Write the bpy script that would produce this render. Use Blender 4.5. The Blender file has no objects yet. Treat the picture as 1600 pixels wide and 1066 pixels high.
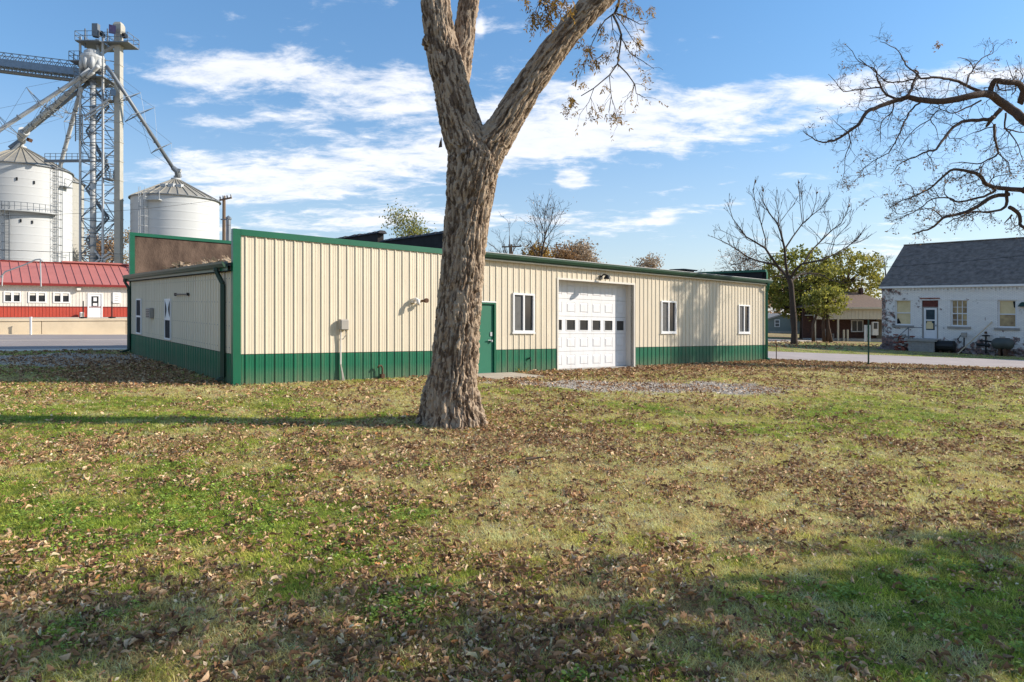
import bpy, math, random
import numpy as np
from mathutils import Vector, Matrix

# ------------------------------------------------------------------ camera, sky, sun
SC = bpy.context.scene
COL = SC.collection
F, H, S = 1045.0, 1.81, 0.0264       # focal length in photo pixels, eye height, fall of the land to the east
PXC, HOR = 800.0, 490.0
R = math.radians
cam_d = bpy.data.cameras.new('camera'); cam = bpy.data.objects.new('camera', cam_d); COL.objects.link(cam)
cam.location = (0, 0, H); cam.rotation_euler = (R(90), 0, 0)
cam_d.sensor_width = 36; cam_d.lens = F/1600*36; cam_d.shift_y = -43/1600
cam_d.clip_start = 0.1; cam_d.clip_end = 3000
SC.camera = cam

SUN_EL = R(28); SUN_DIR = Vector((0.995, 0.097, 0)).normalized()
sun_d = bpy.data.lights.new('sun', 'SUN'); sun = bpy.data.objects.new('sun', sun_d); COL.objects.link(sun)
sun_d.energy = 3.6; sun_d.angle = R(0.6); sun_d.color = (1.0, 0.90, 0.77)
to_sun = Vector((SUN_DIR.x*math.cos(SUN_EL), SUN_DIR.y*math.cos(SUN_EL), math.sin(SUN_EL)))
sun.rotation_euler = to_sun.to_track_quat('Z', 'Y').to_euler()
sun.location = (30, 3, 20)
SC.view_settings.view_transform = 'Standard'; SC.view_settings.look = 'None'
SC.view_settings.gamma = 1; SC.view_settings.use_curve_mapping = False
SC.view_settings.exposure = 1.0

world = bpy.data.worlds.new("World"); SC.world = world; world.use_nodes = True
wt = world.node_tree; wt.nodes.clear()
def wn(t, **k):
    n = wt.nodes.new(t)
    for a, b in k.items(): setattr(n, a, b)
    return n
def wm(op, a, b=None, c=None):
    n = wn('ShaderNodeMath', operation=op)
    for i, v in enumerate((a, b, c)):
        if v is None: continue
        if isinstance(v, (int, float)): n.inputs[i].default_value = v
        else: wt.links.new(v, n.inputs[i])
    return n.outputs[0]
wo = wn('ShaderNodeOutputWorld'); bg = wn('ShaderNodeBackground')
sky = wn('ShaderNodeTexSky', sky_type='NISHITA', sun_disc=False)
sky.sun_elevation = SUN_EL; sky.sun_rotation = math.atan2(SUN_DIR.x, SUN_DIR.y)
sky.altitude = 150; sky.air_density = 1.0; sky.dust_density = 0.6; sky.ozone_density = 2.5
tc = wn('ShaderNodeTexCoord'); sp = wn('ShaderNodeSeparateXYZ'); wt.links.new(tc.outputs['Generated'], sp.inputs[0])
dx, dy, dz = sp.outputs
yc = wm('MAXIMUM', dy, 0.03)
gx = wm('DIVIDE', dx, yc); gz = wm('DIVIDE', dz, yc)
# noise on a cloud layer far above the ground
zc = wm('ADD', wm('MAXIMUM', dz, 0.0), 0.16)
cmb = wn('ShaderNodeCombineXYZ'); wt.links.new(wm('DIVIDE', dx, zc), cmb.inputs[0]); wt.links.new(wm('DIVIDE', dy, zc), cmb.inputs[1])
def wnoise(scale, detail, rough, dist=0.0, off=(0, 0, 0), sc3=(1, 1, 1)):
    mp = wn('ShaderNodeMapping'); mp.inputs['Location'].default_value = off; mp.inputs['Scale'].default_value = sc3
    wt.links.new(cmb.outputs[0], mp.inputs[0])
    n = wn('ShaderNodeTexNoise'); n.inputs['Scale'].default_value = scale; n.inputs['Detail'].default_value = detail
    n.inputs['Roughness'].default_value = rough; n.inputs['Distortion'].default_value = dist
    wt.links.new(mp.outputs[0], n.inputs['Vector']); return n.outputs[0]
nA = wnoise(2.2, 9, 0.62, 0.6, (3.1, 0.4, 0), (1.0, 1.6, 1))
nB = wnoise(0.7, 3, 0.5, 0.0, (7, 2, 0))
# clouds standing in the sky: (x, y, rx, ry, tilt, weight) seen from the yard, as directions
CL = [(300, 118, 100, 34, 3, 1.0), (400, 108, 110, 30, 5, .8), (500, 118, 120, 28, 2, .8), (600, 120, 80, 22, -8, .9), (520, 178, 130, 26, -4, 1.1), (640, 150, 60, 24, 0, .8), (345, 192, 55, 9, 0, 1.0),
      (330, 262, 150, 28, -4, 1.0), (560, 262, 240, 40, -6, 1.25), (400, 305, 160, 20, -7, .8), (900, 214, 190, 34, -5, 1.3), (860, 165, 160, 40, -10, 1.0),
      (1120, 165, 260, 34, -7, 1.05), (1330, 140, 120, 22, -3, .7), (1190, 205, 160, 16, -8, .8), (520, 350, 230, 22, -3, .9), (700, 340, 200, 14, 0, .6),
      (892, 280, 24, 13, 0, 3.2), (1020, 345, 90, 13, -12, 1.1), (1034, 338, 17, 10, 0, 1.6), (960, 110, 45, 60, 15, .85), (1000, 60, 18, 36, 0, .7), (785, 85, 42, 12, -6, .9),
      (790, 105, 30, 10, 0, .5), (749, 42, 8, 14, 0, 1.0), (1060, 297, 30, 5, -8, .8), (1135, 286, 24, 4, -8, .8), (1240, 280, 60, 12, 8, .45), (1060, 243, 16, 9, 0, .9), (890, 355, 40, 30, 0, .5),
      (1400, 385, 190, 20, 0, .8), (1490, 120, 150, 18, 0, .5), (1560, 110, 60, 22, 0, .5), (620, 315, 120, 20, 0, .3)]
tot = None
for (cx, cy, rx, ry, tilt, w) in CL:
    ax = wm('MULTIPLY', wm('SUBTRACT', gx, (cx-PXC)/F), 1.0); az = wm('SUBTRACT', gz, (HOR-cy)/F)
    ca, sa = math.cos(R(-tilt)), math.sin(R(-tilt))
    u_ = wm('MULTIPLY', wm('MULTIPLY_ADD', ax, ca, wm('MULTIPLY', az, sa)), F/rx)
    v_ = wm('MULTIPLY', wm('MULTIPLY_ADD', az, ca, wm('MULTIPLY', ax, -sa)), F/ry)
    e = wm('EXPONENT', wm('MULTIPLY', wm('MULTIPLY_ADD', u_, u_, wm('MULTIPLY', v_, v_)), -0.9))
    e = wm('MULTIPLY', e, w)
    tot = e if tot is None else wm('ADD', tot, e)
tot = wm('MINIMUM', tot, 1.75)
# ragged edges from the noise; unseen cloud elsewhere thickened to add fill light
nC = wnoise(6.5, 10, 0.66, 0.3, (1.7, 5.1, 0), (1.0, 1.5, 1))
dens = wm('ADD', wm('ADD', wm('MULTIPLY', tot, 0.66), wm('MULTIPLY', wm('SUBTRACT', nA, 0.5), 1.9)), wm('MULTIPLY', wm('SUBTRACT', nC, 0.5), 2.3))
behind = wm('MULTIPLY', wm('SUBTRACT', nB, 0.36), wm('MULTIPLY', wm('LESS_THAN', dy, 0.25), 2.0))
dens = wm('ADD', dens, behind)
mr = wn('ShaderNodeMapRange', interpolation_type='SMOOTHSTEP'); wt.links.new(dens, mr.inputs['Value'])
mr.inputs['From Min'].default_value = 0.22; mr.inputs['From Max'].default_value = 1.10
mr.inputs['To Max'].default_value = 0.84
clm = wm('MULTIPLY', mr.outputs[0], wm('GREATER_THAN', dz, 0.0))
hz = wn('ShaderNodeMapRange'); wt.links.new(dz, hz.inputs['Value']); hz.inputs['From Min'].default_value = 0.0; hz.inputs['From Max'].default_value = 0.30
hz.inputs['To Min'].default_value = 0.55; hz.inputs['To Max'].default_value = 0.10
veil = wm('MAXIMUM', clm, hz.outputs[0])
mixc = wn('ShaderNodeMixRGB'); mixc.name = 'cloudmix'
hs = wn('ShaderNodeHueSaturation'); hs.inputs['Saturation'].default_value = 1.1; hs.inputs['Value'].default_value = 1.0
wt.links.new(sky.outputs[0], hs.inputs['Color'])
tintn = wn('ShaderNodeMixRGB', blend_type='MULTIPLY'); tintn.inputs[0].default_value = 1; tg = wn('ShaderNodeMapRange'); wt.links.new(dz, tg.inputs['Value']); tg.inputs['From Max'].default_value = 0.42
tgm = wn('ShaderNodeMixRGB'); wt.links.new(tg.outputs[0], tgm.inputs[0]); tgm.inputs[1].default_value = (.58, .55, .53, 1); tgm.inputs[2].default_value = (.40, .61, .68, 1); wt.links.new(tgm.outputs[0], tintn.inputs[2])
wt.links.new(hs.outputs[0], tintn.inputs[1])
hzmix = wn('ShaderNodeMixRGB'); wt.links.new(hz.outputs[0], hzmix.inputs[0]); wt.links.new(tintn.outputs[0], hzmix.inputs[1]); hzmix.inputs[2].default_value = (2.15, 2.45, 3.05, 1)
wt.links.new(clm, mixc.inputs[0]); wt.links.new(hzmix.outputs[0], mixc.inputs[1]); cshade = wn('ShaderNodeMixRGB'); wt.links.new(nC, cshade.inputs[0]); cshade.inputs[1].default_value = (2.9, 3.0, 3.3, 1); cshade.inputs[2].default_value = (4.45, 4.4, 4.45, 1); wt.links.new(cshade.outputs[0], mixc.inputs[2])
wt.links.new(mixc.outputs[0], bg.inputs[0]); bg.inputs[1].default_value = 0.15
wt.links.new(bg.outputs[0], wo.inputs[0])
SKYTINT = tintn; SKYHS = hs

# ------------------------------------------------------------------ helpers
def G(x, y=0.0):
    return -S*max(-45.0, min(60.0, x))
def P(px, py, D):
    return Vector(((px-PXC)/F*D, D, H+(HOR-py)/F*D))
def GD(px, py):
    return H*F/((py-HOR)-S*(px-PXC))
def GP(px, py):
    D = GD(px, py); X = (px-PXC)/F*D
    return Vector((X, D, G(X)))

def _h(xi, yi, zi, seed):
    with np.errstate(over='ignore'):
        h = xi.astype(np.int64).astype(np.uint32)*np.uint32(374761393)+yi.astype(np.int64).astype(np.uint32)*np.uint32(668265263)+zi.astype(np.int64).astype(np.uint32)*np.uint32(2246822519)+np.uint32(seed*1274126177 % 4294967291)
        h = (h ^ (h >> np.uint32(13)))*np.uint32(1274126177)
        h = h ^ (h >> np.uint32(16))
    return h.astype(np.float64)/4294967295.0
def vnoise(x, y, z=None, seed=1):
    x = np.asarray(x, float); y = np.asarray(y, float); z = np.zeros_like(x) if z is None else np.asarray(z, float)
    xi, yi, zi = np.floor(x), np.floor(y), np.floor(z)
    fx, fy, fz = x-xi, y-yi, z-zi
    fx, fy, fz = fx*fx*(3-2*fx), fy*fy*(3-2*fy), fz*fz*(3-2*fz)
    r = 0
    for a in (0, 1):
        for b in (0, 1):
            for c in (0, 1):
                w = (fx if a else 1-fx)*(fy if b else 1-fy)*(fz if c else 1-fz)
                r = r+w*_h(xi+a, yi+b, zi+c, seed)
    return r
def fbm(x, y, sc, seed=1, oct=4, z=None):
    t = 0; a = 1; n = 0
    for o in range(oct):
        k = 2.03**o/sc
        t = t+a*vnoise(np.asarray(x)*k+o*17.3, np.asarray(y)*k-o*9.1, None if z is None else np.asarray(z)*k, seed+o); n += a; a *= .55
    return t/n

class MB:
    """collects shapes in world coordinates and links them as one mesh object"""
    def __init__(s): s.v = []; s.f = []; s.a = []
    def add(s, vs, fs, a=0.0):
        o = len(s.v); s.v.extend(tuple(p) for p in vs); s.f.extend(tuple(i+o for i in f) for f in fs); s.a.extend([a]*len(fs)); return s
    def box8(s, c):   # 8 corners: bottom 4 ccw, top 4 ccw
        return s.add(c, [(3, 2, 1, 0), (4, 5, 6, 7), (0, 1, 5, 4), (1, 2, 6, 5), (2, 3, 7, 6), (3, 0, 4, 7)])
    def box(s, fr, u0, u1, v0, v1, z0, z1):
        return s.box8([fr(u0, v0, z0), fr(u1, v0, z0), fr(u1, v1, z0), fr(u0, v1, z0), fr(u0, v0, z1), fr(u1, v0, z1), fr(u1, v1, z1), fr(u0, v1, z1)])
    def bar(s, p, q, w, h=None):
        h = w if h is None else h
        p, q = Vector(p), Vector(q); d = (q-p).normalized(); up = Vector((0, 0, 1)) if abs(d.z) < .95 else Vector((0, 1, 0))
        a = d.cross(up).normalized()*w/2; b = a.cross(d).normalized()*h/2
        return s.box8([p-a-b, p+a-b, p+a+b, p-a+b, q-a-b, q+a-b, q+a+b, q-a+b])
    def tube(s, pts, rad, n=8, cap=True, a=0.0):
        pts = [Vector(p) for p in pts]; m = len(pts)
        if isinstance(rad, (int, float)): rad = [rad]*m
        t0 = (pts[1]-pts[0]).normalized(); up = Vector((0, 0, 1)) if abs(t0.z) < .9 else Vector((1, 0, 0))
        nrm = t0.cross(up).normalized(); o = len(s.v); prev = t0
        for i, p in enumerate(pts):
            t = (pts[min(i+1, m-1)]-pts[max(i-1, 0)]).normalized()
            ax = prev.cross(t)
            if ax.length > 1e-6: nrm = Matrix.Rotation(prev.angle(t), 3, ax.normalized()) @ nrm
            prev = t; bn = t.cross(nrm).normalized(); nrm = bn.cross(t).normalized()
            for k in range(n):
                an = 2*math.pi*k/n; s.v.append(tuple(p+(nrm*math.cos(an)+bn*math.sin(an))*rad[i]))
        for i in range(m-1):
            for k in range(n):
                k2 = (k+1) % n; s.f.append((o+i*n+k, o+i*n+k2, o+(i+1)*n+k2, o+(i+1)*n+k)); s.a.append(a)
        if cap:
            s.f.append(tuple(o+k for k in range(n))[::-1]); s.f.append(tuple(o+(m-1)*n+k for k in range(n))); s.a += [a, a]
        return s
    def lathe(s, c, prof, n=32, a0=0.0, a1=2*math.pi):
        c = Vector(c); o = len(s.v); full = abs(a1-a0-2*math.pi) < 1e-6; N = n if full else n+1
        for (r, z) in prof:
            for k in range(N):
                an = a0+(a1-a0)*k/n; s.v.append((c.x+r*math.cos(an), c.y+r*math.sin(an), c.z+z))
        for i in range(len(prof)-1):
            for k in range(n):
                k2 = (k+1) % N; s.f.append((o+i*N+k, o+i*N+k2, o+(i+1)*N+k2, o+(i+1)*N+k)); s.a.append(0.0)
        return s
    def build(s, name, mat, parent=None, smooth=False, kind=None, label=None, var=False, bevel=0):
        me = bpy.data.meshes.new(name)
        off = Vector(parent['_loc']) if parent is not None and '_loc' in parent else Vector((0, 0, 0))
        if parent is None and s.v:
            arr = np.array(s.v); off = Vector(((arr[:, 0].min()+arr[:, 0].max())/2, (arr[:, 1].min()+arr[:, 1].max())/2, arr[:, 2].min()))
        vs = [(p[0]-off.x, p[1]-off.y, p[2]-off.z) for p in s.v]
        me.from_pydata(vs, [], s.f); me.update()
        if var:
            at = me.attributes.new('var', 'FLOAT', 'FACE'); at.data.foreach_set('value', s.a)
        if smooth: me.polygons.foreach_set('use_smooth', [True]*len(me.polygons))
        if mat is not None: me.materials.append(mat)
        o = bpy.data.objects.new(name, me); COL.objects.link(o)
        if parent is None: o.location = off
        else: o.parent = parent
        if kind: o['kind'] = kind
        if label: o['label'] = label
        if bevel:
            b = o.modifiers.new('edge', 'BEVEL'); b.width = bevel; b.segments = 1; b.limit_method = 'ANGLE'
        if parent is not None: o['_loc'] = tuple(off)
        return o
def tag(o, label, cat, group=None, kind=None):
    o['label'] = label; o['category'] = cat
    if group: o['group'] = group
    if kind: o['kind'] = kind
    return o
def thing(name, loc, label, cat, group=None):
    o = bpy.data.objects.new(name, None); COL.objects.link(o); o.location = loc; o['_loc'] = tuple(loc); o.empty_display_size = .3
    return tag(o, label, cat, group)
def put(name, data, parent, off, loc=(0, 0, 0), rot=(0, 0, 0), scale=(1, 1, 1)):
    o = bpy.data.objects.new(name, data); COL.objects.link(o); o.parent = parent; o.location = loc; o.rotation_euler = rot; o.scale = scale
    return o

# ------------------------------------------------------------------ materials
def lin(r, g, b):
    f = lambda c: (c/255/12.92) if c/255 <= .04045 else ((c/255+.055)/1.055)**2.4
    return (f(r), f(g), f(b))
def mat(name, col, rough=.8, metal=0.0, var=.15, scale=4.0, bump=0.0, bscale=40.0, col2=None, stretch=(1, 1, 1), spec=.4, attr=False, detail=5, trans=0.0, dirt=0.0):
    m = bpy.data.materials.new(name); m.use_nodes = True; nt = m.node_tree; N = nt.nodes; L = nt.links
    b = N['Principled BSDF']; b.inputs['Roughness'].default_value = rough; b.inputs['Metallic'].default_value = metal
    b.inputs['Specular IOR Level'].default_value = spec
    tc = N.new('ShaderNodeTexCoord'); mp = N.new('ShaderNodeMapping'); mp.inputs['Scale'].default_value = stretch; L.new(tc.outputs['Object'], mp.inputs[0])
    nz = N.new('ShaderNodeTexNoise'); nz.inputs['Scale'].default_value = scale; nz.inputs['Detail'].default_value = detail; nz.inputs['Roughness'].default_value = .6; L.new(mp.outputs[0], nz.inputs['Vector'])
    rp = N.new('ShaderNodeValToRGB'); rp.color_ramp.elements[0].position = .3; rp.color_ramp.elements[1].position = .7
    c2 = col2 if col2 else tuple(c*(1+var) for c in col); c1 = col if col2 else tuple(c*(1-var) for c in col)
    rp.color_ramp.elements[0].color = (*c1, 1); rp.color_ramp.elements[1].color = (*c2, 1)
    src = nz.outputs[0]
    if attr:
        at = N.new('ShaderNodeAttribute'); at.attribute_name = 'var'
        ad = N.new('ShaderNodeMath'); ad.operation = 'MULTIPLY_ADD'; L.new(nz.outputs[0], ad.inputs[0]); ad.inputs[1].default_value = .35; L.new(at.outputs['Fac'], ad.inputs[2])
        src = ad.outputs[0]
        rp.color_ramp.elements[0].position = .15; rp.color_ramp.elements[1].position = 1.1
    L.new(src, rp.inputs[0]); L.new(rp.outputs[0], b.inputs['Base Color'])
    if dirt:   # mud splashed up from the ground and faint streaks
        sx = N.new('ShaderNodeSeparateXYZ'); L.new(tc.outputs['Object'], sx.inputs[0])
        h = N.new('ShaderNodeMath'); h.operation = 'MULTIPLY_ADD'; L.new(sx.outputs[0], h.inputs[0]); h.inputs[1].default_value = S; L.new(sx.outputs[2], h.inputs[2])
        mr_ = N.new('ShaderNodeMapRange'); L.new(h.outputs[0], mr_.inputs[0]); mr_.inputs[1].default_value = 0.0; mr_.inputs[2].default_value = .42; mr_.inputs[3].default_value = .62; mr_.inputs[4].default_value = .0
        d1 = N.new('ShaderNodeTexNoise'); d1.inputs['Scale'].default_value = 5; d1.inputs['Detail'].default_value = 9; d1.inputs['Roughness'].default_value = .7; L.new(tc.outputs['Object'], d1.inputs['Vector'])
        mp2 = N.new('ShaderNodeMapping'); mp2.inputs['Scale'].default_value = (5, 5, .35); L.new(tc.outputs['Object'], mp2.inputs[0]); d2 = N.new('ShaderNodeTexNoise'); d2.inputs['Scale'].default_value = 1.6; d2.inputs['Detail'].default_value = 6; L.new(mp2.outputs[0], d2.inputs['Vector'])
        st_ = N.new('ShaderNodeMapRange'); L.new(d2.outputs[0], st_.inputs[0]); st_.inputs[1].default_value = .52; st_.inputs[2].default_value = .80; st_.inputs[3].default_value = 0; st_.inputs[4].default_value = .34
        m1 = N.new('ShaderNodeMath'); m1.operation = 'MULTIPLY'; L.new(mr_.outputs[0], m1.inputs[0]); L.new(d1.outputs[0], m1.inputs[1]); m2 = N.new('ShaderNodeMath'); m2.operation = 'ADD'; L.new(m1.outputs[0], m2.inputs[0]); L.new(st_.outputs[0], m2.inputs[1]); m3 = N.new('ShaderNodeMath'); m3.operation = 'MULTIPLY'; m3.use_clamp = True; L.new(m2.outputs[0], m3.inputs[0]); m3.inputs[1].default_value = dirt
        mx_ = N.new('ShaderNodeMixRGB'); L.new(m3.outputs[0], mx_.inputs[0]); L.new(rp.outputs[0], mx_.inputs[1]); mx_.inputs[2].default_value = (.25, .19, .125, 1); L.new(mx_.outputs[0], b.inputs['Base Color'])
    if bump:
        bn = N.new('ShaderNodeTexNoise'); bn.inputs['Scale'].default_value = bscale; bn.inputs['Detail'].default_value = 6; L.new(mp.outputs[0], bn.inputs['Vector'])
        bp = N.new('ShaderNodeBump'); bp.inputs['Strength'].default_value = bump; bp.inputs['Distance'].default_value = .02; L.new(bn.outputs[0], bp.inputs['Height']); L.new(bp.outputs[0], b.inputs['Normal'])
    if trans:
        tr = N.new('ShaderNodeBsdfTranslucent'); L.new(rp.outputs[0], tr.inputs['Color']); mx = N.new('ShaderNodeMixShader'); mx.inputs[0].default_value = trans
        L.new(b.outputs[0], mx.inputs[1]); L.new(tr.outputs[0], mx.inputs[2]); L.new(mx.outputs[0], N['Material Output'].inputs[0])
    return m
def glass_mat(name, col, rough=.08):
    m = mat(name, col, rough, 0, .25, 3.0, spec=.6); return m
M = {}
M['beige'] = mat('beige_steel', lin(212, 200, 178), .45, dirt=.5, metal=0, var=.06, scale=1.2, bump=.35, bscale=2.2, stretch=(1, 1, .35), spec=.45)
M['green'] = mat('green_steel', lin(14, 98, 70), .38, dirt=1.0, metal=0, var=.10, scale=2.0, bump=.25, bscale=2.5, spec=.5)
M['green_trim'] = mat('green_trim', lin(16, 92, 66), .38, 0, .10, 2.0, spec=.5)
M['gutter'] = mat('gutter_green', lin(38, 70, 52), .45, 0, .14, 3.0, spec=.5)
M['dkgreen'] = mat('dark_green_pipe', lin(12, 52, 40), .45, 0, .12, 3.0, spec=.5)
M['white'] = mat('white_paint', (.72, .72, .72), .45, 0, .04, 3.0, spec=.4)
M['door_white'] = mat('garage_white', (.67, .67, .68), .5, dirt=.6, metal=0, var=.03, scale=2.0, spec=.35)
M['glass'] = glass_mat('window_glass', (.03, .032, .036))
M['glass_side'] = mat('insect_screen', (.045, .046, .05), .7, 0, .2, 6, spec=.03)
M['glass_screen'] = mat('window_screen', (.085, .085, .085), .5, 0, .2, 6)
M['tar'] = mat('tar_wall', (.022, .020, .020), .9, 0, .35, 4, .4, 20)
M['shingle'] = mat('shingle_dark', (.05, .05, .055), .95, 0, .4, 9, .5, 60)
M['brown_wall'] = mat('weathered_board', lin(62, 48, 40), .95, 0, .0, 2.6, .6, 30, col2=lin(116, 96, 82), stretch=(1, 1, .5), detail=9)
M['roofing'] = mat('roll_roofing', (.10, .09, .085), .95, 0, .3, 3, .3, 40)
M['concrete'] = mat('concrete', lin(196, 180, 155), .9, 0, .10, 1.1, .2, 30, detail=8)
M['conc_grey'] = mat('concrete_grey', lin(150, 146, 140), .9, 0, .15, 2.2, .3, 30, detail=8)
M['asphalt'] = mat('asphalt', lin(138, 130, 127), .9, 0, .10, .7, .2, 60, detail=9, stretch=(1, 1, 1))
M['asphalt_right'] = mat('asphalt_pale', lin(160, 150, 146), .9, 0, .12, .8, .2, 60, detail=9)
M['shoulder'] = mat('road_shoulder', lin(196, 184, 168), .95, 0, .12, 2.0, .3, 40, detail=8)
M['lot'] = mat('gravel_lot', lin(190, 176, 156), .95, 0, .12, 2.0, .3, 40)
M['galv'] = mat('galvanised', lin(170, 173, 174), .55, .0, .07, 2.0, spec=.5)
M['galv_dk'] = mat('galvanised_dull', lin(112, 118, 124), .55, .35, .15, 2.0, spec=.5)
M['galv_blue'] = mat('galvanised_blue', lin(110, 128, 146), .5, .3, .15, 2.0, spec=.5)
M['silo'] = mat('silo_steel', lin(182, 184, 184), .7, .0, .04, .6, spec=.45, stretch=(1, 1, .4))
M['silo_tan'] = mat('silo_tan', lin(160, 158, 150), .7, 0, .08, .6, spec=.3)
M['silo_roof'] = mat('silo_roof_steel', lin(142, 138, 128), .6, .0, .14, .8, spec=.5)
M['leg'] = mat('leg_beige', lin(164, 162, 152), .55, 0, .08, 1.2)
M['red_roof'] = mat('red_roof_steel', lin(172, 106, 98), .45, 0, .07, 1.0, spec=.5)
M['red'] = mat('red_steel', lin(168, 66, 50), .45, 0, .08, 1.5, spec=.45)
M['red_trim'] = mat('dark_red_trim', lin(120, 34, 30), .5, 0, .1, 2)
M['offwhite'] = mat('offwhite_steel', lin(206, 200, 190), .5, 0, .05, 1.5)
M['black'] = mat('black_paint', (.012, .012, .012), .5, 0, .2, 5)
M['greybox'] = mat('grey_plastic', lin(158, 152, 144), .6, 0, .06, 6)
M['pvc'] = mat('white_pvc', lin(214, 208, 200), .45, 0, .06, 8)
M['rust'] = mat('rusty_iron', lin(90, 66, 50), .85, 0.2, .3, 8, .3, 40)
M['pole_wood'] = mat('pole_wood', lin(110, 92, 76), .9, 0, .2, 5, .3, 30, stretch=(4, 4, .5))
M['bark_bare'] = mat('grey_bark', lin(70, 58, 50), .95, 0, .25, 3, .5, 25, stretch=(3, 3, .6))
M['bark_dark'] = mat('dark_bark', lin(84, 68, 58), .95, 0, .3, 3, .6, 18, stretch=(2, 2, .8))
M['twig'] = mat('twig_bark', lin(84, 72, 62), .95, 0, .2, 3)
M['leaf_green'] = mat('leaf_olive', (.095, .115, .020), .7, 0, 0, 1.0, col2=(.34, .32, .06), attr=True, trans=.45)
M['leaf_yellow'] = mat('leaf_yellow', (.16, .17, .025), .7, 0, 0, 1.0, col2=(.38, .33, .07), attr=True, trans=.45)
M['leaf_rust'] = mat('leaf_rust', (.15, .085, .04), .75, 0, 0, 1.0, col2=(.38, .23, .11), attr=True, trans=.25)
M['leaf_pecan'] = mat('leaf_pecan', (.12, .07, .02), .7, 0, 0, 1.0, col2=(.42, .25, .05), attr=True, trans=.35)
M['leaf_tan'] = mat('leaf_tan', (.24, .18, .12), .8, 0, 0, 1.0, col2=(.50, .38, .26), attr=True, trans=.2)
# ------------------------------------------------------------------ frames
U = Vector((0.771, 0.637, 0)); V = Vector((-0.637, 0.771, 0))
C0 = Vector((-6.31, 15.2, 0))
L_B, W_B = 22.9, 12.0
def B(u, v, z):
    x, y = C0.x+u*U.x+v*V.x, C0.y+u*U.y+v*V.y
    return Vector((x, y, z+G(x)))
def u_at(px, v=0.0):
    t = (px-PXC)/F; cx, cy = C0.x+v*V.x, C0.y+v*V.y
    return (t*cy-cx)/(U.x-t*U.y)

# ------------------------------------------------------------------ lawn fields
def inside_building(x, y, m=0.0):
    rx, ry = x-C0.x, y-C0.y
    u = rx*U.x+ry*U.y; v = rx*V.x+ry*V.y
    return (u > -m) & (u < L_B+m) & (v > -m) & (v < W_B+m)
def buv(x, y):
    rx, ry = x-C0.x, y-C0.y
    return rx*U.x+ry*U.y, rx*V.x+ry*V.y
def px_of(x, y):
    y = np.maximum(y, .5)
    z = -S*x
    return PXC+F*x/y, HOR-(z-H)*F/y
def sst(a, b, x):
    t = np.clip((x-a)/(b-a), 0, 1); return t*t*(3-2*t)
ROAD_R0, ROAD_R1 = GP(1200, 561.5), GP(1600, 576.0)      # near edge of the side street
RD = (ROAD_R1-ROAD_R0); RD.z = 0; RD.normalize(); RNn = Vector((-RD.y, RD.x, 0))
def road_v(x, y): return (x-ROAD_R0.x)*RNn.x+(y-ROAD_R0.y)*RNn.y
def gz_(x, y):
    b = fbm(x, y, 1.7, 41, 3)-.5
    return -S*np.clip(x, -45, 60)+b*0.05*(y < 29)*sst(0.0, 1.2, -road_v(x, y))*(1-inside_building(x, y, .6))*(1-sst(22.5, 24.2, y+.3*x*0)*(x < -8))
def blob(x, y, px, py, rx, ry):
    c = GP(px, py); return np.exp(-(((x-c.x)/rx)**2+((y-c.y)/ry)**2))
def f_gravel(x, y):
    g = .95*blob(x, y, 1000, 605, 2.6, 1.3)+1.0*blob(x, y, 1125, 605, 2.4, 1.3)+blob(x, y, 930, 602, 2.0, 1.2)*.8+blob(x, y, 860, 600, 1.5, .7)*.5
    g = g+1.6*blob(x, y, 120, 562, 3.0, 1.9)+1.5*blob(x, y, 195, 557, 2.4, 1.3)+1.2*blob(x, y, 50, 566, 2.2, 1.3)
    n = fbm(x, y, .9, 77, 5)
    return np.clip((g-.42)*1.8+(n-.5)*3.6, 0, 1)*np.clip(g*3, 0, 1)
TBX, TBY = GP(704, 662).x, GP(704, 662).y
def f_leaf(x, y):
    n1 = fbm(x, y, 1.1, 5, 4); n2 = fbm(x, y, .32, 9, 3)
    u, v = buv(x, y)
    n3 = fbm(x, y, .16, 12, 2); l = .40+.55*(n1-.5)*2.0+.60*(n2-.5)*2+.5*(n3-.5)*2
    wall = np.exp(-((v+.5)/1.0)**2)*(u > 5.5)*(u < 24)*.75            # swept up against the long wall
    front = np.exp(-((v+2.2)/1.6)**2)*(u > 6)*(u < 24)*.30
    side = np.exp(-((u+1.2)/1.6)**2)*(v > .3)*(v < 12)*.85*(1-sst(6.5, 10.0, v))  # in the lee of the short wall
    rv = -road_v(x, y)
    rd = np.exp(-((rv-2.6)/2.2)**2)*(x > 7.5)*.85                           # band along the side street
    low = sst(6.0, 4.0, y)*(1-sst(1.0, 2.2, x))*.42                      # near, under the tree to the right
    l = l+.38*np.exp(-((x-1.0*TBX)**2+(y-TBY)**2)/1.1)+wall+front+side+rd+low+.35*blob(x, y, 300, 700, 2.5, 1.0)+.3*blob(x, y, 900, 700, 3, 1.2)-.25*blob(x, y, 1420, 640, 3.5, 3)-.2*blob(x, y, 1500, 1000, 1.2, 1.0)-.3*blob(x, y, 100, 640, 3, 2.5)
    return np.clip(l, 0, 1.6)
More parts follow.
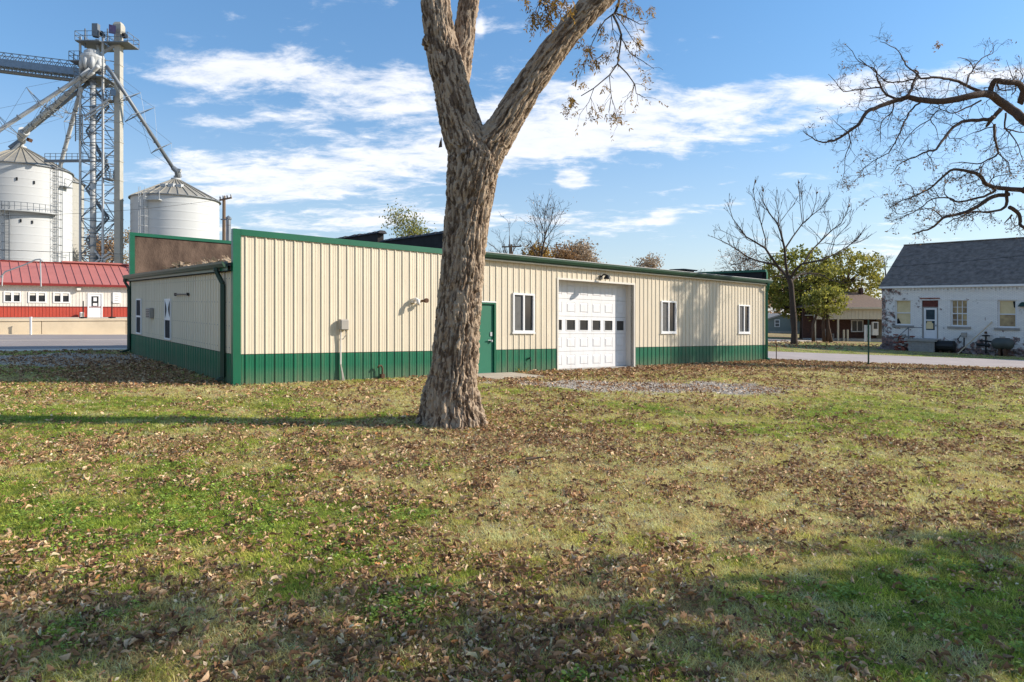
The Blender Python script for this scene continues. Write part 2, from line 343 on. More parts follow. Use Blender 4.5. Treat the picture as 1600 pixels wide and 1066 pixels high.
def f_green(x, y):
    n = fbm(x, y, 2.3, 21, 4); n2 = fbm(x, y, .6, 25, 3)
    g = .40+(n-.5)*1.5+(n2-.5)*1.5
    g = g+.45*blob(x, y, 330, 830, 1.6, 1.1)+.35*blob(x, y, 120, 760, 2.0, 2.2)+.55*blob(x, y, 1000, 668, 2.2, .5)+.5*blob(x, y, 1560, 950, .9, 1.0)+.3*blob(x, y, 250, 660, 4.5, .8)
    g = g+.3*blob(x, y, 1400, 650, 4, 2.2)+.5*blob(x, y, 1240, 568, 2.5, .9)+.3*blob(x, y, 560, 800, 1.5, 1)-.35*blob(x, y, 1150, 760, 2.6, 2.0)-.25*blob(x, y, 700, 720, 2, 1.2)
    g = g+.25*sst(-3, -9, x)
    return np.clip(g, 0, 1.2)

# ------------------------------------------------------------------ ground sheet
def ground():
    def line(segs):
        o = []
        for a, b, st in segs: o += list(np.arange(a, b-1e-6, st))
        return np.array(o)
    xs = line([(-900, -100, 100), (-100, -40, 10), (-40, -16, 1.5), (-16, 26, .28), (26, 50, 1.5), (50, 100, 10), (100, 901, 100)])
    ys = line([(-100, 0, 10), (0, 2.2, 1.0), (2.2, 34, .28), (34, 60, 1.5), (60, 100, 8), (100, 1501, 100)])
    X, Y = np.meshgrid(xs, ys); Z = gz_(X, Y)
    nx, ny = len(xs), len(ys)
    me = bpy.data.meshes.new('ground')
    me.vertices.add(nx*ny); me.vertices.foreach_set('co', np.stack([X, Y, Z], -1).reshape(-1))
    ii = np.arange(nx*ny).reshape(ny, nx)
    q = np.stack([ii[:-1, :-1], ii[:-1, 1:], ii[1:, 1:], ii[1:, :-1]], -1).reshape(-1, 4)
    me.loops.add(q.size); me.loops.foreach_set('vertex_index', q.reshape(-1).astype(np.int32))
    me.polygons.add(len(q)); me.polygons.foreach_set('loop_start', np.arange(0, q.size, 4, dtype=np.int32)); me.polygons.foreach_set('loop_total', np.full(len(q), 4, dtype=np.int32))
    me.update(calc_edges=True); me.validate()
    me.polygons.foreach_set('use_smooth', [True]*len(me.polygons))
    at = me.attributes.new('patch', 'FLOAT_COLOR', 'POINT')
    x, y = X.reshape(-1), Y.reshape(-1)
    c = np.stack([f_green(x, y), f_leaf(x, y), f_gravel(x, y)*(y > 12), np.ones_like(x)], -1)
    at.data.foreach_set('color', c.reshape(-1).astype(np.float32))
    o = bpy.data.objects.new('ground', me); COL.objects.link(o); o['kind'] = 'structure'; o['label'] = 'open lawn of green and straw coloured grass falling gently to the right'
    m = bpy.data.materials.new('lawn_soil'); m.use_nodes = True; nt = m.node_tree; N = nt.nodes; L = nt.links; b = N['Principled BSDF']; b.inputs['Roughness'].default_value = .95; b.inputs['Specular IOR Level'].default_value = .1
    at = N.new('ShaderNodeAttribute'); at.attribute_name = 'patch'; sp = N.new('ShaderNodeSeparateColor'); L.new(at.outputs['Color'], sp.inputs[0])
    tc = N.new('ShaderNodeTexCoord')
    def nz(s, d=8):
        n = N.new('ShaderNodeTexNoise'); n.inputs['Scale'].default_value = s; n.inputs['Detail'].default_value = d; n.inputs['Roughness'].default_value = .7; L.new(tc.outputs['Object'], n.inputs['Vector']); return n.outputs[0]
    def ramp(f, a, c1, bb, c2):
        r = N.new('ShaderNodeValToRGB'); r.color_ramp.elements[0].position = a; r.color_ramp.elements[1].position = bb; r.color_ramp.elements[0].color = (*c1, 1); r.color_ramp.elements[1].color = (*c2, 1); L.new(f, r.inputs[0]); return r.outputs[0]
    def mix(f, a, c):
        x = N.new('ShaderNodeMixRGB'); L.new(f, x.inputs[0]); L.new(a, x.inputs[1]); L.new(c, x.inputs[2]); return x.outputs[0]
    def add(a, k, c):
        x = N.new('ShaderNodeMath'); x.operation = 'MULTIPLY_ADD'; L.new(a, x.inputs[0]); x.inputs[1].default_value = k
        if isinstance(c, (int, float)): x.inputs[2].default_value = c
        else: L.new(c, x.inputs[2])
        return x.outputs[0]
    def sub(a, c):
        x = N.new('ShaderNodeMath'); x.operation = 'SUBTRACT'; L.new(a, x.inputs[0]); x.inputs[1].default_value = c; return x.outputs[0]
    n1, n2, n3 = nz(9), nz(2.5), nz(38)
    straw = ramp(n1, .35, (.20, .15, .075), .68, (.48, .38, .20))
    grn = ramp(n3, .35, (.075, .105, .022), .65, (.22, .25, .07))
    gsel = ramp(add(sub(n1, .5), 1.6, add(sub(n3, .5), .8, sp.outputs[0])), .35, (0, 0, 0), .75, (1, 1, 1))
    base = mix(gsel, straw, grn)
    lf = ramp(n3, .35, (.09, .055, .032), .68, (.34, .215, .135))
    lsel = ramp(add(sub(n1, .5), 1.8, add(sub(n3, .5), 1.2, sp.outputs[1])), .45, (0, 0, 0), .85, (1, 1, 1))
    base = mix(lsel, base, lf)
    gr = ramp(n3, .3, (.32, .27, .21), .7, (.60, .53, .44))
    grs = ramp(add(sub(n3, .5), .9, sp.outputs[2]), .3, (0, 0, 0), .6, (1, 1, 1))
    base = mix(grs, base, gr)
    L.new(base, b.inputs['Base Color'])
    bp = N.new('ShaderNodeBump'); bp.inputs['Strength'].default_value = .8; bp.inputs['Distance'].default_value = .03; L.new(n3, bp.inputs['Height']); L.new(bp.outputs[0], b.inputs['Normal'])
    me.materials.append(m)
ground()

def sheet(name, poly, z, m, label, thick=0.0):
    """a flat paved area following the fall of the land; poly = list of (x, y)"""
    mb = MB(); n = len(poly)
    top = [(x, y, G(x)+z) for x, y in poly]; bot = [(x, y, G(x)+z-.12) for x, y in poly]
    mb.add(top+bot, [tuple(range(n))]+[(i, i+n, (i+1) % n+n, (i+1) % n) for i in range(n)])
    me = bpy.data.meshes.new(name); me.from_pydata(mb.v, [], mb.f); me.materials.append(m)
    # keep the sheet planar strip by strip
    o = bpy.data.objects.new(name, me); COL.objects.link(o); o['kind'] = 'structure'; o['label'] = label
    return o
def along(o, d, n, t, w): return (o.x+d.x*t+n.x*w, o.y+d.y*t+n.y*w)
# side street to the right (clipped to where the land is one plane)
RW = 7.6
a = ROAD_R0
def strip(name, w0, w1, z, m, label, t0=-24, t1=42):
    sheet(name, [along(a, RD, RNn, t0, w0), along(a, RD, RNn, t1, w0), along(a, RD, RNn, t1, w1), along(a, RD, RNn, t0, w1)], z, m, label)
strip('side_street', 0.0, RW, .035, M['asphalt_right'], 'pale worn asphalt side street running past the brick house')
strip('street_edge', -.35, -.003, .030, M['shoulder'], 'pale gravelly edge along the near side of the side street')
# main street on the left, parallel to the long wall
LR0 = GP(0, 547); LR0.z = 0
def lstrip(name, w0, w1, z, m, label, t0=-22, t1=60):
    sheet(name, [along(LR0, U, V, t0, w0), along(LR0, U, V, t1, w0), along(LR0, U, V, t1, w1), along(LR0, U, V, t0, w1)], z, m, label)
DW0 = Vector((-24.6, 36.7, 0))
w_d = (DW0-LR0).dot(V)
lstrip('main_street', 0.0, w_d-.9, .035, M['asphalt'], 'grey asphalt street between the yard and the concrete retaining wall')
lstrip('street_shoulder', -1.2, -.004, .030, M['shoulder'], 'pale dusty shoulder of the main street')
lstrip('street_gutter', w_d-.896, w_d, .031, M['concrete'], 'concrete strip at the foot of the retaining wall')
lstrip('road_marking', (w_d-.9)*.52, (w_d-.9)*.52+.12, .041, M['shoulder'], 'faded pale line along the middle of the main street')
# raised lot behind the retaining wall
def D_(u, v, z): return Vector((DW0.x+u*U.x+v*V.x, DW0.y+u*U.y+v*V.y, z))
mb = MB(); mb.box(D_, -45, 14, .42, 150, -.5, 1.50); o = mb.build('raised_lot', M['lot'], None); o['kind'] = 'structure'; o['label'] = 'raised pale gravel lot behind the retaining wall'
rw = thing('retaining_wall', D_(-6, 0, .6), 'long low tan concrete retaining wall across the street on the left', 'wall')
for k in range(15):
    u0 = -45+k*4.0
    MB().box(D_, u0+.012, u0+3.988, 0, .40, -.3, 1.40).build('wall_panel', M['concrete'], rw, bevel=.01)
MB().box(D_, -45, 14.5, -.05, .41, 1.403, 1.53).build('coping', M['concrete'], rw)

# ------------------------------------------------------------------ main building
bld = thing('metal_building', B(0, 0, 0), 'long low beige and green ribbed metal workshop behind the big tree', 'building')
WH = 3.45; SPL = .71; UR = 7.0; EAVE = 3.46
def profile():
    """one steel sheet 0.9144 wide: four high ribs, two small ones between; (offset, outward)"""
    p = []
    for k in range(4):
        o = k*.2286
        p += [(o+.0, .0), (o+.014, .022), (o+.036, .022), (o+.050, .0), (o+.098, .0), (o+.104, .004), (o+.118, .004), (o+.124, .0), (o+.160, .0), (o+.166, .004), (o+.180, .004), (o+.186, .0)]
    p.append((.9144, 0.0)); return p
PROF = profile()
def rib_sheet(fr, s0, width, zb, zt, holes, smax):
    """fr(s, outward, z); zb, zt callables; holes = [(s0,s1,z0,z1)]"""
    mb = MB(); pr = [(s0+a_, h) for a_, h in PROF if a_ <= width+1e-6]
    end = min(s0+width, smax)
    ss = sorted(set([round(a_, 5) for a_, h in pr if a_ <= end]+[round(end, 5)]+[round(x, 5) for hh in holes for x in hh[:2] if s0 < x < end]))
    hp = lambda s: float(np.interp(s, [q[0] for q in pr], [q[1] for q in pr]))
    for i in range(len(ss)-1):
        a_, b_ = ss[i], ss[i+1]
        if b_-a_ < 1e-5: continue
        mid = (a_+b_)/2; iv = [(0, 1)]
        hs_ = sorted([(hh[2], hh[3]) for hh in holes if hh[0] <= mid <= hh[1]])
        zz = zb; segs = []
        for (h0, h1) in hs_:
            if h1 <= zb or h0 >= zt: continue
            if h0 > zz: segs.append((zz, h0))
            zz = max(zz, h1)
        if zz < zt: segs.append((zz, zt))
        for (z0, z1) in segs:
            mb.add([fr(a_, hp(a_), z0), fr(b_, hp(b_), z0), fr(b_, hp(b_), z1), fr(a_, hp(a_), z1)], [(0, 1, 2, 3)])
    return mb
GA0, GA1 = u_at(872), u_at(990.0); GAH = 2.95
DR1 = u_at(771.5); DR0 = DR1-1.0; DRH = 2.07
wins = [(u_at(800.5), u_at(834)), (u_at(1032), u_at(1055.5)), (u_at(1153), u_at(1170.5))]
WZ0, WZ1 = 1.24, 2.44
holes = [(w0, w1, WZ0, WZ1) for w0, w1 in wins]+[(GA0, GA1, -1, GAH), (DR0, DR1, -1, DRH)]
frF = lambda s, o_, z: B(s, -o_, z)
n = int(math.ceil(L_B/.9144))
for k in range(n):
    s0 = k*.9144
    r_ = rib_sheet(frF, s0, .9144, SPL+.006, 3.36, holes, L_B)
    if r_.f: r_.build('wall_panel', M['beige'], bld)
    r_ = rib_sheet(frF, s0, .9144, .0, SPL-.006, holes, L_B)
    if r_.f: r_.build('green_wall_panel', M['green'], bld)
# short side wall
SW = [(5.78, 6.52, .76, 1.98), (9.95, 10.75, .76, 1.98)]
frS = lambda s, o_, z: B(-o_, s, z)
n2_ = int(math.ceil(W_B/.9144))
def quadflip(mb): mb.f = [tuple(reversed(f)) for f in mb.f]; return mb
for k in range(n2_):
    s0 = k*.9144
    r_ = quadflip(rib_sheet(frS, s0, .9144, SPL+.006, 2.72, SW, W_B)); r_.build('side_wall_panel', M['beige'], bld)
    r_ = quadflip(rib_sheet(frS, s0, .9144, .0, SPL-.006, SW, W_B)); r_.build('green_side_panel', M['green'], bld)
# inner shell walls so nothing shows through
def shell(): 
    mb = MB()
    def wallseg(u0, u1, z0, z1): mb.box(B, u0, u1, .035, .14, z0, z1)
    cuts = sorted([(GA0, GA1, -1, GAH), (DR0, DR1, -1, DRH)]+[(w0, w1, WZ0, WZ1) for w0, w1 in wins])
    c = 0.02
    for (a_, b_, z0, z1) in cuts:
        wallseg(c, a_, -.1, 3.38)
        if z0 > 0: wallseg(a_, b_, -.1, z0)
        wallseg(a_, b_, z1, 3.38); c = b_
    wallseg(c, L_B-.01, -.1, 3.38)
    mb.box(B, .035, .14, .14, 5.78, -.1, 2.7); mb.box(B, .035, .14, 5.78, 6.52, -.1, .76); mb.box(B, .035, .14, 5.78, 6.52, 1.98, 2.7)
    mb.box(B, .035, .14, 6.52, 9.95, -.1, 2.7); mb.box(B, .035, .14, 9.95, 10.75, -.1, .76); mb.box(B, .035, .14, 9.95, 10.75, 1.98, 2.7); mb.box(B, .035, .14, 10.75, W_B-.1, -.1, 2.7)
    mb.box(B, 0, L_B, W_B-.1, W_B-.02, -.1, 3.4); mb.box(B, L_B-.14, L_B-.02, .14, W_B-.1, -.1, 3.9)
    mb.build('inner_wall', M['tar'], bld)
    MB().box(B, .15, L_B-.15, .15, W_B-.12, -.05, .02).build('floor', M['conc_grey'], bld)
shell()
# corner and top trims
MB().box(B, -.035, .135, -.035, -.026, 0, WH+.12).box(B, -.040, -.0351, -.035, .10, 0, WH+.12).build('corner_trim', M['green_trim'], bld)
MB().box(B, -.03, UR, -.036, .12, WH+.0, WH+.125).box(B, .135, UR, -.040, -.0361, WH-.02, WH+.12).build('parapet_trim', M['green_trim'], bld)
for k in range(n):
    if k*.9144 < UR: rib_sheet(frF, k*.9144, .9144, 3.361, 3.448, [], UR).build('upper_wall_panel', M['beige'], bld)
MB().box(B, .03, UR, .012, .11, 2.6, WH-.01).build('parapet_wall', M['tar'], bld)
MB().box(B, .14, L_B, -.030, -.0232, SPL-.02, SPL+.02).box(B, -.030, -.0232, .1, W_B, SPL-.02, SPL+.02).build('wainscot_flashing', M['green_trim'], bld) if False else None
MB().box(B, L_B-.09, L_B+.03, -.040, -.0262, 0, EAVE+.5).box(B, L_B+.0, L_B+.03, -.0261, .09, 0, EAVE+.5).build('corner_trim', M['green_trim'], bld)
MB().box(B, L_B-.10, L_B+.03, .0, W_B, EAVE+.50, EAVE+.60).build('end_parapet_cap', M['green_trim'], bld)
MB().box(B, L_B-.04, L_B-.012, .02, W_B, 3.5, EAVE+.499).build('end_parapet', M['tar'], bld)  # black colour stands in for shade on the parapet's inner face
# roofs
rf = MB(); rf.box8([B(UR, -.16, 3.47), B(L_B-.05, -.16, 3.47), B(L_B-.05, W_B, 3.70), B(UR, W_B, 3.70), B(UR, -.16, 3.56), B(L_B-.05, -.16, 3.56), B(L_B-.05, W_B, 3.79), B(UR, W_B, 3.79)]); rf.build('main_roof', M['roofing'], bld)
rf = MB(); rf.box8([B(-.12, .12, 2.72), B(UR-.1, .12, 2.98), B(UR-.1, W_B-.2, 2.98), B(-.12, W_B-.2, 2.72), B(-.12, .12, 2.80), B(UR-.1, .12, 3.06), B(UR-.1, W_B-.2, 3.06), B(-.12, W_B-.2, 2.80)]); rf.build('wing_roof', M['roofing'], bld)
# roof edge shingles over the gutter
rng = random.Random(3)
mb = MB()
for k in range(int((L_B-UR)/.33)):
    u0 = UR+k*.33; mb.box(B, u0+.01, u0+.32, -.20, .1, 3.565, 3.585+rng.random()*.012)
mb.build('edge_shingle', M['shingle'], bld, kind='stuff')
# soffit + gutters
MB().box(B, UR, L_B-.1, -.16, -.03, 3.36, 3.40).build('soffit', M['beige'], bld)
def gutter(fr, a0, a1, o0, z):
    mb = MB(); prof = [(0, 0), (.085, 0), (.10, .03), (.125, .075), (.13, .13), (.118, .13)]
    pts = [[fr(s, o0+p_, z+q_) for p_, q_ in prof] for s in (a0, a1)]
    nn = len(prof)
    mb.add(pts[0]+pts[1], [(i, i+1, i+1+nn, i+nn) for i in range(nn-1)]+[tuple(range(nn))[::-1], tuple(range(nn, 2*nn))])
    mb.add([fr(a0, o0, z), fr(a1, o0, z), fr(a1, o0, z+.14), fr(a0, o0, z+.14)], [(0, 1, 2, 3)])
    return mb
gm = gutter(frF, UR-.1, L_B+.02, .162, 3.44); g_o = gm.build('gutter', M['gutter'], bld)
MB().box(B, UR-.08, L_B, -.302, -.288, 3.572, 3.59).build('gutter_lip', M['galv'], g_o)
MB().box(B, UR, L_B-.02, -.161, -.150, 3.40, 3.468).build('fascia', M['gutter'], bld)
gm = gutter(frS, .06, W_B+.05, .125, 2.69); gm.build('gutter', M['gutter'], bld)
MB().box(B, -.124, -.112, .1, W_B, 2.62, 2.719).build('fascia', M['green_trim'], bld)
MB().box(B, -.111, .0, .1, W_B, 2.60, 2.64).build('soffit', M['tar'], bld)
# stepped party wall above the roof, black tar with a tile coping
pw = MB(); pw.box(B, UR, UR+.25, .4, 6.3, 2.9, 4.28); pw.box(B, UR, UR+.25, 6.3, W_B, 2.9, 4.62); pw_o = pw.build('party_wall', M['tar'], bld)
for k in range(28):
    v0 = .4+k*.41
    if v0 > W_B-.4: break
    zt = 4.28 if v0 < 6.1 else 4.62
    w = .40; e = rng.uniform(0, .03)
    mb = MB(); cx = [B(UR-.06, v0, zt+.0), B(UR+.31, v0, zt), B(UR+.31, v0+w, zt), B(UR-.06, v0+w, zt), B(UR+.03, v0+.01, zt+.08+e), B(UR+.22, v0+.01, zt+.08+e), B(UR+.22, v0+w-.03, zt+.055+e), B(UR+.03, v0+w-.03, zt+.055+e)]
    mb.box8(cx).build('coping_tile', M['shingle'], pw_o)
# rear facade seen from behind: brown weathered boards
fb = MB(); fb.box(B, .12, UR+10, W_B-.12, W_B, 2.6, 4.28); fb.build('facade_parapet', M['brown_wall'], bld)
MB().box(B, -.04, UR+10, W_B-.16, W_B+.06, 4.285, 4.40).build('facade_cap', M['green_trim'], bld)
MB().box(B, -.04, .118, W_B-.16, W_B+.05, 0.0, 4.283).build('facade_edge_trim', M['green_trim'], bld)
# downspouts
def spout(pts, w=.085, d=.06, name='downspout', m='dkgreen'):
    mb = MB()
    for i in range(len(pts)-1): mb.bar(pts[i], pts[i+1], w, d)
    return mb.build(name, M[m], bld, bevel=.006)
spout([B(-.19, .72, 2.70), B(-.19, .72, 2.62), B(-.07, .62, 2.32), B(-.07, .62, .14), B(-.22, .66, .05)], .10, .08)
spout([B(-.19, W_B-.1, 2.70), B(-.19, W_B-.1, 2.58), B(-.07, W_B-.15, 2.36), B(-.07, W_B-.15, .12), B(-.35, W_B-.15, .04)], .10, .08)
spout([B(L_B-.25, -.23, 3.44), B(L_B-.25, -.23, 3.34), B(L_B-.17, -.085, 3.08), B(L_B-.17, -.085, .14), B(L_B-.17, -.26, .05)], .10, .08, m='green_trim')
# ---- windows on the long wall
def slider(u0, u1):
    w = MB(); fw = .055
    w.box(B, u0, u1, -.05, .06, WZ0, WZ0+fw); w.box(B, u0, u1, -.05, .06, WZ1-fw, WZ1)
    w.box(B, u0, u0+fw, -.05, .06, WZ0+fw, WZ1-fw); w.box(B, u1-fw, u1, -.05, .06, WZ0+fw, WZ1-fw)
    f_ = w.build('window_frame', M['white'], bld)
    um = (u0+u1)/2
    MB().box(B, um-.03, um+.03, -.045, .04, WZ0+fw, WZ1-fw).build('meeting_stile', M['white'], f_)
    MB().box(B, u0+fw, um-.03, .0, .012, WZ0+fw, WZ1-fw).build('pane', M['glass_screen'], f_)
    MB().box(B, um+.03, u1-fw, .012, .024, WZ0+fw, WZ1-fw).build('pane', M['glass'], f_)
    MB().box(B, um+.05, u1-fw, .05, .06, WZ0+.5, WZ1-fw).build('blind', M['conc_grey'], f_)
    MB().box(B, u0-.03, u1+.03, -.055, -.024, WZ0-.045, WZ0-.002).build('sill', M['white'], f_)
for w0, w1 in wins: slider(w0, w1)
# ---- side windows
for i, (v0, v1, z0, z1) in enumerate(SW):
    w = MB(); fw = .05
    w.box(B, -.05, .06, v0, v1, z0, z0+fw); w.box(B, -.05, .06, v0, v1, z1-fw, z1); w.box(B, -.05, .06, v0, v0+fw, z0+fw, z1-fw); w.box(B, -.05, .06, v1-fw, v1, z0+fw, z1-fw)
    zm = (z0+z1)/2; w.box(B, -.045, .05, v0+fw, v1-fw, zm-.03, zm+.03)
    f_ = w.build('window_frame', M['white'], bld)
    MB().box(B, -.034, -.022, v0+fw, v1-fw, z0+fw, zm-.03).build('pane', M['glass_side'], f_)
    MB().box(B, -.034, -.022, v0+fw, v1-fw, zm+.03, z1-fw).build('pane', M['glass_side'], f_)
    if i == 0:  # a white curtain tied in at the middle, behind... seen bright through the upper light
        mb = MB(); N_ = 14; vs = []; zz0, zz1 = zm+.03, z1-fw; vm = (v0+v1)/2; hw = (v1-v0)/2-fw-.01
        for j in range(N_+1):
            z = zz0+(zz1-zz0)*j/N_; t = abs(j/N_*2-1); wd = hw*(.28+.70*t**1.6)
            for q in range(9):
                vs.append(B(-.041-.006*math.sin(q*2.4+j*.1), vm-wd+2*wd*q/8, z))
        mb.add(vs, [(j*9+q, j*9+q+1, (j+1)*9+q+1, (j+1)*9+q) for j in range(N_) for q in range(8)]); mb.build('curtain', M['white'], f_)
# ---- wall unit, light fittings, pipes (fixed to the building)
ac = MB().box(B, -.15, -.024, 8.05, 8.60, 1.36, 1.68).build('wall_vent_unit', M['greybox'], bld, bevel=.01)
mb = MB()
for k in range(5): mb.box(B, -.160, -.1502, 8.10, 8.55, 1.39+k*.054, 1.415+k*.054)
mb.build('louvre', M['black'], ac)
MB().bar(B(-.06, 3.8, 2.10), B(-.06, 5.2, 2.10), .03).box(B, -.08, -.024, 3.80, 3.86, 2.06, 2.14).box(B, -.08, -.024, 5.14, 5.2, 2.06, 2.14).build('bracket_bar', M['black'], bld)
# garage door
gd = MB(); DV = .36
nsec = 5; sh = GAH/nsec; secs = []
ncol = 6; cw = (GA1-GA0)/ncol
def garage():
    for r in range(nsec):
        z0, z1 = r*sh+.004, (r+1)*sh-.004; zo = .0 if r else .015
        mb = MB(); pw_, ph_ = .40, .34
        zc0 = (z0+z1)/2-ph_/2; zc1 = zc0+ph_
        # stiles and rails around the raised or glazed fields
        mb.box(B, GA0, GA1, DV, DV+.04, z0+zo, zc0); mb.box(B, GA0, GA1, DV, DV+.04, zc1, z1)
        for c in range(ncol+1):
            ua = GA0 if c == 0 else GA0+(c-1)*cw+cw/2+pw_/2
            ub = GA1 if c == ncol else GA0+c*cw+cw/2-pw_/2
            mb.box(B, ua, ub, DV, DV+.04, zc0, zc1)
        s_o = mb.build('door_section', M['door_white'], gdoor)
        for c in range(ncol):
            ua = GA0+c*cw+cw/2-pw_/2; ub = ua+pw_
            if r == 2:
                MB().box(B, ua, ub, DV+.022, DV+.03, zc0, zc1).build('pane', M['glass'], s_o)
                MB().box(B, ua-.025, ub+.025, DV-.012, DV-.0005, zc0-.025, zc0).box(B, ua-.025, ub+.025, DV-.012, DV-.0005, zc1, zc1+.025).box(B, ua-.025, ua, DV-.012, DV-.0005, zc0, zc1).box(B, ub, ub+.025, DV-.012, DV-.0005, zc0, zc1).build('pane_frame', M['white'], s_o)
            else:
                mp_ = MB(); g_ = .010; b_ = .05
                o8 = [B(ua, DV+g_, zc0), B(ub, DV+g_, zc0), B(ub, DV+g_, zc1), B(ua, DV+g_, zc1)]
                i8 = [B(ua+b_, DV-.006, zc0+b_), B(ub-b_, DV-.006, zc0+b_), B(ub-b_, DV-.006, zc1-b_), B(ua+b_, DV-.006, zc1-b_)]
                m8 = [B(ua+.012, DV+g_, zc0+.012), B(ub-.012, DV+g_, zc0+.012), B(ub-.012, DV+g_, zc1-.012), B(ua+.012, DV+g_, zc1-.012)]
                mp_.add(o8+m8+i8, [(0, 1, 5, 4), (1, 2, 6, 5), (2, 3, 7, 6), (3, 0, 4, 7), (4, 5, 9, 8), (5, 6, 10, 9), (6, 7, 11, 10), (7, 4, 8, 11), (8, 9, 10, 11)])
                mp_.build('raised_panel', M['door_white'], s_o)
gdoor = bpy.data.objects.new('garage_door', None); COL.objects.link(gdoor); gdoor.parent = bld; gdoor.location = (0, 0, 0); gdoor['_loc'] = bld['_loc']; gdoor['label'] = 'white sectional overhead door with one row of six small windows'
garage()
MB().box(B, GA0-.06, GA0, -.03, DV+.05, 0, GAH+.06).box(B, GA1, GA1+.06, -.03, DV+.05, 0, GAH+.06).box(B, GA0, GA1, -.03, DV+.05, GAH, GAH+.06).build('door_jamb', M['offwhite'], bld)
MB().box(B, GA0-.05, GA1+.05, -.25, .5, -.10, .012).build('door_slab', M['conc_grey'], bld)
# green entry door
MB().box(B, DR0-.05, DR0, -.035, .1, 0, DRH+.05).box(B, DR1, DR1+.05, -.035, .1, 0, DRH+.05).box(B, DR0, DR1, -.035, .1, DRH, DRH+.05).build('door_frame', M['green_trim'], bld)
MB().box(B, DR0-.06, DR1+.06, -.045, -.0355, DRH+.05, DRH+.085).build('drip_cap', M['white'], bld)
ed = MB().box(B, DR0+.005, DR1-.005, .02, .06, .03, DRH-.005).build('entry_door', mat('door_green', lin(30, 102, 78), .5, 0, .05, 2), bld)
MB().box(B, DR1-.13, DR1-.06, -.0, .019, 1.12, 1.24).lathe(B(DR1-.10, -.02, .98)-Vector((0, 0, .03)), [(.0, 0), (.035, .0), (.035, .06), (0, .06)], 10).bar(B(DR1-.10, -.03, 1.0), B(DR1-.24, -.03, 1.0), .022).build('door_handle', M['galv'], ed)
MB().box(B, DR0-.05, DR1+.05, -.10, .02, -.02, .03).build('threshold', M['conc_grey'], bld)

# screw rows on the steel
mb = MB(); s = .11
while s < L_B-.1:
    for z in (1.15, 2.0, 2.62, 3.22):
        if not any(h[0]-.03 < s < h[1]+.03 and h[2] < z < h[3] for h in holes): mb.box(B, s-.006, s+.006, -.008, -.0045, z-.006, z+.006)
    s += .2286
mb.build('screw', M['beige'], bld, kind='stuff')
mb = MB(); s = .11
while s < W_B-.1:
    for z in (.10, .62, .85, 1.35, 1.9, 2.45):
        if not any(h[0]-.03 < s < h[1]+.03 and h[2] < z < h[3] for h in SW): mb.box(B, -.012, -.0045, s-.010, s+.010, z-.010, z+.010)
    s += .2286
mb.build('screw', M['galv_dk'], bld, kind='stuff')
# top-level things fixed to or standing against the wall
def barn_light():
    u, z = u_at(938), 3.13
    t = thing('wall_light', B(u, 0, z), 'small dark gooseneck light above the white overhead door', 'light')
    MB().box(B, u-.07, u+.07, -.05, -.024, z-.07, z+.07).build('mount', M['black'], t)
    MB().tube([B(u, -.04, z+.02), B(u+.02, -.16, z+.10), B(u+.04, -.26, z+.06)], .025, 8).build('arm', M['black'], t)
    c = B(u+.05, -.28, z-.02); MB().lathe(c, [(.13, -.04), (.115, .015), (.05, .075), (.025, .10), (0, .10)], 16).build('lamp_shade', M['black'], t, smooth=True)
    MB().lathe(c, [(0, -.06), (.05, -.05), (.06, .0), (0, .05)], 10).build('bulb', M['greybox'], t, smooth=True)
barn_light()
def meter():
    u, z = u_at(534), 1.30
    t = thing('service_box', B(u, -.03, z), 'small grey utility box with a bent conduit below, on the beige wall', 'utility box')
    MB().box(B, u-.11, u+.12, -.17, -.025, z-.02, z+.25).build('box', M['greybox'], t, bevel=.02)
    MB().box(B, u-.09, u+.10, -.18, -.1705, z+.0, z+.23).build('cover', M['greybox'], t, bevel=.005)
    MB().tube([B(u-.06, -.08, z-.02), B(u-.06, -.06, .95), B(u-.06, -.06, .42)], .022, 8).build('conduit', M['pvc'], t)
    MB().tube([B(u+.05, -.09, z-.02), B(u+.07, -.10, z-.14), B(u+.0, -.09, z-.24), B(u-.05, -.06, z-.25)], .012, 6).build('cable', M['greybox'], t)
    MB().tube([B(u-.06, -.06, .42), B(u+.02, -.10, .0)], .018, 6).tube([B(u-.06, -.06, .42), B(u-.04, -.10, .2), B(u-.03, -.12, .0)], .016, 6).build('ground_pipe', M['greybox'], t)
meter()
u = u_at(645); z = 2.10
t = thing('vent_pipe', B(u, 0, z), 'white elbow vent pipe curving down out of the beige wall', 'pipe')
MB().tube([B(u, .0, z), B(u, -.16, z+.02), B(u+.02, -.24, z-.01), B(u+.02, -.26, z-.13)], .055, 12).build('elbow', M['pvc'], t, smooth=True)
MB().lathe(B(u, -.03, z-.02)+Vector((0, 0, 0)), [(0, -.05), (.085, -.05), (.085, .05), (0, .05)], 12).build('collar', M['pvc'], t)
u = u_at(659); z = 2.09
t = thing('capped_pipe', B(u, 0, z), 'short brown capped pipe sticking straight out beside the white elbow', 'pipe')
MB().tube([B(u, .0, z), B(u, -.20, z+.01)], .032, 10).build('stub', M['rust'], t)
MB().tube([B(u, -.20, z+.01), B(u, -.27, z+.012)], .062, 12).build('cap', M['rust'], t)
u = u_at(594)
t = thing('gooseneck_pipe', B(u, -.15, 0), 'small rusty gooseneck pipe rising from the ground at the green panels', 'pipe')
MB().tube([B(u, -.12, -.05), B(u, -.12, .30), B(u-.03, -.12, .36), B(u-.10, -.12, .36), B(u-.13, -.12, .31)], .024, 8).build('pipe', M['rust'], t, smooth=True)
MB().box(B, u-.05, u+.05, -.17, -.07, .04, .14).build('fitting', M['rust'], t)
u = u_at(826)
t = thing('hose_tap', B(u, 0, .42), 'little black outdoor tap low on the green panels under the window', 'tap')
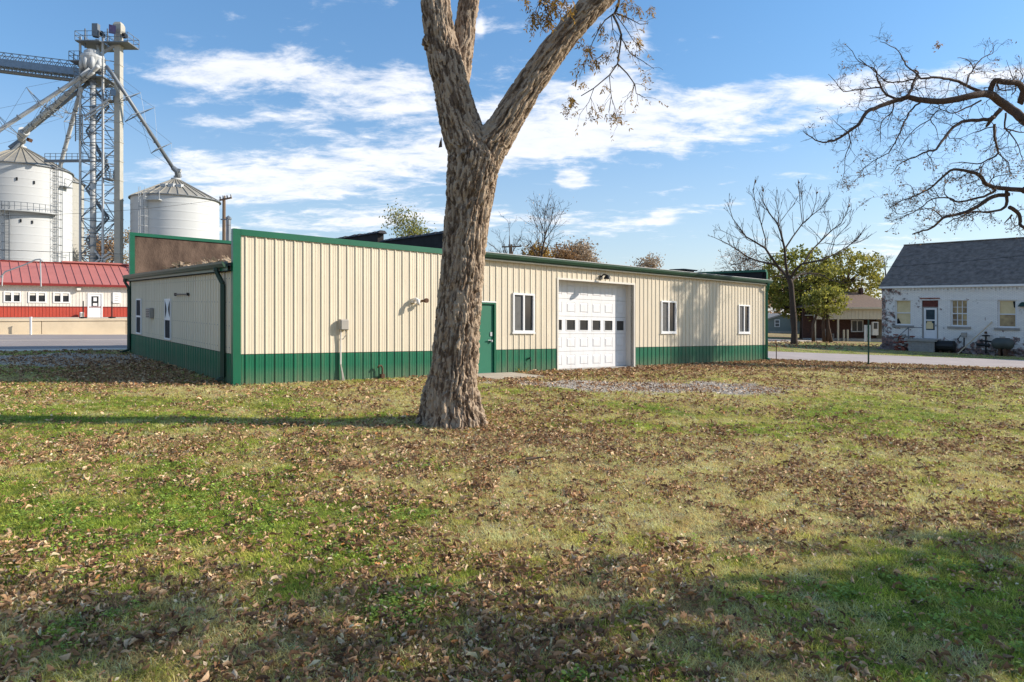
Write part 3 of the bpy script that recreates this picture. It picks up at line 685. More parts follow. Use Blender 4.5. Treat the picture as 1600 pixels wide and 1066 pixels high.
MB().tube([B(u, 0, .42), B(u, -.09, .42), B(u, -.11, .34)], .02, 8).build('spigot', M['black'], t)
MB().lathe(B(u, -.07, .45), [(0, 0), (.045, .0), (.045, .015), (0, .015)], 10).build('handle', M['black'], t)
# debris on the wing roof
rng = random.Random(8); mb = MB()
for k in range(420):
    v = rng.gauss(5.3, .5) if k < 300 else rng.gauss(1.9, .6); u = rng.uniform(.0, .5)
    if v < .3 or v > 11.5: continue
    c = B(u, v, 2.83+u*.04+abs(rng.gauss(0, .09 if k < 230 else .04))); a_ = rng.uniform(0, 6.28); s_ = rng.uniform(.04, .11); d1 = Vector((math.cos(a_), math.sin(a_), rng.uniform(-.5, .8)))*s_; d2 = Vector((-math.sin(a_), math.cos(a_), rng.uniform(-.6, .6)))*s_*.5
    mb.add([c-d1-d2, c+d1-d2, c+d1+d2, c-d1+d2], [(0, 1, 2, 3)], rng.random())
for k in range(60):
    v = rng.gauss(1.9, .6); c = B(rng.uniform(0, .4), max(.4, v), 2.84); a_ = rng.uniform(0, 6.28); mb.tube([c, c+Vector((math.cos(a_)*.25, math.sin(a_)*.25, rng.uniform(.02, .2)))], .006, 3, a=.6)
o = mb.build('leaf_debris', M['leaf_tan'], None, var=True); tag(o, 'heap of dry leaves and twigs lodged on the low wing roof', 'leaf litter', kind='stuff')
# a vent on the main roof
t = thing('roof_vent', B(17.5, .5, 3.6), 'small dark flat roof vent above the gutter near the right end', 'vent')
MB().box(B, 17.2, 17.9, .3, .8, 3.56, 3.70).build('curb', M['shingle'], t); MB().box(B, 17.1, 18.0, .2, .9, 3.702, 3.75).build('cap', M['shingle'], t)
# ------------------------------------------------------------------ grain silos
def silo(cx, D, rpx, zeave_px, apex_px, mat_wall, label, zbase=0.5, rings=True, nroof=30, roofm='silo_roof'):
    X = (cx-PXC)/F*D; r = rpx/F*D/math.sqrt(1+((cx-PXC)/F)**2)
    ze = H+(HOR-zeave_px)/F*D; za = H+(HOR-apex_px)/F*D
    c = Vector((X, D, zbase)); t = thing('grain_silo', c, label, 'silo', 'grain silos beyond the red roofed office')
    hgt = ze-zbase
    n = max(1, int(hgt/1.12)); rh = hgt/n
    # every ring is one band of corrugated sheet, shared by all
    mb = MB(); prof = []
    for k in range(9):
        prof += [(r+(0.012 if k % 2 else 0.0), k*rh/8)]
    prof = [(r+.025, 0.0), (r+.025, .05)]+[(a_, max(z_, .06)) for a_, z_ in prof[1:]]
    mb.lathe(c, prof, 56); first = mb.build('wall_ring', mat_wall, t, smooth=True)
    for k in range(1, n): put('wall_ring', first.data, t, None, (0, 0, k*rh))
    # roof sheets with a standing rib between them
    sh = MB(); da = 2*math.pi/nroof; rt = .55; rr = r+.22; dz = ze-.05; N2 = 1
    p = []
    for an in (0, da): p += [Vector((rr*math.cos(an), rr*math.sin(an), hgt-.06)), Vector((rt*math.cos(an), rt*math.sin(an), za-zbase-.25))]
    d1 = Vector((0, 0, .11)); w = .05
    tang = Vector((0, 1, 0))
    m2 = bpy.data.meshes.new('roof_panel')
    v_ = [p[0], p[1], p[2], p[3], p[0]+d1-tang*w, p[1]+d1-tang*w, p[0]+d1+tang*w, p[1]+d1+tang*w, p[0]-tang*w, p[1]-tang*w, p[0]+tang*w, p[1]+tang*w]
    m2.from_pydata([tuple(q) for q in v_], [], [(0, 2, 3, 1), (8, 4, 5, 9), (4, 6, 7, 5), (6, 10, 11, 7), (8, 10, 6, 4)]); m2.materials.append(M[roofm])
    for k in range(nroof): put('roof_panel', m2, t, None, (0, 0, 0), (0, 0, k*da))
    MB().lathe(c, [(0, za-zbase), (.62, za-zbase), (.66, za-zbase-.35), (.2, za-zbase-.35)], 16).lathe(c, [(.3, za-zbase), (.3, za-zbase+.35), (0, za-zbase+.35)], 12).build('roof_cap', M['galv'], t)
    MB().lathe(c, [(r+.24, hgt-.14), (r+.26, hgt-.14), (r+.26, hgt-.03), (r+.10, hgt-.03)], 56).build('eave_ring', M['galv_dk'], t)
    return t, c, r, ze, za
def on_silo(c, r, ang, z, out=0.0): return Vector((c.x+(r+out)*math.cos(ang), c.y+(r+out)*math.sin(ang), z))
def ladder(par, c, r, ang, z0, z1, cage=True, m='galv_dk'):
    mb = MB(); w = .25/r
    for s_ in (-w, w): mb.bar(on_silo(c, r, ang+s_, z0, .22), on_silo(c, r, ang+s_, z1, .22), .07)
    k = z0
    while k < z1: mb.bar(on_silo(c, r, ang-w, k, .22), on_silo(c, r, ang+w, k, .22), .045); k += .42
    o = mb.build('ladder', M[m], par)
    if cage:
        mb = MB(); k = z0+1.5; wc = .42/r
        while k < z1+.8:
            mb.tube([on_silo(c, r, ang-wc, k, .22), on_silo(c, r, ang-wc, k, .8), on_silo(c, r, ang, k, 1.05), on_silo(c, r, ang+wc, k, .8), on_silo(c, r, ang+wc, k, .22)], .035, 4, cap=False); k += 1.25
        for s_, o_ in ((-wc, .8), (0, 1.05), (wc, .8)): mb.bar(on_silo(c, r, ang+s_, z0+1.5, o_), on_silo(c, r, ang+s_, z1+.8, o_), .05)
        mb.build('ladder_cage', M[m], par)
SD = 92.0
SD1 = 100.0
s1, c1, r1, ze1, za1 = silo(34, SD1, 82, 266, 229, M['silo'], 'big pale grain silo nearest the frame edge, with a cage ladder and catwalk')
s2, c2, r2, ze2, za2 = silo(275, SD, 69.5, 313, 279, M['silo'], 'grain silo standing alone right of the lattice tower, fed by one long pipe')
s3, c3, r3, ze3, za3 = silo(92, SD1+12, 40, 286, 262, M['silo_tan'], 'narrow tan silo half hidden behind the big pale silo', nroof=20)
def facing(c): return math.atan2(-c.y, -c.x)
a1 = facing(c1); a2 = facing(c2)
# ladders and fittings
def ang_for_px(c, r, px):
    best = None
    for k in range(-80, 81):
        an = facing(c)+R(k); p = on_silo(c, r, an, 0); q = PXC+F*p.x/p.y
        if best is None or abs(q-px) < best[0]: best = (abs(q-px), an)
    return best[1]
al = ang_for_px(c1, r1, 86); ladder(s1, c1, r1, al, 1.6, ze1-.1)
al2 = ang_for_px(c1, r1, 11); ladder(s1, c1, r1, al2, 1.6, H+(HOR-335)/F*SD1, cage=True)
zc_ = H+(HOR-333)/F*(SD1-3)
mb = MB(); mbr = MB(); N_ = 16; aa = [ang_for_px(c1, r1, 0)-.5+(al-ang_for_px(c1, r1, 0)+.5)*k/N_ for k in range(N_+1)]
for k in range(N_):
    p, q = on_silo(c1, r1, aa[k], zc_), on_silo(c1, r1, aa[k+1], zc_)
    p2, q2 = on_silo(c1, r1, aa[k], zc_, 1.0), on_silo(c1, r1, aa[k+1], zc_, 1.0)
    dn = Vector((0, 0, .15)); mb.box8([p-dn, p2-dn, q2-dn, q-dn, p, p2, q2, q])
    for h_ in (.55, 1.1): mbr.bar(p2+Vector((0, 0, h_)), q2+Vector((0, 0, h_)), .05)
    mbr.bar(p2, p2+Vector((0, 0, 1.1)), .05)
cw_ = mb.build('catwalk', M['galv'], s1); mbr.build('railing', M['galv_dk'], cw_)
for px, py in ((27, 283), (53, 286), (33, 347), (51, 348)):
    an = ang_for_px(c1, r1, px); z = H+(HOR-py)/F*(SD1-4); MB().bar(on_silo(c1, r1, an, z-.2, .06), on_silo(c1, r1, an, z+.25, .06), .16).build('sensor', M['black'], s1)
an = ang_for_px(c1, r1, 98); z = H+(HOR-287)/F*(SD1-3)
mb = MB(); mb.bar(on_silo(c1, r1, an-.10, z, .5), on_silo(c1, r1, an+.14, z, .5), .9, .12); mb.bar(on_silo(c1, r1, an+.14, z, .1), on_silo(c1, r1, an+.14, z+1.1, .9), .06); mb.bar(on_silo(c1, r1, an-.10, z+1.1, .9), on_silo(c1, r1, an+.14, z+1.1, .9), .06); mb.bar(on_silo(c1, r1, an-.10, z, .9), on_silo(c1, r1, an-.10, z+1.1, .9), .06)
mb.build('platform', M['galv_dk'], s1)
an = ang_for_px(c1, r1, 98); z = H+(HOR-412)/F*(SD1-3); MB().bar(on_silo(c1, r1, an-.13, z, .2), on_silo(c1, r1, an+.10, z, .2), .3, .5).bar(on_silo(c1, r1, an-.13, z+.2, .5), on_silo(c1, r1, an-.13, z+2.0, .5), .06).bar(on_silo(c1, r1, an+.12, z+.2, .5), on_silo(c1, r1, an+.12, z+2.0, .5), .06).bar(on_silo(c1, r1, an-.13, z+1.4, .5), on_silo(c1, r1, an+.12, z+1.4, .5), .06).build('inspection_hatch', M['galv_dk'], s1)
al = ang_for_px(c2, r2, 229); ladder(s2, c2, r2, al, 1.6, ze2-.1, m='galv')
an = ang_for_px(c2, r2, 243); z = ze2-.9; mb = MB(); mb.bar(on_silo(c2, r2, an-.18, z, .4), on_silo(c2, r2, an+.14, z, .4), .8, .12)
for s_ in (-.18, .14): mb.bar(on_silo(c2, r2, an+s_, z, .8), on_silo(c2, r2, an+s_, z+1.1, .8), .06)
mb.bar(on_silo(c2, r2, an-.18, z+1.1, .8), on_silo(c2, r2, an+.14, z+1.1, .8), .06); mb.build('platform', M['galv'], s2)
for k in range(3):
    an = a2+.15-k*.32; p = Vector((c2.x+(r2*.55)*math.cos(an), c2.y+(r2*.55)*math.sin(an), ze2+(za2-ze2)*.45)); MB().box8([p+Vector(q) for q in ((-.35, -.35, -.1), (.35, -.35, -.1), (.35, .35, .1), (-.35, .35, .1), (-.35, -.35, .3), (.35, -.35, .3), (.35, .35, .45), (-.35, .35, .45))]).build('roof_hatch', M['galv'], s2)

# ------------------------------------------------------------------ lattice elevator tower
TD = 88.0
def T(px, py, d=0.0): return P(px, py, TD+d)
tw_c = T(149, 0); TX0, TX1 = T(133, 0).x, T(168, 0).x; TW = TX1-TX0; TY0, TY1 = TD-1.0, TD-1.0+TW
zt_ = lambda py: H+(HOR-py)/F*TD
tower = thing('elevator_tower', (tw_c.x, TD, .6), 'tall galvanised lattice tower carrying the ring of grain pipes', 'tower')
ztop = zt_(62)
for (x, y) in ((TX0, TY0), (TX1, TY0), (TX0, TY1), (TX1, TY1)):
    MB().bar((x, y, .4), (x, y, ztop if y == TY0 else ztop-1), .22).build('post', M['galv'], tower)
levels = [zt_(y) for y in (430, 400, 372, 343, 313, 285, 255, 226, 198, 170, 142, 118)]
br = MB()
for i, z in enumerate(levels):
    c4 = [(TX0, TY0), (TX1, TY0), (TX1, TY1), (TX0, TY1)]
    for k in range(4):
        a_, b_ = c4[k], c4[(k+1) % 4]; br.bar((*a_, z), (*b_, z), .085)
        if i+1 < len(levels):
            z2 = levels[i+1]; p, q = ((*a_, z), (*b_, z2)) if (i+k) % 2 else ((*b_, z), (*a_, z2)); br.bar(p, q, .075)
            br.bar((*a_, (z+z2)/2), (*b_, (z+z2)/2), .055)
br.build('bracing', M['galv_dk'], tower)
MB().tube([Vector((T(150, 0).x, TD-.6, .5)), Vector((T(150, 0).x, TD-.6, zt_(112)))], .36, 14).build('riser_pipe', M['galv'], tower, smooth=True)
mb = MB()
for k in range(16): mb.lathe((T(150, 0).x, TD-.6, zt_(425-k*19.5)), [(.37, 0), (.43, 0), (.43, .12), (.37, .12)], 14)
mb.build('flange', M['galv_dk'], tower)
# stairs zigzag between landings
st = MB(); zz = [zt_(y) for y in (425, 375, 340, 295, 260, 205, 165, 125)]
for i in range(len(zz)-1):
    xa, xb = (TX0+.2, TX1-.1) if i % 2 else (TX1-.1, TX0+.2)
    for yy in (TY0+.9, TY0+1.5): st.bar((xa, yy, zz[i]), (xb, yy, zz[i+1]), .09, .22)
    nst = 11
    for k in range(nst): f_ = (k+.5)/nst; st.bar((xa+(xb-xa)*f_, TY0+.9, zz[i]+(zz[i+1]-zz[i])*f_), (xa+(xb-xa)*f_, TY0+1.5, zz[i]+(zz[i+1]-zz[i])*f_), .2, .05)
st.build('stairs', M['galv_dk'], tower)
def platform(x0, x1, y0, y1, z, par, m='galv_dk', hrail=1.15, name='platform'):
    o = MB().box8([(x0, y0, z-.14), (x1, y0, z-.14), (x1, y1, z-.14), (x0, y1, z-.14), (x0, y0, z), (x1, y0, z), (x1, y1, z), (x0, y1, z)]).build(name, M[m], par)
    rr_ = MB(); cc = [(x0, y0), (x1, y0), (x1, y1), (x0, y1)]
    for k in range(4):
        a_, b_ = cc[k], cc[(k+1) % 4]
        for h_ in (hrail*.5, hrail): rr_.bar((*a_, z+h_), (*b_, z+h_), .055)
        rr_.bar((*a_, z), (*a_, z+hrail), .06); rr_.bar(((a_[0]+b_[0])/2, (a_[1]+b_[1])/2, z), ((a_[0]+b_[0])/2, (a_[1]+b_[1])/2, z+hrail), .05)
    rr_.build('railing', M[m], o); return o
platform(T(128, 0).x, T(172, 0).x, TD-1.6, TD+2.6, zt_(125), tower)
platform(T(131, 0).x, T(168, 0).x, TD-1.8, TD+2.0, zt_(71), tower)
platform(T(117, 0).x, T(133, 0).x, TD-1.2, TD+.6, zt_(99), tower)
platform(T(168, 0).x+.05, T(181, 0).x, TD-1.2, TD+.3, zt_(159), tower); platform(T(168, 0).x+.05, T(181, 0).x, TD-1.2, TD+.3, zt_(281), tower)
mb = MB()
for k in range(12): mb.bar(T(118, 182+k*3.2, -1.6), T(129, 182.6+k*3.2, -1.6), .10, .06)
for x in (118, 129): mb.bar(T(x, 178, -1.6), T(x, 221, -1.6), .1)
mb.bar(T(129, 180, -1.6), T(133, 180, -1.0), .1); mb.bar(T(129, 219, -1.6), T(133, 226, -1.0), .1)
mb.build('hanging_ladder', M['galv_dk'], tower)
mb = MB(); mb.bar(T(101, 176, -1.4), T(132, 180, -1.2), .14); mb.bar(T(132, 182, -1.2), T(171, 155, -1.2), .2); mb.bar(T(132, 188, -1.2), T(170, 161, -1.2), .16)
mb.bar(T(148, 392, -1.2), T(171, 420, -1.2), .2); mb.bar(T(132, 422, -1.2), T(172, 394, -1.2), .2); mb.bar(T(136, 424, -1.2), T(174, 400, -1.2), .2); mb.build('brace', M['galv'], tower)
# distributor drum with its outlets
dc = Vector((T(151, 0).x, TD-.8, zt_(103)))
px_ = TD/F
MB().lathe(dc, [(0, 22*px_*.9), (9*px_, 22*px_*.9), (12*px_, 19*px_*.9), (12.5*px_, 14*px_*.9), (17*px_, 10*px_), (17.5*px_, 7*px_), (17*px_, 5*px_), (14*px_, -6*px_), (12*px_, -12*px_), (0, -12*px_)], 24).build('distributor', M['galv'], tower, smooth=False)
for k in range(10):
    an = 2*math.pi*k/10+.2; d = Vector((math.cos(an), math.sin(an), 0)); p = dc+d*14*px_
    MB().tube([p+Vector((0, 0, 5*px_)), p+d*1.2*px_+Vector((0, 0, -3*px_)), p+d*1.0*px_+Vector((0, 0, -12*px_))], [.28, .30, .22], 10).build('outlet', M['galv'], tower, smooth=True)
# bucket elevator heads
MB().bar(T(150, 38, -.3), T(150, 57, -.3), .75, .6).lathe(T(150, 58, -.3), [(.4, 0), (.4, .3), (0, .6)], 12).build('elevator_head', M['galv_dk'], tower)
MB().tube([T(151, 62, -.3), T(155, 84, -.5)], .2, 8).build('chute', M['galv'], tower)
MB().bar(T(158, 55, 0), T(162, 55, 0), .7, .5).tube([T(155, 52), T(160, 52)], .3, 10).build('motor', M['black'], tower)
for xx in (133, 168): MB().bar(T(xx, 45, -1.0), T(xx, 75, -1.0), .12).build('mast', M['galv_dk'], tower)

leg = thing('bucket_elevator', T(185.5, 430), 'tall square beige elevator shaft beside the lattice tower', 'grain elevator')
lx0, lx1 = T(181, 0).x, T(190, 0).x; zL = [zt_(y) for y in range(432, 50, -30)]+[zt_(52)]
m_ = None
for i in range(len(zL)-1):
    MB().box8([(lx0, TD-.4, zL[i]), (lx1, TD-.4, zL[i]), (lx1, TD+.4, zL[i]), (lx0, TD+.4, zL[i]), (lx0, TD-.4, zL[i+1]-.0), (lx1, TD-.4, zL[i+1]), (lx1, TD+.4, zL[i+1]), (lx0, TD+.4, zL[i+1])]).box8([(lx0-.05, TD-.45, zL[i+1]-.12), (lx1+.05, TD-.45, zL[i+1]-.12), (lx1+.05, TD+.45, zL[i+1]-.12), (lx0-.05, TD+.45, zL[i+1]-.12), (lx0-.05, TD-.45, zL[i+1]-.02), (lx1+.05, TD-.45, zL[i+1]-.02), (lx1+.05, TD+.45, zL[i+1]-.02), (lx0-.05, TD+.45, zL[i+1]-.02)]).build('shaft_section', M['leg'], leg)
hd = MB(); hc = T(186, 52)
for (ha, hb, za_, zb_) in ((.40, .52, -.2, .25), (.52, .52, .252, 1.0), (.52, .36, 1.002, 1.35)): hd.box8([hc+Vector((sx*ha, sy*ha, za_)) for sx, sy in ((-1, -1), (1, -1), (1, 1), (-1, 1))]+[hc+Vector((sx*hb, sy*hb, zb_)) for sx, sy in ((-1, -1), (1, -1), (1, 1), (-1, 1))])
hd.build('elevator_head', M['leg'], leg)
MB().tube([T(186, 62), T(184, 68), T(160, 83)], [.35, .24, .22], 8).build('chute', M['galv'], leg)
platform(T(170, 0).x, T(208, 0).x, TD-1.2, TD+1.4, zt_(70), leg)
MB().box8([T(170, 52, -1.2), T(181, 54, -1.2), T(181, 54, -1.1), T(170, 52, -1.1), T(170, 38, -1.2), T(181, 40, -1.2), T(181, 40, -1.1), T(170, 38, -1.1)]).build('guard_panel', mat('faded_purple', lin(96, 84, 120), .6, 0, .2, 3), leg)
MB().box8([T(173, 148, -1.3), T(181, 150, -1.3), T(181, 150, -1.2), T(173, 148, -1.2), T(173, 138, -1.3), T(181, 140, -1.3), T(181, 140, -1.2), T(173, 138, -1.2)]).build('guard_panel', M['galv_blue'], leg)
MB().tube([T(192, 56, -.2), T(197, 56, -.2)], .35, 10).build('motor', M['black'], leg)
mb = MB()
for y in (98, 112, 178, 190, 245, 258, 320, 345, 405): mb.bar((TX1, TY0, zt_(y)), (lx0, TD, zt_(y)+.1), .09)
mb.build('tie_bar', M['galv_dk'], leg)

def pipe(pts, rad, label, trusses=(), m='galv'):
    t = thing('grain_spout', pts[-1], label, 'grain pipe', 'grain spouts fanning out from the tower')
    MB().tube(pts, rad, 10).build('pipe', M[m], t, smooth=True)
    a_, b_ = Vector(pts[0]), Vector(pts[-1]); d = (b_-a_).normalized()
    side = d.cross(Vector((0, 0, 1))).normalized(); up = side.cross(d).normalized()
    mb = MB(); k = 1.5
    while k < (b_-a_).length-1: 
        p = a_+d*k; mb.tube([p-d*.07, p+d*.07], rad+.06, 10); k += 3.0
    mb.build('flange', M['galv_dk'], t)
    for f_, w in trusses:
        p = a_+(b_-a_)*f_; tr = MB()
        arms = [p+up*w, p-up*w*.55+side*w*.9, p-up*w*.55-side*w*.9]
        for q in arms: tr.bar(p, q, .07)
        for i in range(3): tr.bar(arms[i], arms[(i+1) % 3], .05)
        tr.build('truss_spreader', M['galv_dk'], t)
        cb = MB()
        for q in arms: cb.tube([a_+(b_-a_)*max(0, f_-.30), q], .02, 3); cb.tube([q, a_+(b_-a_)*min(1, f_+.30)], .02, 3)
        cb.build('stay_cable', M['galv_dk'], t)
    return t
pipe([T(141, 108, -2), T(118, 126, -2), T(0, 203, -4), T(-60, 243, -5)], .26, 'upper grain pipe sloping out of the frame past two spreaders', ((.40, 2.4), (.66, 2.4)))
pipe([T(145, 113, -2.2), P(36, 205, SD1-2)], .27, 'lower grain pipe ending at the top of the big silo', ((.50, 1.6),))
pipe([T(153, 104, -2.6), P(40, 207, SD1-2.6)], .27, 'light grain pipe lying in front of the two others to the big silo', ((.32, 1.5), (.62, 1.6)))
pipe([T(148, 122, -.5), P(44, 206, SD1-.5)], .24, 'darkest grain pipe, underneath the others to the big silo', (), 'galv_dk')
pipe([T(127, 138, -1.2), P(95, 256, SD1-1), P(94, 262, SD1-1)], .28, 'steep grain pipe dropping behind the hanging ladder', ((.36, 1.2),))
pipe([T(166, 104, -1.6), T(176, 116, -1.6), P(270, 262, SD-.5)], .24, 'single grain pipe reaching right to the lone silo', ((.30, 1.9), (.46, 2.4), (.80, 1.7)), 'galv_dk')
t = thing('spout_head', P(36, 228, SD1), 'bulky junction box where several pipes meet over the big silo roof', 'pipe junction')
MB().tube([P(38, 205, SD1-2.2), P(33, 214, SD1-1.5), P(35, 222, SD1-.5)], [.75, .55, .45], 10).build('hopper', M['galv'], t)
MB().tube([P(35, 219, SD1-.8), P(17, 233, SD1-1.2)], [.42, .5], 10).tube([P(33, 222, SD1-1), P(8, 246, SD1-2.4)], .25, 8).build('branch_pipe', M['galv_dk'], t)
MB().bar(P(44, 218, SD1-.8), P(48, 220, SD1-.8), .7, .5).build('motor', M['rust'], t)
t = thing('spout_head', P(278, 276, SD), 'small elbow and cap joining the long pipe to the lone silo', 'pipe junction')
MB().tube([P(270, 262, SD-.5), P(277, 268, SD-.4), P(279, 277, SD)], [.34, .40, .45], 10).build('elbow', M['galv_dk'], t)
MB().bar(P(279, 266, SD-.4), P(283, 267, SD-.4), .4).build('motor', M['galv'], t)
# conveyor bridge coming in from the left
cv = thing('conveyor_bridge', T(60, 115), 'long enclosed conveyor bridge running from the tower top out of the frame', 'conveyor')
pa, pb = T(130, 115, .5), T(-140, 82, 1.5); d = (pb-pa).normalized(); sd = Vector((0, 1, 0))
up = Vector((0, 0, 1))
MB().box8([pa-sd*.7-up*.5, pb-sd*.7-up*.5, pb+sd*.7-up*.5, pa+sd*.7-up*.5, pa-sd*.7+up*.45, pb-sd*.7+up*.45, pb+sd*.7+up*.45, pa+sd*.7+up*.45]).build('housing', M['galv_blue'], cv)
mb = MB(); ln = (pb-pa).length; n_ = 22
for yy in (-.75, .75):
    for h_ in (-1.05, 1.25): mb.bar(pa+sd*yy+up*h_, pb+sd*yy+up*h_, .09)
    for k in range(n_):
        p, q = pa+d*(ln*k/n_)+sd*yy, pa+d*(ln*(k+.5)/n_)+sd*yy; r_ = pa+d*(ln*(k+1)/n_)+sd*yy
        mb.bar(p+up*.45, q+up*1.25, .06); mb.bar(q+up*1.25, r_+up*.45, .06); mb.bar(p-up*1.05, q-up*.5, .07); mb.bar(q-up*.5, r_-up*1.05, .07)
mb.build('truss', M['galv_dk'], cv)
MB().box8([pa-sd*.4-up*1.1, pb-sd*.4-up*1.1, pb+sd*.4-up*1.1, pa+sd*.4-up*1.1, pa-sd*.4-up*.98, pb-sd*.4-up*.98, pb+sd*.4-up*.98, pa+sd*.4-up*.98]).build('walkway', M['galv_dk'], cv)
cv = thing('catwalk_bridge', T(100, 251), 'thin horizontal catwalk between the big silo and the lattice tower', 'catwalk')
mb = MB(); mb.bar(T(70, 252, 2), T(168, 251, 2), .34); mb.build('deck', M['galv_dk'], cv)
mb = MB(); mb.bar(T(70, 240, 2), T(168, 240, 2), .05); mb.bar(T(70, 245, 2), T(168, 245, 2), .05)
for k in range(12): mb.bar(T(70+k*8.5, 252, 2), T(70+k*8.5, 240, 2), .06)
mb.build('railing', M['galv_dk'], cv)

# ------------------------------------------------------------------ red roofed office
R0 = Vector((-35.2, 56.4, 0))
def RB(u, v, z): return Vector((R0.x+u*U.x+v*V.x, R0.y+u*U.y+v*V.y, z))
def ru(px, v=0.0):
    t = (px-PXC)/F; cx, cy = R0.x+v*V.x, R0.y+v*V.y; return (t*cy-cx)/(U.x-t*U.y)
FZ = 1.50; WT = 4.10; WN = 2.36; RU0, RU1 = -26.0, 13.0
rb = thing('red_roofed_office', RB(-6, 0, FZ), 'long low white and red steel office with a red ribbed roof', 'building')
ow = [(ru(5.6), ru(33)), (ru(44), ru(72.5)), (ru(83), ru(109.5))]; dr = (ru(138.5), ru(158.5))
oz0, oz1 = 2.68, 3.55
def rframe(s, o_, z): return RB(s, -o_, z)
hol = [(a_, b_, oz0, oz1) for a_, b_ in ow]+[(dr[0], dr[1], 0, 3.46)]
k = 0
while RU0+k*.9144*3 < RU1:
    s0 = RU0+k*.9144*3; w_ = MB(); g_ = MB()
    for j in range(3):
        x_ = rib_sheet(rframe, s0+j*.9144, .9144, WN+.005, WT, hol, RU1); w_.add(x_.v, x_.f)
        x_ = rib_sheet(rframe, s0+j*.9144, .9144, FZ+.02, WN-.005, hol, RU1); g_.add(x_.v, x_.f)
    w_.build('wall_panel', M['offwhite'], rb); g_.build('red_wall_panel', M['red'], rb); k += 1
MB().box(RB, RU0, RU1, -.04, -.024, WN-.03, WN+.03).build('wall_flashing', M['red_trim'], rb)
iw = MB(); iw.box(RB, RU0, RU1, .9, 8, FZ, WT); iw.box(RB, RU0, RU0+.1, 0, 8, FZ, WT); iw.box(RB, RU1-.1, RU1, 0, 8, FZ, WT); iw.build('inner_wall', M['tar'], rb)
# standing seam roof, a sheet at a time
rise, run, ov = 1.95, 4.0, .45
def roofp(u, v): return RB(u, v, WT+.12+rise*(v+ov)/(run+ov))
u0 = RU0-.3; w = .61; kk = 0
while u0 < RU1+.3:
    mb = MB(); a_, b_ = roofp(u0, -ov), roofp(u0+w-.004, -ov); c_, d_ = roofp(u0+w-.004, run), roofp(u0, run); up = Vector((0, 0, .05))
    mb.add([a_, b_, c_, d_], [(0, 1, 2, 3)]); mb.box8([a_, roofp(u0+.05, -ov), roofp(u0+.05, run), d_, a_+up, roofp(u0+.05, -ov)+up, roofp(u0+.05, run)+up, d_+up]); mb.build('roof_panel', M['red_roof'], rb); u0 += w
def roofb(u, v): return RB(u, v, WT+.12+rise*(2*run+ov-v)/(run+ov))
MB().add([roofb(RU0-.3, run), roofb(RU1+.3, run), roofb(RU1+.3, 2*run+ov), roofb(RU0-.3, 2*run+ov)], [(0, 1, 2, 3)]).build('rear_roof', M['red_roof'], rb)
zr = WT+.12+rise
MB().box(RB, RU0-.3, RU1+.3, run-.12, run+.12, zr-.0, zr+.09).build('ridge_cap', M['red_trim'], rb)
MB().box(RB, ru(105), RU1+.3, run-.2, run+.2, zr+.092, zr+.22).build('ridge_vent', M['red_roof'], rb)
MB().box(RB, RU0-.3, RU1+.3, -ov-.03, -ov, WT-.06, WT+.14).build('fascia', M['red_trim'], rb)
MB().box(RB, RU0-.3, RU1+.3, -ov+.001, 0, WT+.0, WT+.04).build('soffit', M['red_trim'], rb)
for a_, b_ in ow:
    fw = .09; w = MB(); w.box(RB, a_, b_, -.06, .06, oz0, oz0+fw).box(RB, a_, b_, -.06, .06, oz1-fw, oz1).box(RB, a_, a_+fw, -.06, .06, oz0+fw, oz1-fw).box(RB, b_-fw, b_, -.06, .06, oz0+fw, oz1-fw); m_ = (a_+b_)/2; w.box(RB, m_-.08, m_+.08, -.05, .06, oz0+fw, oz1-fw)
    f_ = w.build('window_frame', M['white'], rb)
    MB().box(RB, a_+fw, m_-.08, .0, .02, oz0+fw, oz1-fw).build('pane', M['glass'], f_); MB().box(RB, m_+.08, b_-fw, .0, .02, oz0+fw, oz1-fw).build('pane', M['glass'], f_)
    MB().box(RB, a_+fw, b_-fw, -.004, -.001, oz1-.28, oz1-fw).build('blind', M['offwhite'], f_)
d_o = MB().box(RB, dr[0], dr[1], .0, .06, FZ, 3.46).build('office_door', M['white'], rb)
MB().box(RB, dr[0]-.08, dr[0]-.001, -.05, .05, FZ, 3.54).box(RB, dr[1]+.001, dr[1]+.08, -.05, .05, FZ, 3.54).box(RB, dr[0], dr[1], -.05, .05, 3.462, 3.54).build('door_frame', M['white'], rb)
dm = (dr[0]+dr[1])/2
MB().box(RB, dm-.25, dm+.25, -.02, -.001, 2.42, 3.26).build('door_window', M['glass'], d_o)
MB().box(RB, dm-.12, dm+.12, -.03, -.0205, 2.85, 3.16).box(RB, dm-.15, dm+.15, -.03, -.0205, 2.46, 2.68).build('paper_notice', M['white'], d_o)
t = thing('office_sign', RB(ru(181), -.06, 2.6), 'small white notice board with faint lines, right of the office door', 'sign')
s_ = MB().box(RB, ru(176), ru(188), -.10, -.03, 2.72, 3.62).build('board', M['white'], t)
mb = MB(); a_, b_ = ru(178), ru(186)
for i, (x0, x1) in enumerate(((0, .7), (.1, .9), (.15, .75), (.05, .85))): mb.box(RB, a_+(b_-a_)*x0, a_+(b_-a_)*x1, -.105, -.1005, 3.45-i*.18, 3.50-i*.18)
mb.build('faded_text', M['greybox'], t)
t = thing('wall_lamp', RB(ru(122), -.2, 3.8), 'white box lamp under the red eave left of the office door', 'light')
MB().box(RB, ru(119), ru(125.5), -.35, -.03, 3.72, 3.95).build('housing', M['offwhite'], t, bevel=.02); MB().box(RB, ru(119.5), ru(125), -.33, -.05, 3.69, 3.7185).build('lens', M['greybox'], t)
t = thing('air_conditioner', RB(ru(126), -.4, FZ), 'small white unit standing on the lot edge left of the door', 'air conditioner')
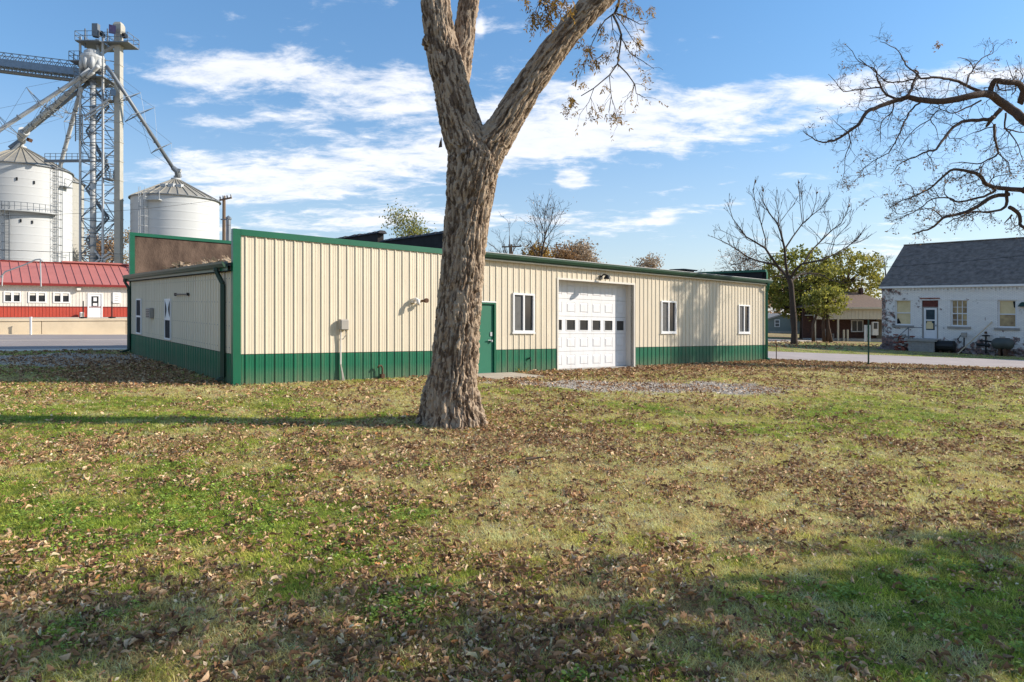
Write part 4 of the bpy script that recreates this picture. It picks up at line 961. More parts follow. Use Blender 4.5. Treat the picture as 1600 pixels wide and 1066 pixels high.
MB().box(RB, ru(123.5), ru(129.5), -.7, -.2, FZ+.0, FZ+.42).build('case', M['white'], t, bevel=.02); MB().box(RB, ru(124.2), ru(128.6), -.712, -.7005, FZ+.08, FZ+.34).build('grille', M['greybox'], t)
# handrails in front of the door on the retaining wall
for px, lb in ((130, 'black iron handrail post left of the office door'), (175, 'black iron handrail post right of the office door')):
    Dp = 37.6+(px-100)*.037; p = P(px, 500, Dp); p.z = 1.535
    t = thing('handrail_post', p, lb, 'handrail', 'handrail posts on the retaining wall')
    MB().bar(p, p+Vector((0, 0, 1.0)), .045).build('post', M['black'], t); MB().bar(p+Vector((-.18, 0, .03)), p+Vector((.18, 0, .03)), .16, .06).bar(p+Vector((0, -.1, -.05)), p+Vector((0, -.1, .09)), .1).build('foot', M['black'], t)
p = P(48, 522, 35.3); p.z = G(p.x)
t = thing('white_post', p, 'thin white post at the foot of the retaining wall', 'post'); MB().bar(p, p+Vector((0, 0, .92)), .075).build('shaft', M['white'], t); MB().bar(p+Vector((0, 0, .92)), p+Vector((0, 0, .96)), .10).build('cap', M['white'], t)
t = thing('unloading_pipe', P(6, 447, 50), 'silver pipe arm slanting up in front of the red roof', 'pipe')
MB().tube([P(-20, 450, 50), P(4, 430, 50), P(8, 425, 50), P(38, 414, 50), P(56, 406, 50), P(63, 405, 50), P(68, 409, 50)], .055, 8).build('arm', M['galv'], t, smooth=True)
MB().bar(P(63, 406, 50), P(64, 448, 50), .06).bar(P(4, 430, 50), P(3, 447, 50), .06).build('support', M['galv'], t)

# utility pole behind the workshop
t = thing('utility_pole', P(349, 430, 62), 'brown wooden utility pole with crossarm behind the left wing', 'utility pole')
p = P(350, 306, 62); q = Vector((p.x, p.y, .3)); MB().tube([q, p], [.19, .14], 10).build('pole', M['pole_wood'], t)
MB().bar(P(343, 313, 61.8), P(362, 309, 61.8), .14).build('crossarm', M['pole_wood'], t); MB().bar(P(345, 343, 61.8), P(356, 343, 61.8), .10).tube([P(357, 352, 61.5), P(357, 344, 61.5)], .2, 10).build('transformer', M['galv_dk'], t)
mb = MB()
for x in (344, 349, 355, 361): mb.lathe(P(x, 311-(x-344)*.2, 61.8), [(.07, 0), (.09, .12), (.05, .25), (0, .26)], 8)
mb.build('insulator', M['galv'], t)
p = P(357, 340, 66); t = thing('chimney_pipe', P(357, 372, 66), 'grey metal flue beside the utility pole', 'flue'); MB().tube([P(357, 420, 66), P(357, 343, 66)], .22, 10).build('flue', M['galv_dk'], t); MB().lathe(P(357, 343, 66), [(.3, 0), (.3, .15), (0, .4)], 10).build('cap', M['galv_dk'], t)
def wire(a_, b_, sag, rad, label):
    a_, b_ = Vector(a_), Vector(b_); pts = []
    for k in range(25):
        f_ = k/24; p = a_.lerp(b_, f_); p.z -= sag*4*f_*(1-f_); pts.append(p)
    o = MB().tube(pts, rad, 4).build('overhead_wire', M['black'], None); tag(o, label, 'cable'); return o
wire(P(-200, 380, 48), P(600, 395, 80), .6, .018, 'thin overhead wire crossing in front of the silo walls')
wire(P(349, 311, 62), P(-300, 330, 40), .8, .012, 'thin overhead wire running left from the utility pole crossarm')
# second pole seen over the main roof
t = thing('utility_pole', P(799, 500, 85), 'dark pole top with a short crossarm just over the main roof', 'utility pole')
p = P(799, 382, 85); MB().tube([Vector((p.x, p.y, 0)), p], [.18, .13], 8).build('pole', M['pole_wood'], t); MB().bar(P(784, 386, 85), P(815, 385, 85), .16).build('crossarm', M['pole_wood'], t)
mb = MB()
for x in (786, 795, 804, 813): mb.bar(P(x, 385, 85), P(x, 382, 85), .12)
mb.build('insulator', M['galv_dk'], t)
# ------------------------------------------------------------------ white brick house
W0 = Vector((26.1, 47.2, 0)); E1 = -V; E2 = U
def WBf(t, w, z):
    x, y = W0.x+t*E1.x+w*E2.x, W0.y+t*E1.y+w*E2.y
    return Vector((x, y, z+G(W0.x)-.010*t))       # floor height follows the ground only slightly
def wt_(px):
    t = (px-PXC)/F; return (t*W0.y-W0.x)/(E1.x-t*E1.y)
def wz(px, py, t):
    D = W0.y+t*E1.y; return H+(HOR-py)/F*D-(G(W0.x)-.010*t)
def brick_mat():
    m = bpy.data.materials.new('painted_brick'); m.use_nodes = True; nt = m.node_tree; N = nt.nodes; L = nt.links; b = N['Principled BSDF']; b.inputs['Roughness'].default_value = .85
    tc = N.new('ShaderNodeTexCoord'); mp = N.new('ShaderNodeMapping'); mp.inputs['Rotation'].default_value = (0, 0, -math.atan2(E1.y, E1.x)); L.new(tc.outputs['Object'], mp.inputs[0])
    sx = N.new('ShaderNodeSeparateXYZ'); L.new(mp.outputs[0], sx.inputs[0]); cx = N.new('ShaderNodeCombineXYZ'); L.new(sx.outputs[0], cx.inputs[0]); L.new(sx.outputs[2], cx.inputs[1])
    br = N.new('ShaderNodeTexBrick'); br.inputs['Scale'].default_value = 1.0; br.inputs['Brick Width'].default_value = .22; br.inputs['Row Height'].default_value = .075; br.inputs['Mortar Size'].default_value = .008; L.new(cx.outputs[0], br.inputs['Vector'])
    br.inputs['Color1'].default_value = (.86, .83, .77, 1); br.inputs['Color2'].default_value = (.78, .75, .70, 1); br.inputs['Mortar'].default_value = (.56, .56, .56, 1)
    n1 = N.new('ShaderNodeTexNoise'); n1.inputs['Scale'].default_value = 1.4; n1.inputs['Detail'].default_value = 10; n1.inputs['Roughness'].default_value = .75; L.new(tc.outputs['Object'], n1.inputs['Vector'])
    # paint worn off: more of it low down and by the corner
    lo = N.new('ShaderNodeMapRange'); L.new(sx.outputs[2], lo.inputs[0]); lo.inputs[1].default_value = 0.0; lo.inputs[2].default_value = 1.3; lo.inputs[3].default_value = .20; lo.inputs[4].default_value = .0
    co = N.new('ShaderNodeMapRange'); L.new(sx.outputs[0], co.inputs[0]); co.inputs[1].default_value = 0.0; co.inputs[2].default_value = 1.8; co.inputs[3].default_value = .15; co.inputs[4].default_value = .0
    a_ = N.new('ShaderNodeMath'); a_.operation = 'ADD'; L.new(lo.outputs[0], a_.inputs[0]); L.new(co.outputs[0], a_.inputs[1]); a2_ = N.new('ShaderNodeMath'); a2_.operation = 'ADD'; L.new(a_.outputs[0], a2_.inputs[0]); L.new(n1.outputs[0], a2_.inputs[1])
    rp = N.new('ShaderNodeValToRGB'); rp.color_ramp.elements[0].position = .60; rp.color_ramp.elements[1].position = .66; L.new(a2_.outputs[0], rp.inputs[0])
    n2 = N.new('ShaderNodeTexNoise'); n2.inputs['Scale'].default_value = 7; L.new(tc.outputs['Object'], n2.inputs['Vector']); r2 = N.new('ShaderNodeValToRGB'); r2.color_ramp.elements[0].position = .4; r2.color_ramp.elements[0].color = (.10, .09, .085, 1); r2.color_ramp.elements[1].position = .6; r2.color_ramp.elements[1].color = (.30, .16, .13, 1); L.new(n2.outputs[0], r2.inputs[0])
    mx = N.new('ShaderNodeMixRGB'); L.new(rp.outputs[0], mx.inputs[0]); L.new(br.outputs[0], mx.inputs[1]); L.new(r2.outputs[0], mx.inputs[2]); L.new(mx.outputs[0], b.inputs['Base Color'])
    bp = N.new('ShaderNodeBump'); bp.inputs['Strength'].default_value = .6; bp.inputs['Distance'].default_value = .02; L.new(br.outputs['Fac'], bp.inputs['Height']); bp.invert = True; L.new(bp.outputs[0], b.inputs['Normal'])
    return m
M['brick'] = brick_mat()
M['redbrick'] = mat('red_brick', lin(132, 74, 60), .9, 0, .3, 5, .3, 30)
M['blind'] = mat('yellowed_blind', lin(226, 206, 164), .8, 0, .10, 2.5, col2=lin(206, 186, 140))
M['blind_worn'] = mat('worn_blind', lin(200, 176, 130), .8, 0, .0, 2.2, col2=lin(120, 100, 80))
M['shingle_house'] = mat('slate_shingle', (.10, .088, .080), .95, 0, 0, 3.4, .9, 30, col2=(.25, .215, .19), detail=12)
wh = thing('white_brick_house', WBf(0, 0, 0), 'single storey painted white brick house with a dark shingle roof', 'house')
LW, DWh, EH = 17.0, 8.6, 4.36
wd = [(wt_(1398), wt_(1424)), (wt_(1485), wt_(1512.5)), (wt_(1558.5), wt_(1588.5)), (wt_(1588.5)+1.2, wt_(1588.5)+2.1)]
wzv = [(wz(1410, 508, wd[0][0]), wz(1410, 470, wd[0][0])), (wz(1498, 510, wd[1][0]), wz(1498, 470, wd[1][0])), (wz(1573, 512, wd[2][0]), wz(1573, 470, wd[2][0]))]; wzv.append(wzv[2])
dt0, dt1 = wt_(1440.5), wt_(1466); dz0, dz1 = wz(1453, 529, dt0), wz(1453, 469.5, dt0)
def house_wall():
    mb = MB(); cuts = sorted([(a_, b_, z0, z1) for (a_, b_), (z0, z1) in zip(wd, wzv)]+[(dt0, dt1, dz0, dz1)]); c = 0.0
    for (a_, b_, z0, z1) in cuts:
        mb.box(WBf, c, a_, 0, .35, -.3, EH)
        mb.box(WBf, a_, b_, 0, .35, -.3, z0)
        # segmental arch head
        n_ = 6
        for k in range(n_):
            x0, x1 = a_+(b_-a_)*k/n_, a_+(b_-a_)*(k+1)/n_; ar = lambda x: z1+.10*(1-((x-a_)/(b_-a_)*2-1)**2)
            mb.box8([WBf(x0, 0, ar(x0)), WBf(x1, 0, ar(x1)), WBf(x1, .35, ar(x1)), WBf(x0, .35, ar(x0)), WBf(x0, 0, EH), WBf(x1, 0, EH), WBf(x1, .35, EH), WBf(x0, .35, EH)])
        c = b_
    mb.box(WBf, c, LW, 0, .35, -.3, EH)
    mb.box(WBf, 0, .35, .35, DWh, -.3, EH); mb.box(WBf, LW-.35, LW, .35, DWh, -.3, EH); mb.box(WBf, .35, LW-.35, DWh-.35, DWh, -.3, EH)
    # gables
    for x in (0.0, LW-.3): mb.add([WBf(x, 0, EH), WBf(x, DWh, EH), WBf(x, DWh/2, EH+3.1), WBf(x+.3, 0, EH), WBf(x+.3, DWh, EH), WBf(x+.3, DWh/2, EH+3.1)], [(0, 1, 2), (3, 5, 4), (0, 2, 5, 3), (1, 4, 5, 2)])
    mb.build('wall', M['brick'], wh)
house_wall()
# brick corbel under the eave, tooth by tooth
mb = MB(); k = 0.0
while k < LW: mb.box(WBf, k, k+.11, -.07, -.001, EH-.30, EH-.14); k += .22
mb.box(WBf, 0, LW, -.10, -.001, EH-.138, EH-.03); mb.box(WBf, .0, LW, -.04, -.001, EH-.38, EH-.305)
mb.box(WBf, .6, LW, -.02, -.001, EH-.95, EH-.88)
mb.build('corbel', M['brick'], wh)
rise_ = 3.22; pt = lambda t, w: WBf(t, w, EH+.02+rise_*(w+.18)/(DWh/2+.18))
def course_roof():
    n_ = 34; mb = MB(); rg = random.Random(5)
    for k in range(n_):
        w0 = -.18+(DWh/2+.18)*k/n_; w1 = -.18+(DWh/2+.18)*(k+1)/n_; up = Vector((0, 0, .012)); t0 = -.12
        while t0 < LW+.12:
            t1 = min(t0+rg.uniform(.8, 1.2), LW+.12)
            e = Vector((0, 0, .012+rg.uniform(0, .008)))
            mb.box8([pt(t0, w0), pt(t1-.01, w0), pt(t1-.01, w1), pt(t0, w1), pt(t0, w0)+e*1.6, pt(t1-.01, w0)+e*1.6, pt(t1-.01, w1)+up*.4, pt(t0, w1)+up*.4]); t0 = t1
    return mb
rf_ = course_roof().build('roof', M['shingle_house'], wh)
pb_ = lambda t, w: WBf(t, w, EH+.02+rise_*(DWh+.18-w)/(DWh/2+.18))
MB().add([pb_(-.12, DWh/2), pb_(LW+.12, DWh/2), pb_(LW+.12, DWh+.18), pb_(-.12, DWh+.18)], [(0, 1, 2, 3)]).build('rear_roof', M['shingle_house'], wh)
MB().box(WBf, -.12, LW+.12, DWh/2-.12, DWh/2+.12, EH+rise_+.0, EH+rise_+.07).build('ridge', M['shingle_house'], rf_)
MB().box(WBf, -.12, LW+.12, -.215, -.186, EH-.10, EH+.03).build('eave_board', M['white'], wh)
def arch_window(i):
    a_, b_ = wd[i]; z0, z1 = wzv[i]; fw = .09; n_ = 6
    w = MB(); w.box(WBf, a_, b_, .10, .18, z0, z0+fw).box(WBf, a_, a_+fw, .10, .18, z0+fw, z1).box(WBf, b_-fw, b_, .10, .18, z0+fw, z1).box(WBf, a_, b_, .10, .18, z1-.02, z1+.10)
    zm = (z0+z1)/2; w.box(WBf, a_+fw, b_-fw, .11, .17, zm-.035, zm+.035)
    f_ = w.build('window_frame', M['white'], wh)
    MB().box(WBf, a_+fw, b_-fw, .175, .185, z0+fw, z1-.02).build('pane', M['glass' if i == 3 else ('blind_worn' if i == 1 else 'blind')], f_)
    if i == 1:
        mb = MB()
        for q in (1, 2): x = a_+fw+(b_-a_-2*fw)*q/3; mb.box(WBf, x-.02, x+.02, .135, .174, z0+fw, z1-.02)
        for q in (1, 3): zq = z0+(z1-z0)*q/4; mb.box(WBf, a_+fw, b_-fw, .136, .173, zq-.015, zq+.015)
        mb.build('muntin', M['white'], f_)
    if i == 2: 
        MB().box(WBf, a_+fw, b_-fw, .160, .174, z0+fw, zm-.04).build('torn_blind', M['blind_worn'], f_)
        mb = MB(); mb.add([WBf(b_-fw-.13, .155, z1-.05), WBf(b_-fw, .155, z1-.03), WBf(b_-fw-.01, .155, z1-.5), WBf(b_-fw-.09, .155, z1-.4)], [(0, 1, 2, 3)]); mb.build('broken_corner', M['tar'], f_)
    if i == 0: mb = MB(); mb.add([WBf(a_+fw, .170, z0+fw), WBf(a_+fw+.26, .170, z0+fw+.02), WBf(a_+fw+.10, .170, z0+.48), WBf(a_+fw+.0, .170, z0+.40)], [(0, 1, 2, 3)]); mb.build('broken_corner', M['tar'], f_)
    MB().box(WBf, a_-.16, b_+.16, -.10, .12, z0-.15, z0-.002).build('stone_sill', M['conc_grey'], wh)
for i in range(4): arch_window(i)
# door with rusty transom, worn storm door
MB().box(WBf, dt0+.02, dt1-.02, .05, .12, dz1-.44, dz1-.0).build('transom_board', mat('rust_board', lin(96, 52, 44), .85, 0, .3, 6), wh)
MB().box(WBf, dt0-.1, dt1+.1, -.06, .04, dz1+.10, dz1+.17).build('lintel', M['redbrick'], wh)
zt2 = dz1-.50
fr_ = MB().box(WBf, dt0, dt0+.09, .03, .16, dz0, dz1-.44).box(WBf, dt1-.09, dt1, .03, .16, dz0, dz1-.44).box(WBf, dt0+.09, dt1-.09, .03, .16, zt2, dz1-.44).build('door_frame', M['conc_grey'], wh)
a_, b_ = dt0+.10, dt1-.10; sd_ = MB(); hh = zt2-dz0
sd_.box(WBf, a_, a_+.12, .05, .10, dz0+.02, zt2-.01).box(WBf, b_-.12, b_, .05, .10, dz0+.02, zt2-.01).box(WBf, a_+.12, b_-.12, .05, .10, zt2-.13, zt2-.01).box(WBf, a_+.12, b_-.12, .05, .10, dz0+.02, dz0+hh*.28).box(WBf, a_+.12, b_-.12, .05, .10, dz0+hh*.58, dz0+hh*.62)
sdo = sd_.build('storm_door', M['white'], wh)
MB().box(WBf, a_+.12, b_-.12, .085, .09, dz0+hh*.28, zt2-.13).build('pane', mat('storm_glass', (.035, .06, .075), .15, 0, .3, 4), sdo)
mb = MB(); mb.box(WBf, a_+.13, a_+.55, .078, .083, dz0+hh*.32, dz0+hh*.50); mb.box(WBf, a_+.18, a_+.48, .078, .083, dz0+hh*.50, dz0+hh*.56); mb.build('curtain', M['blind'], sdo)
MB().box(WBf, b_-.07, b_-.03, .02, .049, dz0+hh*.40, dz0+hh*.46).build('handle', M['black'], sdo)
# stoop
st0, st1 = wt_(1427), wt_(1469)
stp = thing('stoop', WBf((st0+st1)/2, -.6, 0), 'block and concrete front stoop under the storm door', 'steps')
MB().box(WBf, st0-.05, st1+.08, -1.25, -.03, dz0-.16, dz0-.01).build('slab', M['conc_grey'], stp, bevel=.01)
zb_ = dz0-.16; nb = 4; bh = zb_/nb
for r_ in range(nb):
    x = st0+.1-(.2 if r_ % 2 else 0)
    while x < st1-.02:
        x0, x1 = max(x, st0+.05), min(x+.4, st1); 
        if x1-x0 > .05: MB().box(WBf, x0+.006, x1-.006, -1.15, -.95, r_*bh+.004, (r_+1)*bh-.004).build('block', M['conc_grey'], stp)
        x += .4
MB().box(WBf, st0+.1, st1-.05, -.94, -.05, 0, zb_-.01).build('core', M['tar'], stp)
t = thing('handrail', WBf(st0+.2, -1, dz0), 'thin bent pipe handrail left of the storm door', 'handrail')
MB().tube([WBf(st0-.75, -1.1, dz0-.1), WBf(st0+.1, -1.1, dz0+.75), WBf(st0+.9, -1.0, dz0+.76)], .025, 6).tube([WBf(st0+.1, -1.1, dz0-.0), WBf(st0+.1, -1.1, dz0+.75)], .03, 6).build('rail', M['galv_dk'], t)
# stacked bricks left of the stoop, loose bricks along the wall
rng = random.Random(11)
t = thing('brick_stack', WBf(1.3, -.8, 0), 'untidy stack of old red bricks left of the stoop', 'bricks')
for lay in range(13):
    for j in range(5):
        if rng.random() < .12+lay*.03: continue
        x0 = wt_(1404)+.1+j*.23+rng.uniform(-.03, .03)+(lay % 2)*.08; zz_ = lay*.085; w0 = -1.1+rng.uniform(-.05, .05)
        MB().box(WBf, x0, x0+.21, w0, w0+.3, zz_+.004, zz_+.08).build('brick', M['redbrick' if rng.random() < .7 else 'conc_grey'], t)
mb = MB()
for k in range(420):
    tt = rng.choice([rng.uniform(0, 1.6), rng.uniform(wt_(1500), wt_(1600)+3), rng.uniform(wt_(1390), wt_(1425))]); ww = -abs(rng.gauss(.3, .35))-.02; s_ = rng.uniform(.05, .13); h_ = max(0, .42+ww*.5)*rng.random()
    c = WBf(tt, ww, h_); a_ = rng.uniform(0, 3.1); d1 = Vector((math.cos(a_), math.sin(a_), rng.uniform(-.3, .3)))*s_; d2 = Vector((-math.sin(a_), math.cos(a_), 0))*s_*.55; d3 = Vector((0, 0, 1))*s_*.5
    mb.box8([c-d1-d2-d3, c+d1-d2-d3, c+d1+d2-d3, c-d1+d2-d3, c-d1-d2+d3, c+d1-d2+d3, c+d1+d2+d3, c-d1+d2+d3])
o = mb.build('rubble', mat('rubble', lin(150, 145, 142), .9, 0, 0, 3, .3, 30, col2=lin(104, 70, 60)), None); tag(o, 'broken bricks and stone rubble strewn along the brick wall foot', 'rubble', kind='stuff')
# dark clutter: gas meter and bin right of stoop
tm = wt_(1484)
t = thing('gas_meter', WBf(tm+.9, -.35, 0), 'grey gas meter on a black riser right of the stoop', 'gas meter')
MB().tube([WBf(tm+.9, -.3, 0), WBf(tm+.9, -.3, 1.0)], .04, 8).build('riser', M['black'], t); MB().box(WBf, tm+.75, tm+1.05, -.42, -.2, 1.02, 1.32).build('meter', M['greybox'], t, bevel=.03); MB().tube([WBf(tm+.7, -.3, .65), WBf(tm+.55, -.3, .85), WBf(tm+.72, -.3, 1.15)], .03, 6).build('elbow', M['black'], t)
t = thing('black_bin', WBf(tm-.1, -.6, 0), 'squat black drum lying beside the stoop', 'drum')
MB().tube([WBf(tm-.75, -.6, .42), WBf(tm+.45, -.6, .42)], .36, 14).build('drum', M['black'], t); MB().tube([WBf(tm-.80, -.6, .42), WBf(tm-.70, -.6, .42)], .38, 14).build('rim', M['rust'], t)
mb = MB(); [mb.box(WBf, tm-.8+k*.5, tm-.72+k*.5, -.9, -.3, -.05, .12) for k in range(3)]; mb.build('cradle', M['rust'], t)
tp = wt_(1557)
t = thing('propane_tank', WBf(tp+1.2, -.9, 0), 'long grey horizontal gas tank with domed ends on legs by the wall', 'gas tank')
t0_, t1_ = wt_(1556), wt_(1592); mb = MB(); ps = []; rs = []
for k in range(5): an = k/4*math.pi/2; ps.append(WBf(t0_+.30*(1-math.sin(an)), -.9, .72)); rs.append(max(.01, .36*math.sin(an) if k else .02))
ps = [WBf(t0_, -.9, .72), WBf(t0_+.04, -.9, .72), WBf(t0_+.13, -.9, .72), WBf(t0_+.28, -.9, .72), WBf(t1_-.28, -.9, .72), WBf(t1_-.13, -.9, .72), WBf(t1_-.04, -.9, .72), WBf(t1_, -.9, .72)]; rs = [.02, .18, .29, .36, .36, .29, .18, .02]
mb.tube(ps, rs, 18); mb.build('tank', mat('tank_grey', lin(74, 78, 74), .55, 0, .2, 2), t, smooth=True)
for x in (t0_+.4, t1_-.5): MB().box(WBf, x, x+.12, -1.15, -.65, -.08, .42).build('leg', M['rust'], t)
MB().box(WBf, (t0_+t1_)/2-.15, (t0_+t1_)/2+.1, -1.0, -.8, 1.07, 1.16).build('valve_cover', M['greybox'], t)
t = thing('wall_regulator', WBf(t0_-.5, -.3, 0), 'dark tangle of pipes and a valve left of the gas tank', 'valve')
MB().tube([WBf(t0_-.45, -.3, 0), WBf(t0_-.45, -.3, 1.1)], .05, 8).tube([WBf(t0_-.75, -.3, .85), WBf(t0_+.05, -.6, .8)], .05, 8).lathe(WBf(t0_-.45, -.3, 1.1), [(.0, 0), (.22, .03), (.22, .1), (0, .14)], 10).tube([WBf(t0_-.9, -.4, .6), WBf(t0_-.2, -.5, .55)], .09, 8).build('pipework', M['black'], t)
MB().lathe(WBf(t0_-.45, -.3, 1.28), [(0, 0), (.08, 0), (.08, .12), (0, .16)], 8).build('cap', M['rust'], t)
pa_, pb2 = WBf(wt_(1505), -1.0, -.02), WBf(wt_(1551), -.06, 2.05)
o = MB().tube([pa_, pb2], .035, 6).build('leaning_pole', mat('pale_wood', lin(196, 176, 148), .8, 0, .1, 4), None); tag(o, 'long pale wooden pole leaning against the brick wall', 'pole')
t = thing('wall_box', WBf(wt_(1596), -.06, 2.9), 'dark green cap light at the far end of the brick wall', 'light')
MB().lathe(WBf(wt_(1599), -.15, 3.0), [(.25, 0), (.16, .18), (.05, .28), (0, .28)], 10).build('shade', M['dkgreen'], t); MB().box(WBf, wt_(1599)-.03, wt_(1599)+.03, -.1, 0, 3.1, 3.16).build('bracket', M['black'], t)
wire(P(1376, 418, 46), P(1720, 386, 36), .1, .012, 'thin overhead wire crossing in front of the dark shingle roof')

# ------------------------------------------------------------------ porch house behind
PD = 64.0
def PF(x, w, z): return Vector((x, PD+w, z))
px2x = lambda px, d=0.0: (px-PXC)/F*(PD+d); pyz = lambda py, d=0.0: H+(HOR-py)/F*(PD+d)
ph = thing('porch_house', (px2x(1325), PD, G(33)), 'brown roofed house with a deep shaded porch behind the small trees', 'house')
xa, xb = px2x(1273), px2x(1402); ze_, zb2 = pyz(482.5), pyz(499); gz0 = G(33)-.15
M['brown_roof'] = mat('brown_shingle', lin(112, 94, 82), .95, 0, .2, 5, .5, 40)
M['cream'] = mat('cream_siding', lin(196, 184, 160), .7, 0, .06, 3)
M['darkbrick'] = mat('dark_red_brick', lin(84, 60, 52), .95, 0, .25, 6, .3, 30)
fz = pyz(530)
k = 0
while xa+k*.35 < xb-.1: MB().box(PF, xa+k*.35+.008, min(xa+(k+1)*.35, xb)-.008, -.02, .12, zb2, ze_-.03).build('siding_board', M['cream'], ph); k += 1
MB().box(PF, xa, xb, .121, .2, zb2+.01, ze_-.04).build('porch_beam', M['cream'], ph)
MB().box(PF, xa-.2, xb+.1, 2.2, 2.4, gz0, ze_).build('wall', M['darkbrick'], ph)
MB().box(PF, xb-.8, xb, .21, 2.19, gz0, ze_-.1).build('end_wall', M['cream'], ph)
MB().box(PF, xa-.2, xb-.1, .21, 2.19, gz0, fz+.02).build('porch_floor', M['conc_grey'], ph)
MB().box(PF, xa, xb-.81, .21, 2.19, zb2+.35, zb2+.42).build('porch_ceiling', M['cream'], ph)
zrg = pyz(458, 5.0)
n_ = 14
for k in range(n_):
    x0, x1 = xa-.3+(xb+.2-xa)*k/n_, xa-.3+(xb+.2-xa)*(k+1)/n_
a_, b_, c_, d_ = Vector((xa-.3, PD-.35, ze_)), Vector((xb+.2, PD-.35, ze_)), Vector((xb-1.2, PD+5, zrg)), Vector((px2x(1307, 5), PD+5, zrg)); up = Vector((0, 0, .12))
e_, f2 = Vector((xa-.3, PD+10, ze_)), Vector((xb+.2, PD+10, ze_))
MB().add([a_, b_, c_, d_, a_+up, b_+up, c_+up, d_+up, e_+up, f2+up], [(0, 1, 5, 4), (4, 5, 6, 7), (7, 6, 9, 8), (4, 7, 8), (5, 9, 6)]).build('roof', M['brown_roof'], ph)
MB().box(PF, xa-.3, xb+.2, -.39, -.351, ze_-.03, ze_+.13).build('eave_board', M['cream'], ph)
MB().box8([Vector((px2x(1345, 4), PD+4, zrg-.6)), Vector((px2x(1349, 4), PD+4, zrg-.6)), Vector((px2x(1349, 4), PD+4.5, zrg-.6)), Vector((px2x(1345, 4), PD+4.5, zrg-.6)), Vector((px2x(1345, 4), PD+4, zrg+.5)), Vector((px2x(1349, 4), PD+4, zrg+.5)), Vector((px2x(1349, 4), PD+4.5, zrg+.5)), Vector((px2x(1345, 4), PD+4.5, zrg+.5))]).build('chimney', M['darkbrick'], ph)
for px in (1274, 1310, 1319, 1325):
    top = zb2 if px in (1274, 1310) else fz+.9
    MB().box(PF, px2x(px)-.07, px2x(px)+.07, .0, .13, gz0, top-.001).build('porch_post', M['cream'], ph)
w0_, w1_ = px2x(1331, 2), px2x(1350, 2); z0_, z1_ = pyz(519, 2), pyz(500.5, 2)
f_ = MB().box(PF, w0_, w1_, 2.10, 2.19, z0_, z0_+.09).box(PF, w0_, w1_, 2.10, 2.19, z1_-.09, z1_).box(PF, w0_, w0_+.09, 2.10, 2.19, z0_+.09, z1_-.09).box(PF, w1_-.09, w1_, 2.10, 2.19, z0_+.09, z1_-.09).box(PF, (w0_+w1_)/2-.04, (w0_+w1_)/2+.04, 2.11, 2.19, z0_+.09, z1_-.09).build('window_frame', M['white'], ph)
MB().box(PF, w0_+.09, w1_-.09, 2.16, 2.18, z0_+.09, z1_-.09).build('pane', M['glass_screen'], f_)
w0_, w1_ = px2x(1363), px2x(1372); f_ = MB().box(PF, w0_, w1_, -.06, -.021+.22, pyz(524), pyz(503)).build('side_door', M['offwhite'], ph); MB().box(PF, w0_+.1, w1_-.1, -.08, -.0605, pyz(514), pyz(504.5)).build('pane', M['glass'], f_)
t = thing('porch_bench', (px2x(1303), PD+.8, fz), 'dark bench with a slatted back standing on the shaded porch', 'bench')
MB().box(PF, px2x(1296), px2x(1309), .7, 1.2, fz+.42, fz+.48).build('seat', M['greybox'], t)
for k in range(6): MB().box(PF, px2x(1296)+.13*k, px2x(1296)+.13*k+.06, 1.17, 1.22, fz+.5, fz+.95).build('slat', M['greybox'], t)
for x in (1296.3, 1308): MB().box(PF, px2x(x), px2x(x)+.06, .75, 1.15, fz+.02, fz+.42).build('leg', M['greybox'], t)
# grey ranch house far back
GDd = 96.0
gx_ = lambda px: (px-PXC)/F*GDd; gzz = lambda py: H+(HOR-py)/F*GDd
gh = thing('grey_house', (gx_(1230), GDd, gzz(521)), 'small low green grey gabled house far beyond the street', 'house')
def GF(x, w, z): return Vector((x, GDd+w, z))
M['greygreen'] = mat('grey_green_siding', lin(112, 122, 120), .8, 0, .08, 3)
xg0, xg1, xg2 = gx_(1196), gx_(1236), gx_(1250); zg0, zg1, zg2 = gzz(522), gzz(498.5), gzz(492)
xm = gx_(1222)
MB().add([GF(xg0, 0, zg0), GF(xg2, 0, zg0), GF(xg2, 0, zg1), GF(xm, 0, zg2), GF(xg0, 0, zg1), GF(xg0, 8, zg0), GF(xg2, 8, zg0), GF(xg2, 8, zg1), GF(xm, 8, zg2), GF(xg0, 8, zg1)], [(0, 1, 2, 3, 4), (5, 9, 8, 7, 6), (0, 4, 9, 5), (1, 6, 7, 2)]).build('wall', M['greygreen'], gh)
up = Vector((0, 0, .18)); 
for p, q in (((gx_(1194), zg1-.2), (xm, zg2)), ((xm, zg2), (gx_(1256), zg1-.1))):
    MB().box8([GF(p[0], -.4, p[1]), GF(q[0], -.4, q[1]), GF(q[0], 8.3, q[1]), GF(p[0], 8.3, p[1]), GF(p[0], -.4, p[1]+.2), GF(q[0], -.4, q[1]+.2), GF(q[0], 8.3, q[1]+.2), GF(p[0], 8.3, p[1]+.2)]).build('roof', M['conc_grey'], gh)
f_ = MB().box(GF, gx_(1210), gx_(1218), -.1, -.01, gzz(511), gzz(499.5)).build('window_frame', M['white'], gh); MB().box(GF, gx_(1211), gx_(1217), -.12, -.101, gzz(510), gzz(505.6)).box(GF, gx_(1211), gx_(1217), -.12, -.101, gzz(504.8), gzz(500.5)).build('pane', M['glass_screen'], f_)
MB().box(GF, gx_(1202), gx_(1250), -.06, -.005, gzz(521.5), gzz(517.5)).build('skirting', M['conc_grey'], gh)
sh_ = thing('white_shed', (gx_(1261), GDd-2, gzz(520)), 'small cream outbuilding beside the grey house', 'shed')
def G2(x, w, z): return Vector((x, GDd-3+w, z))
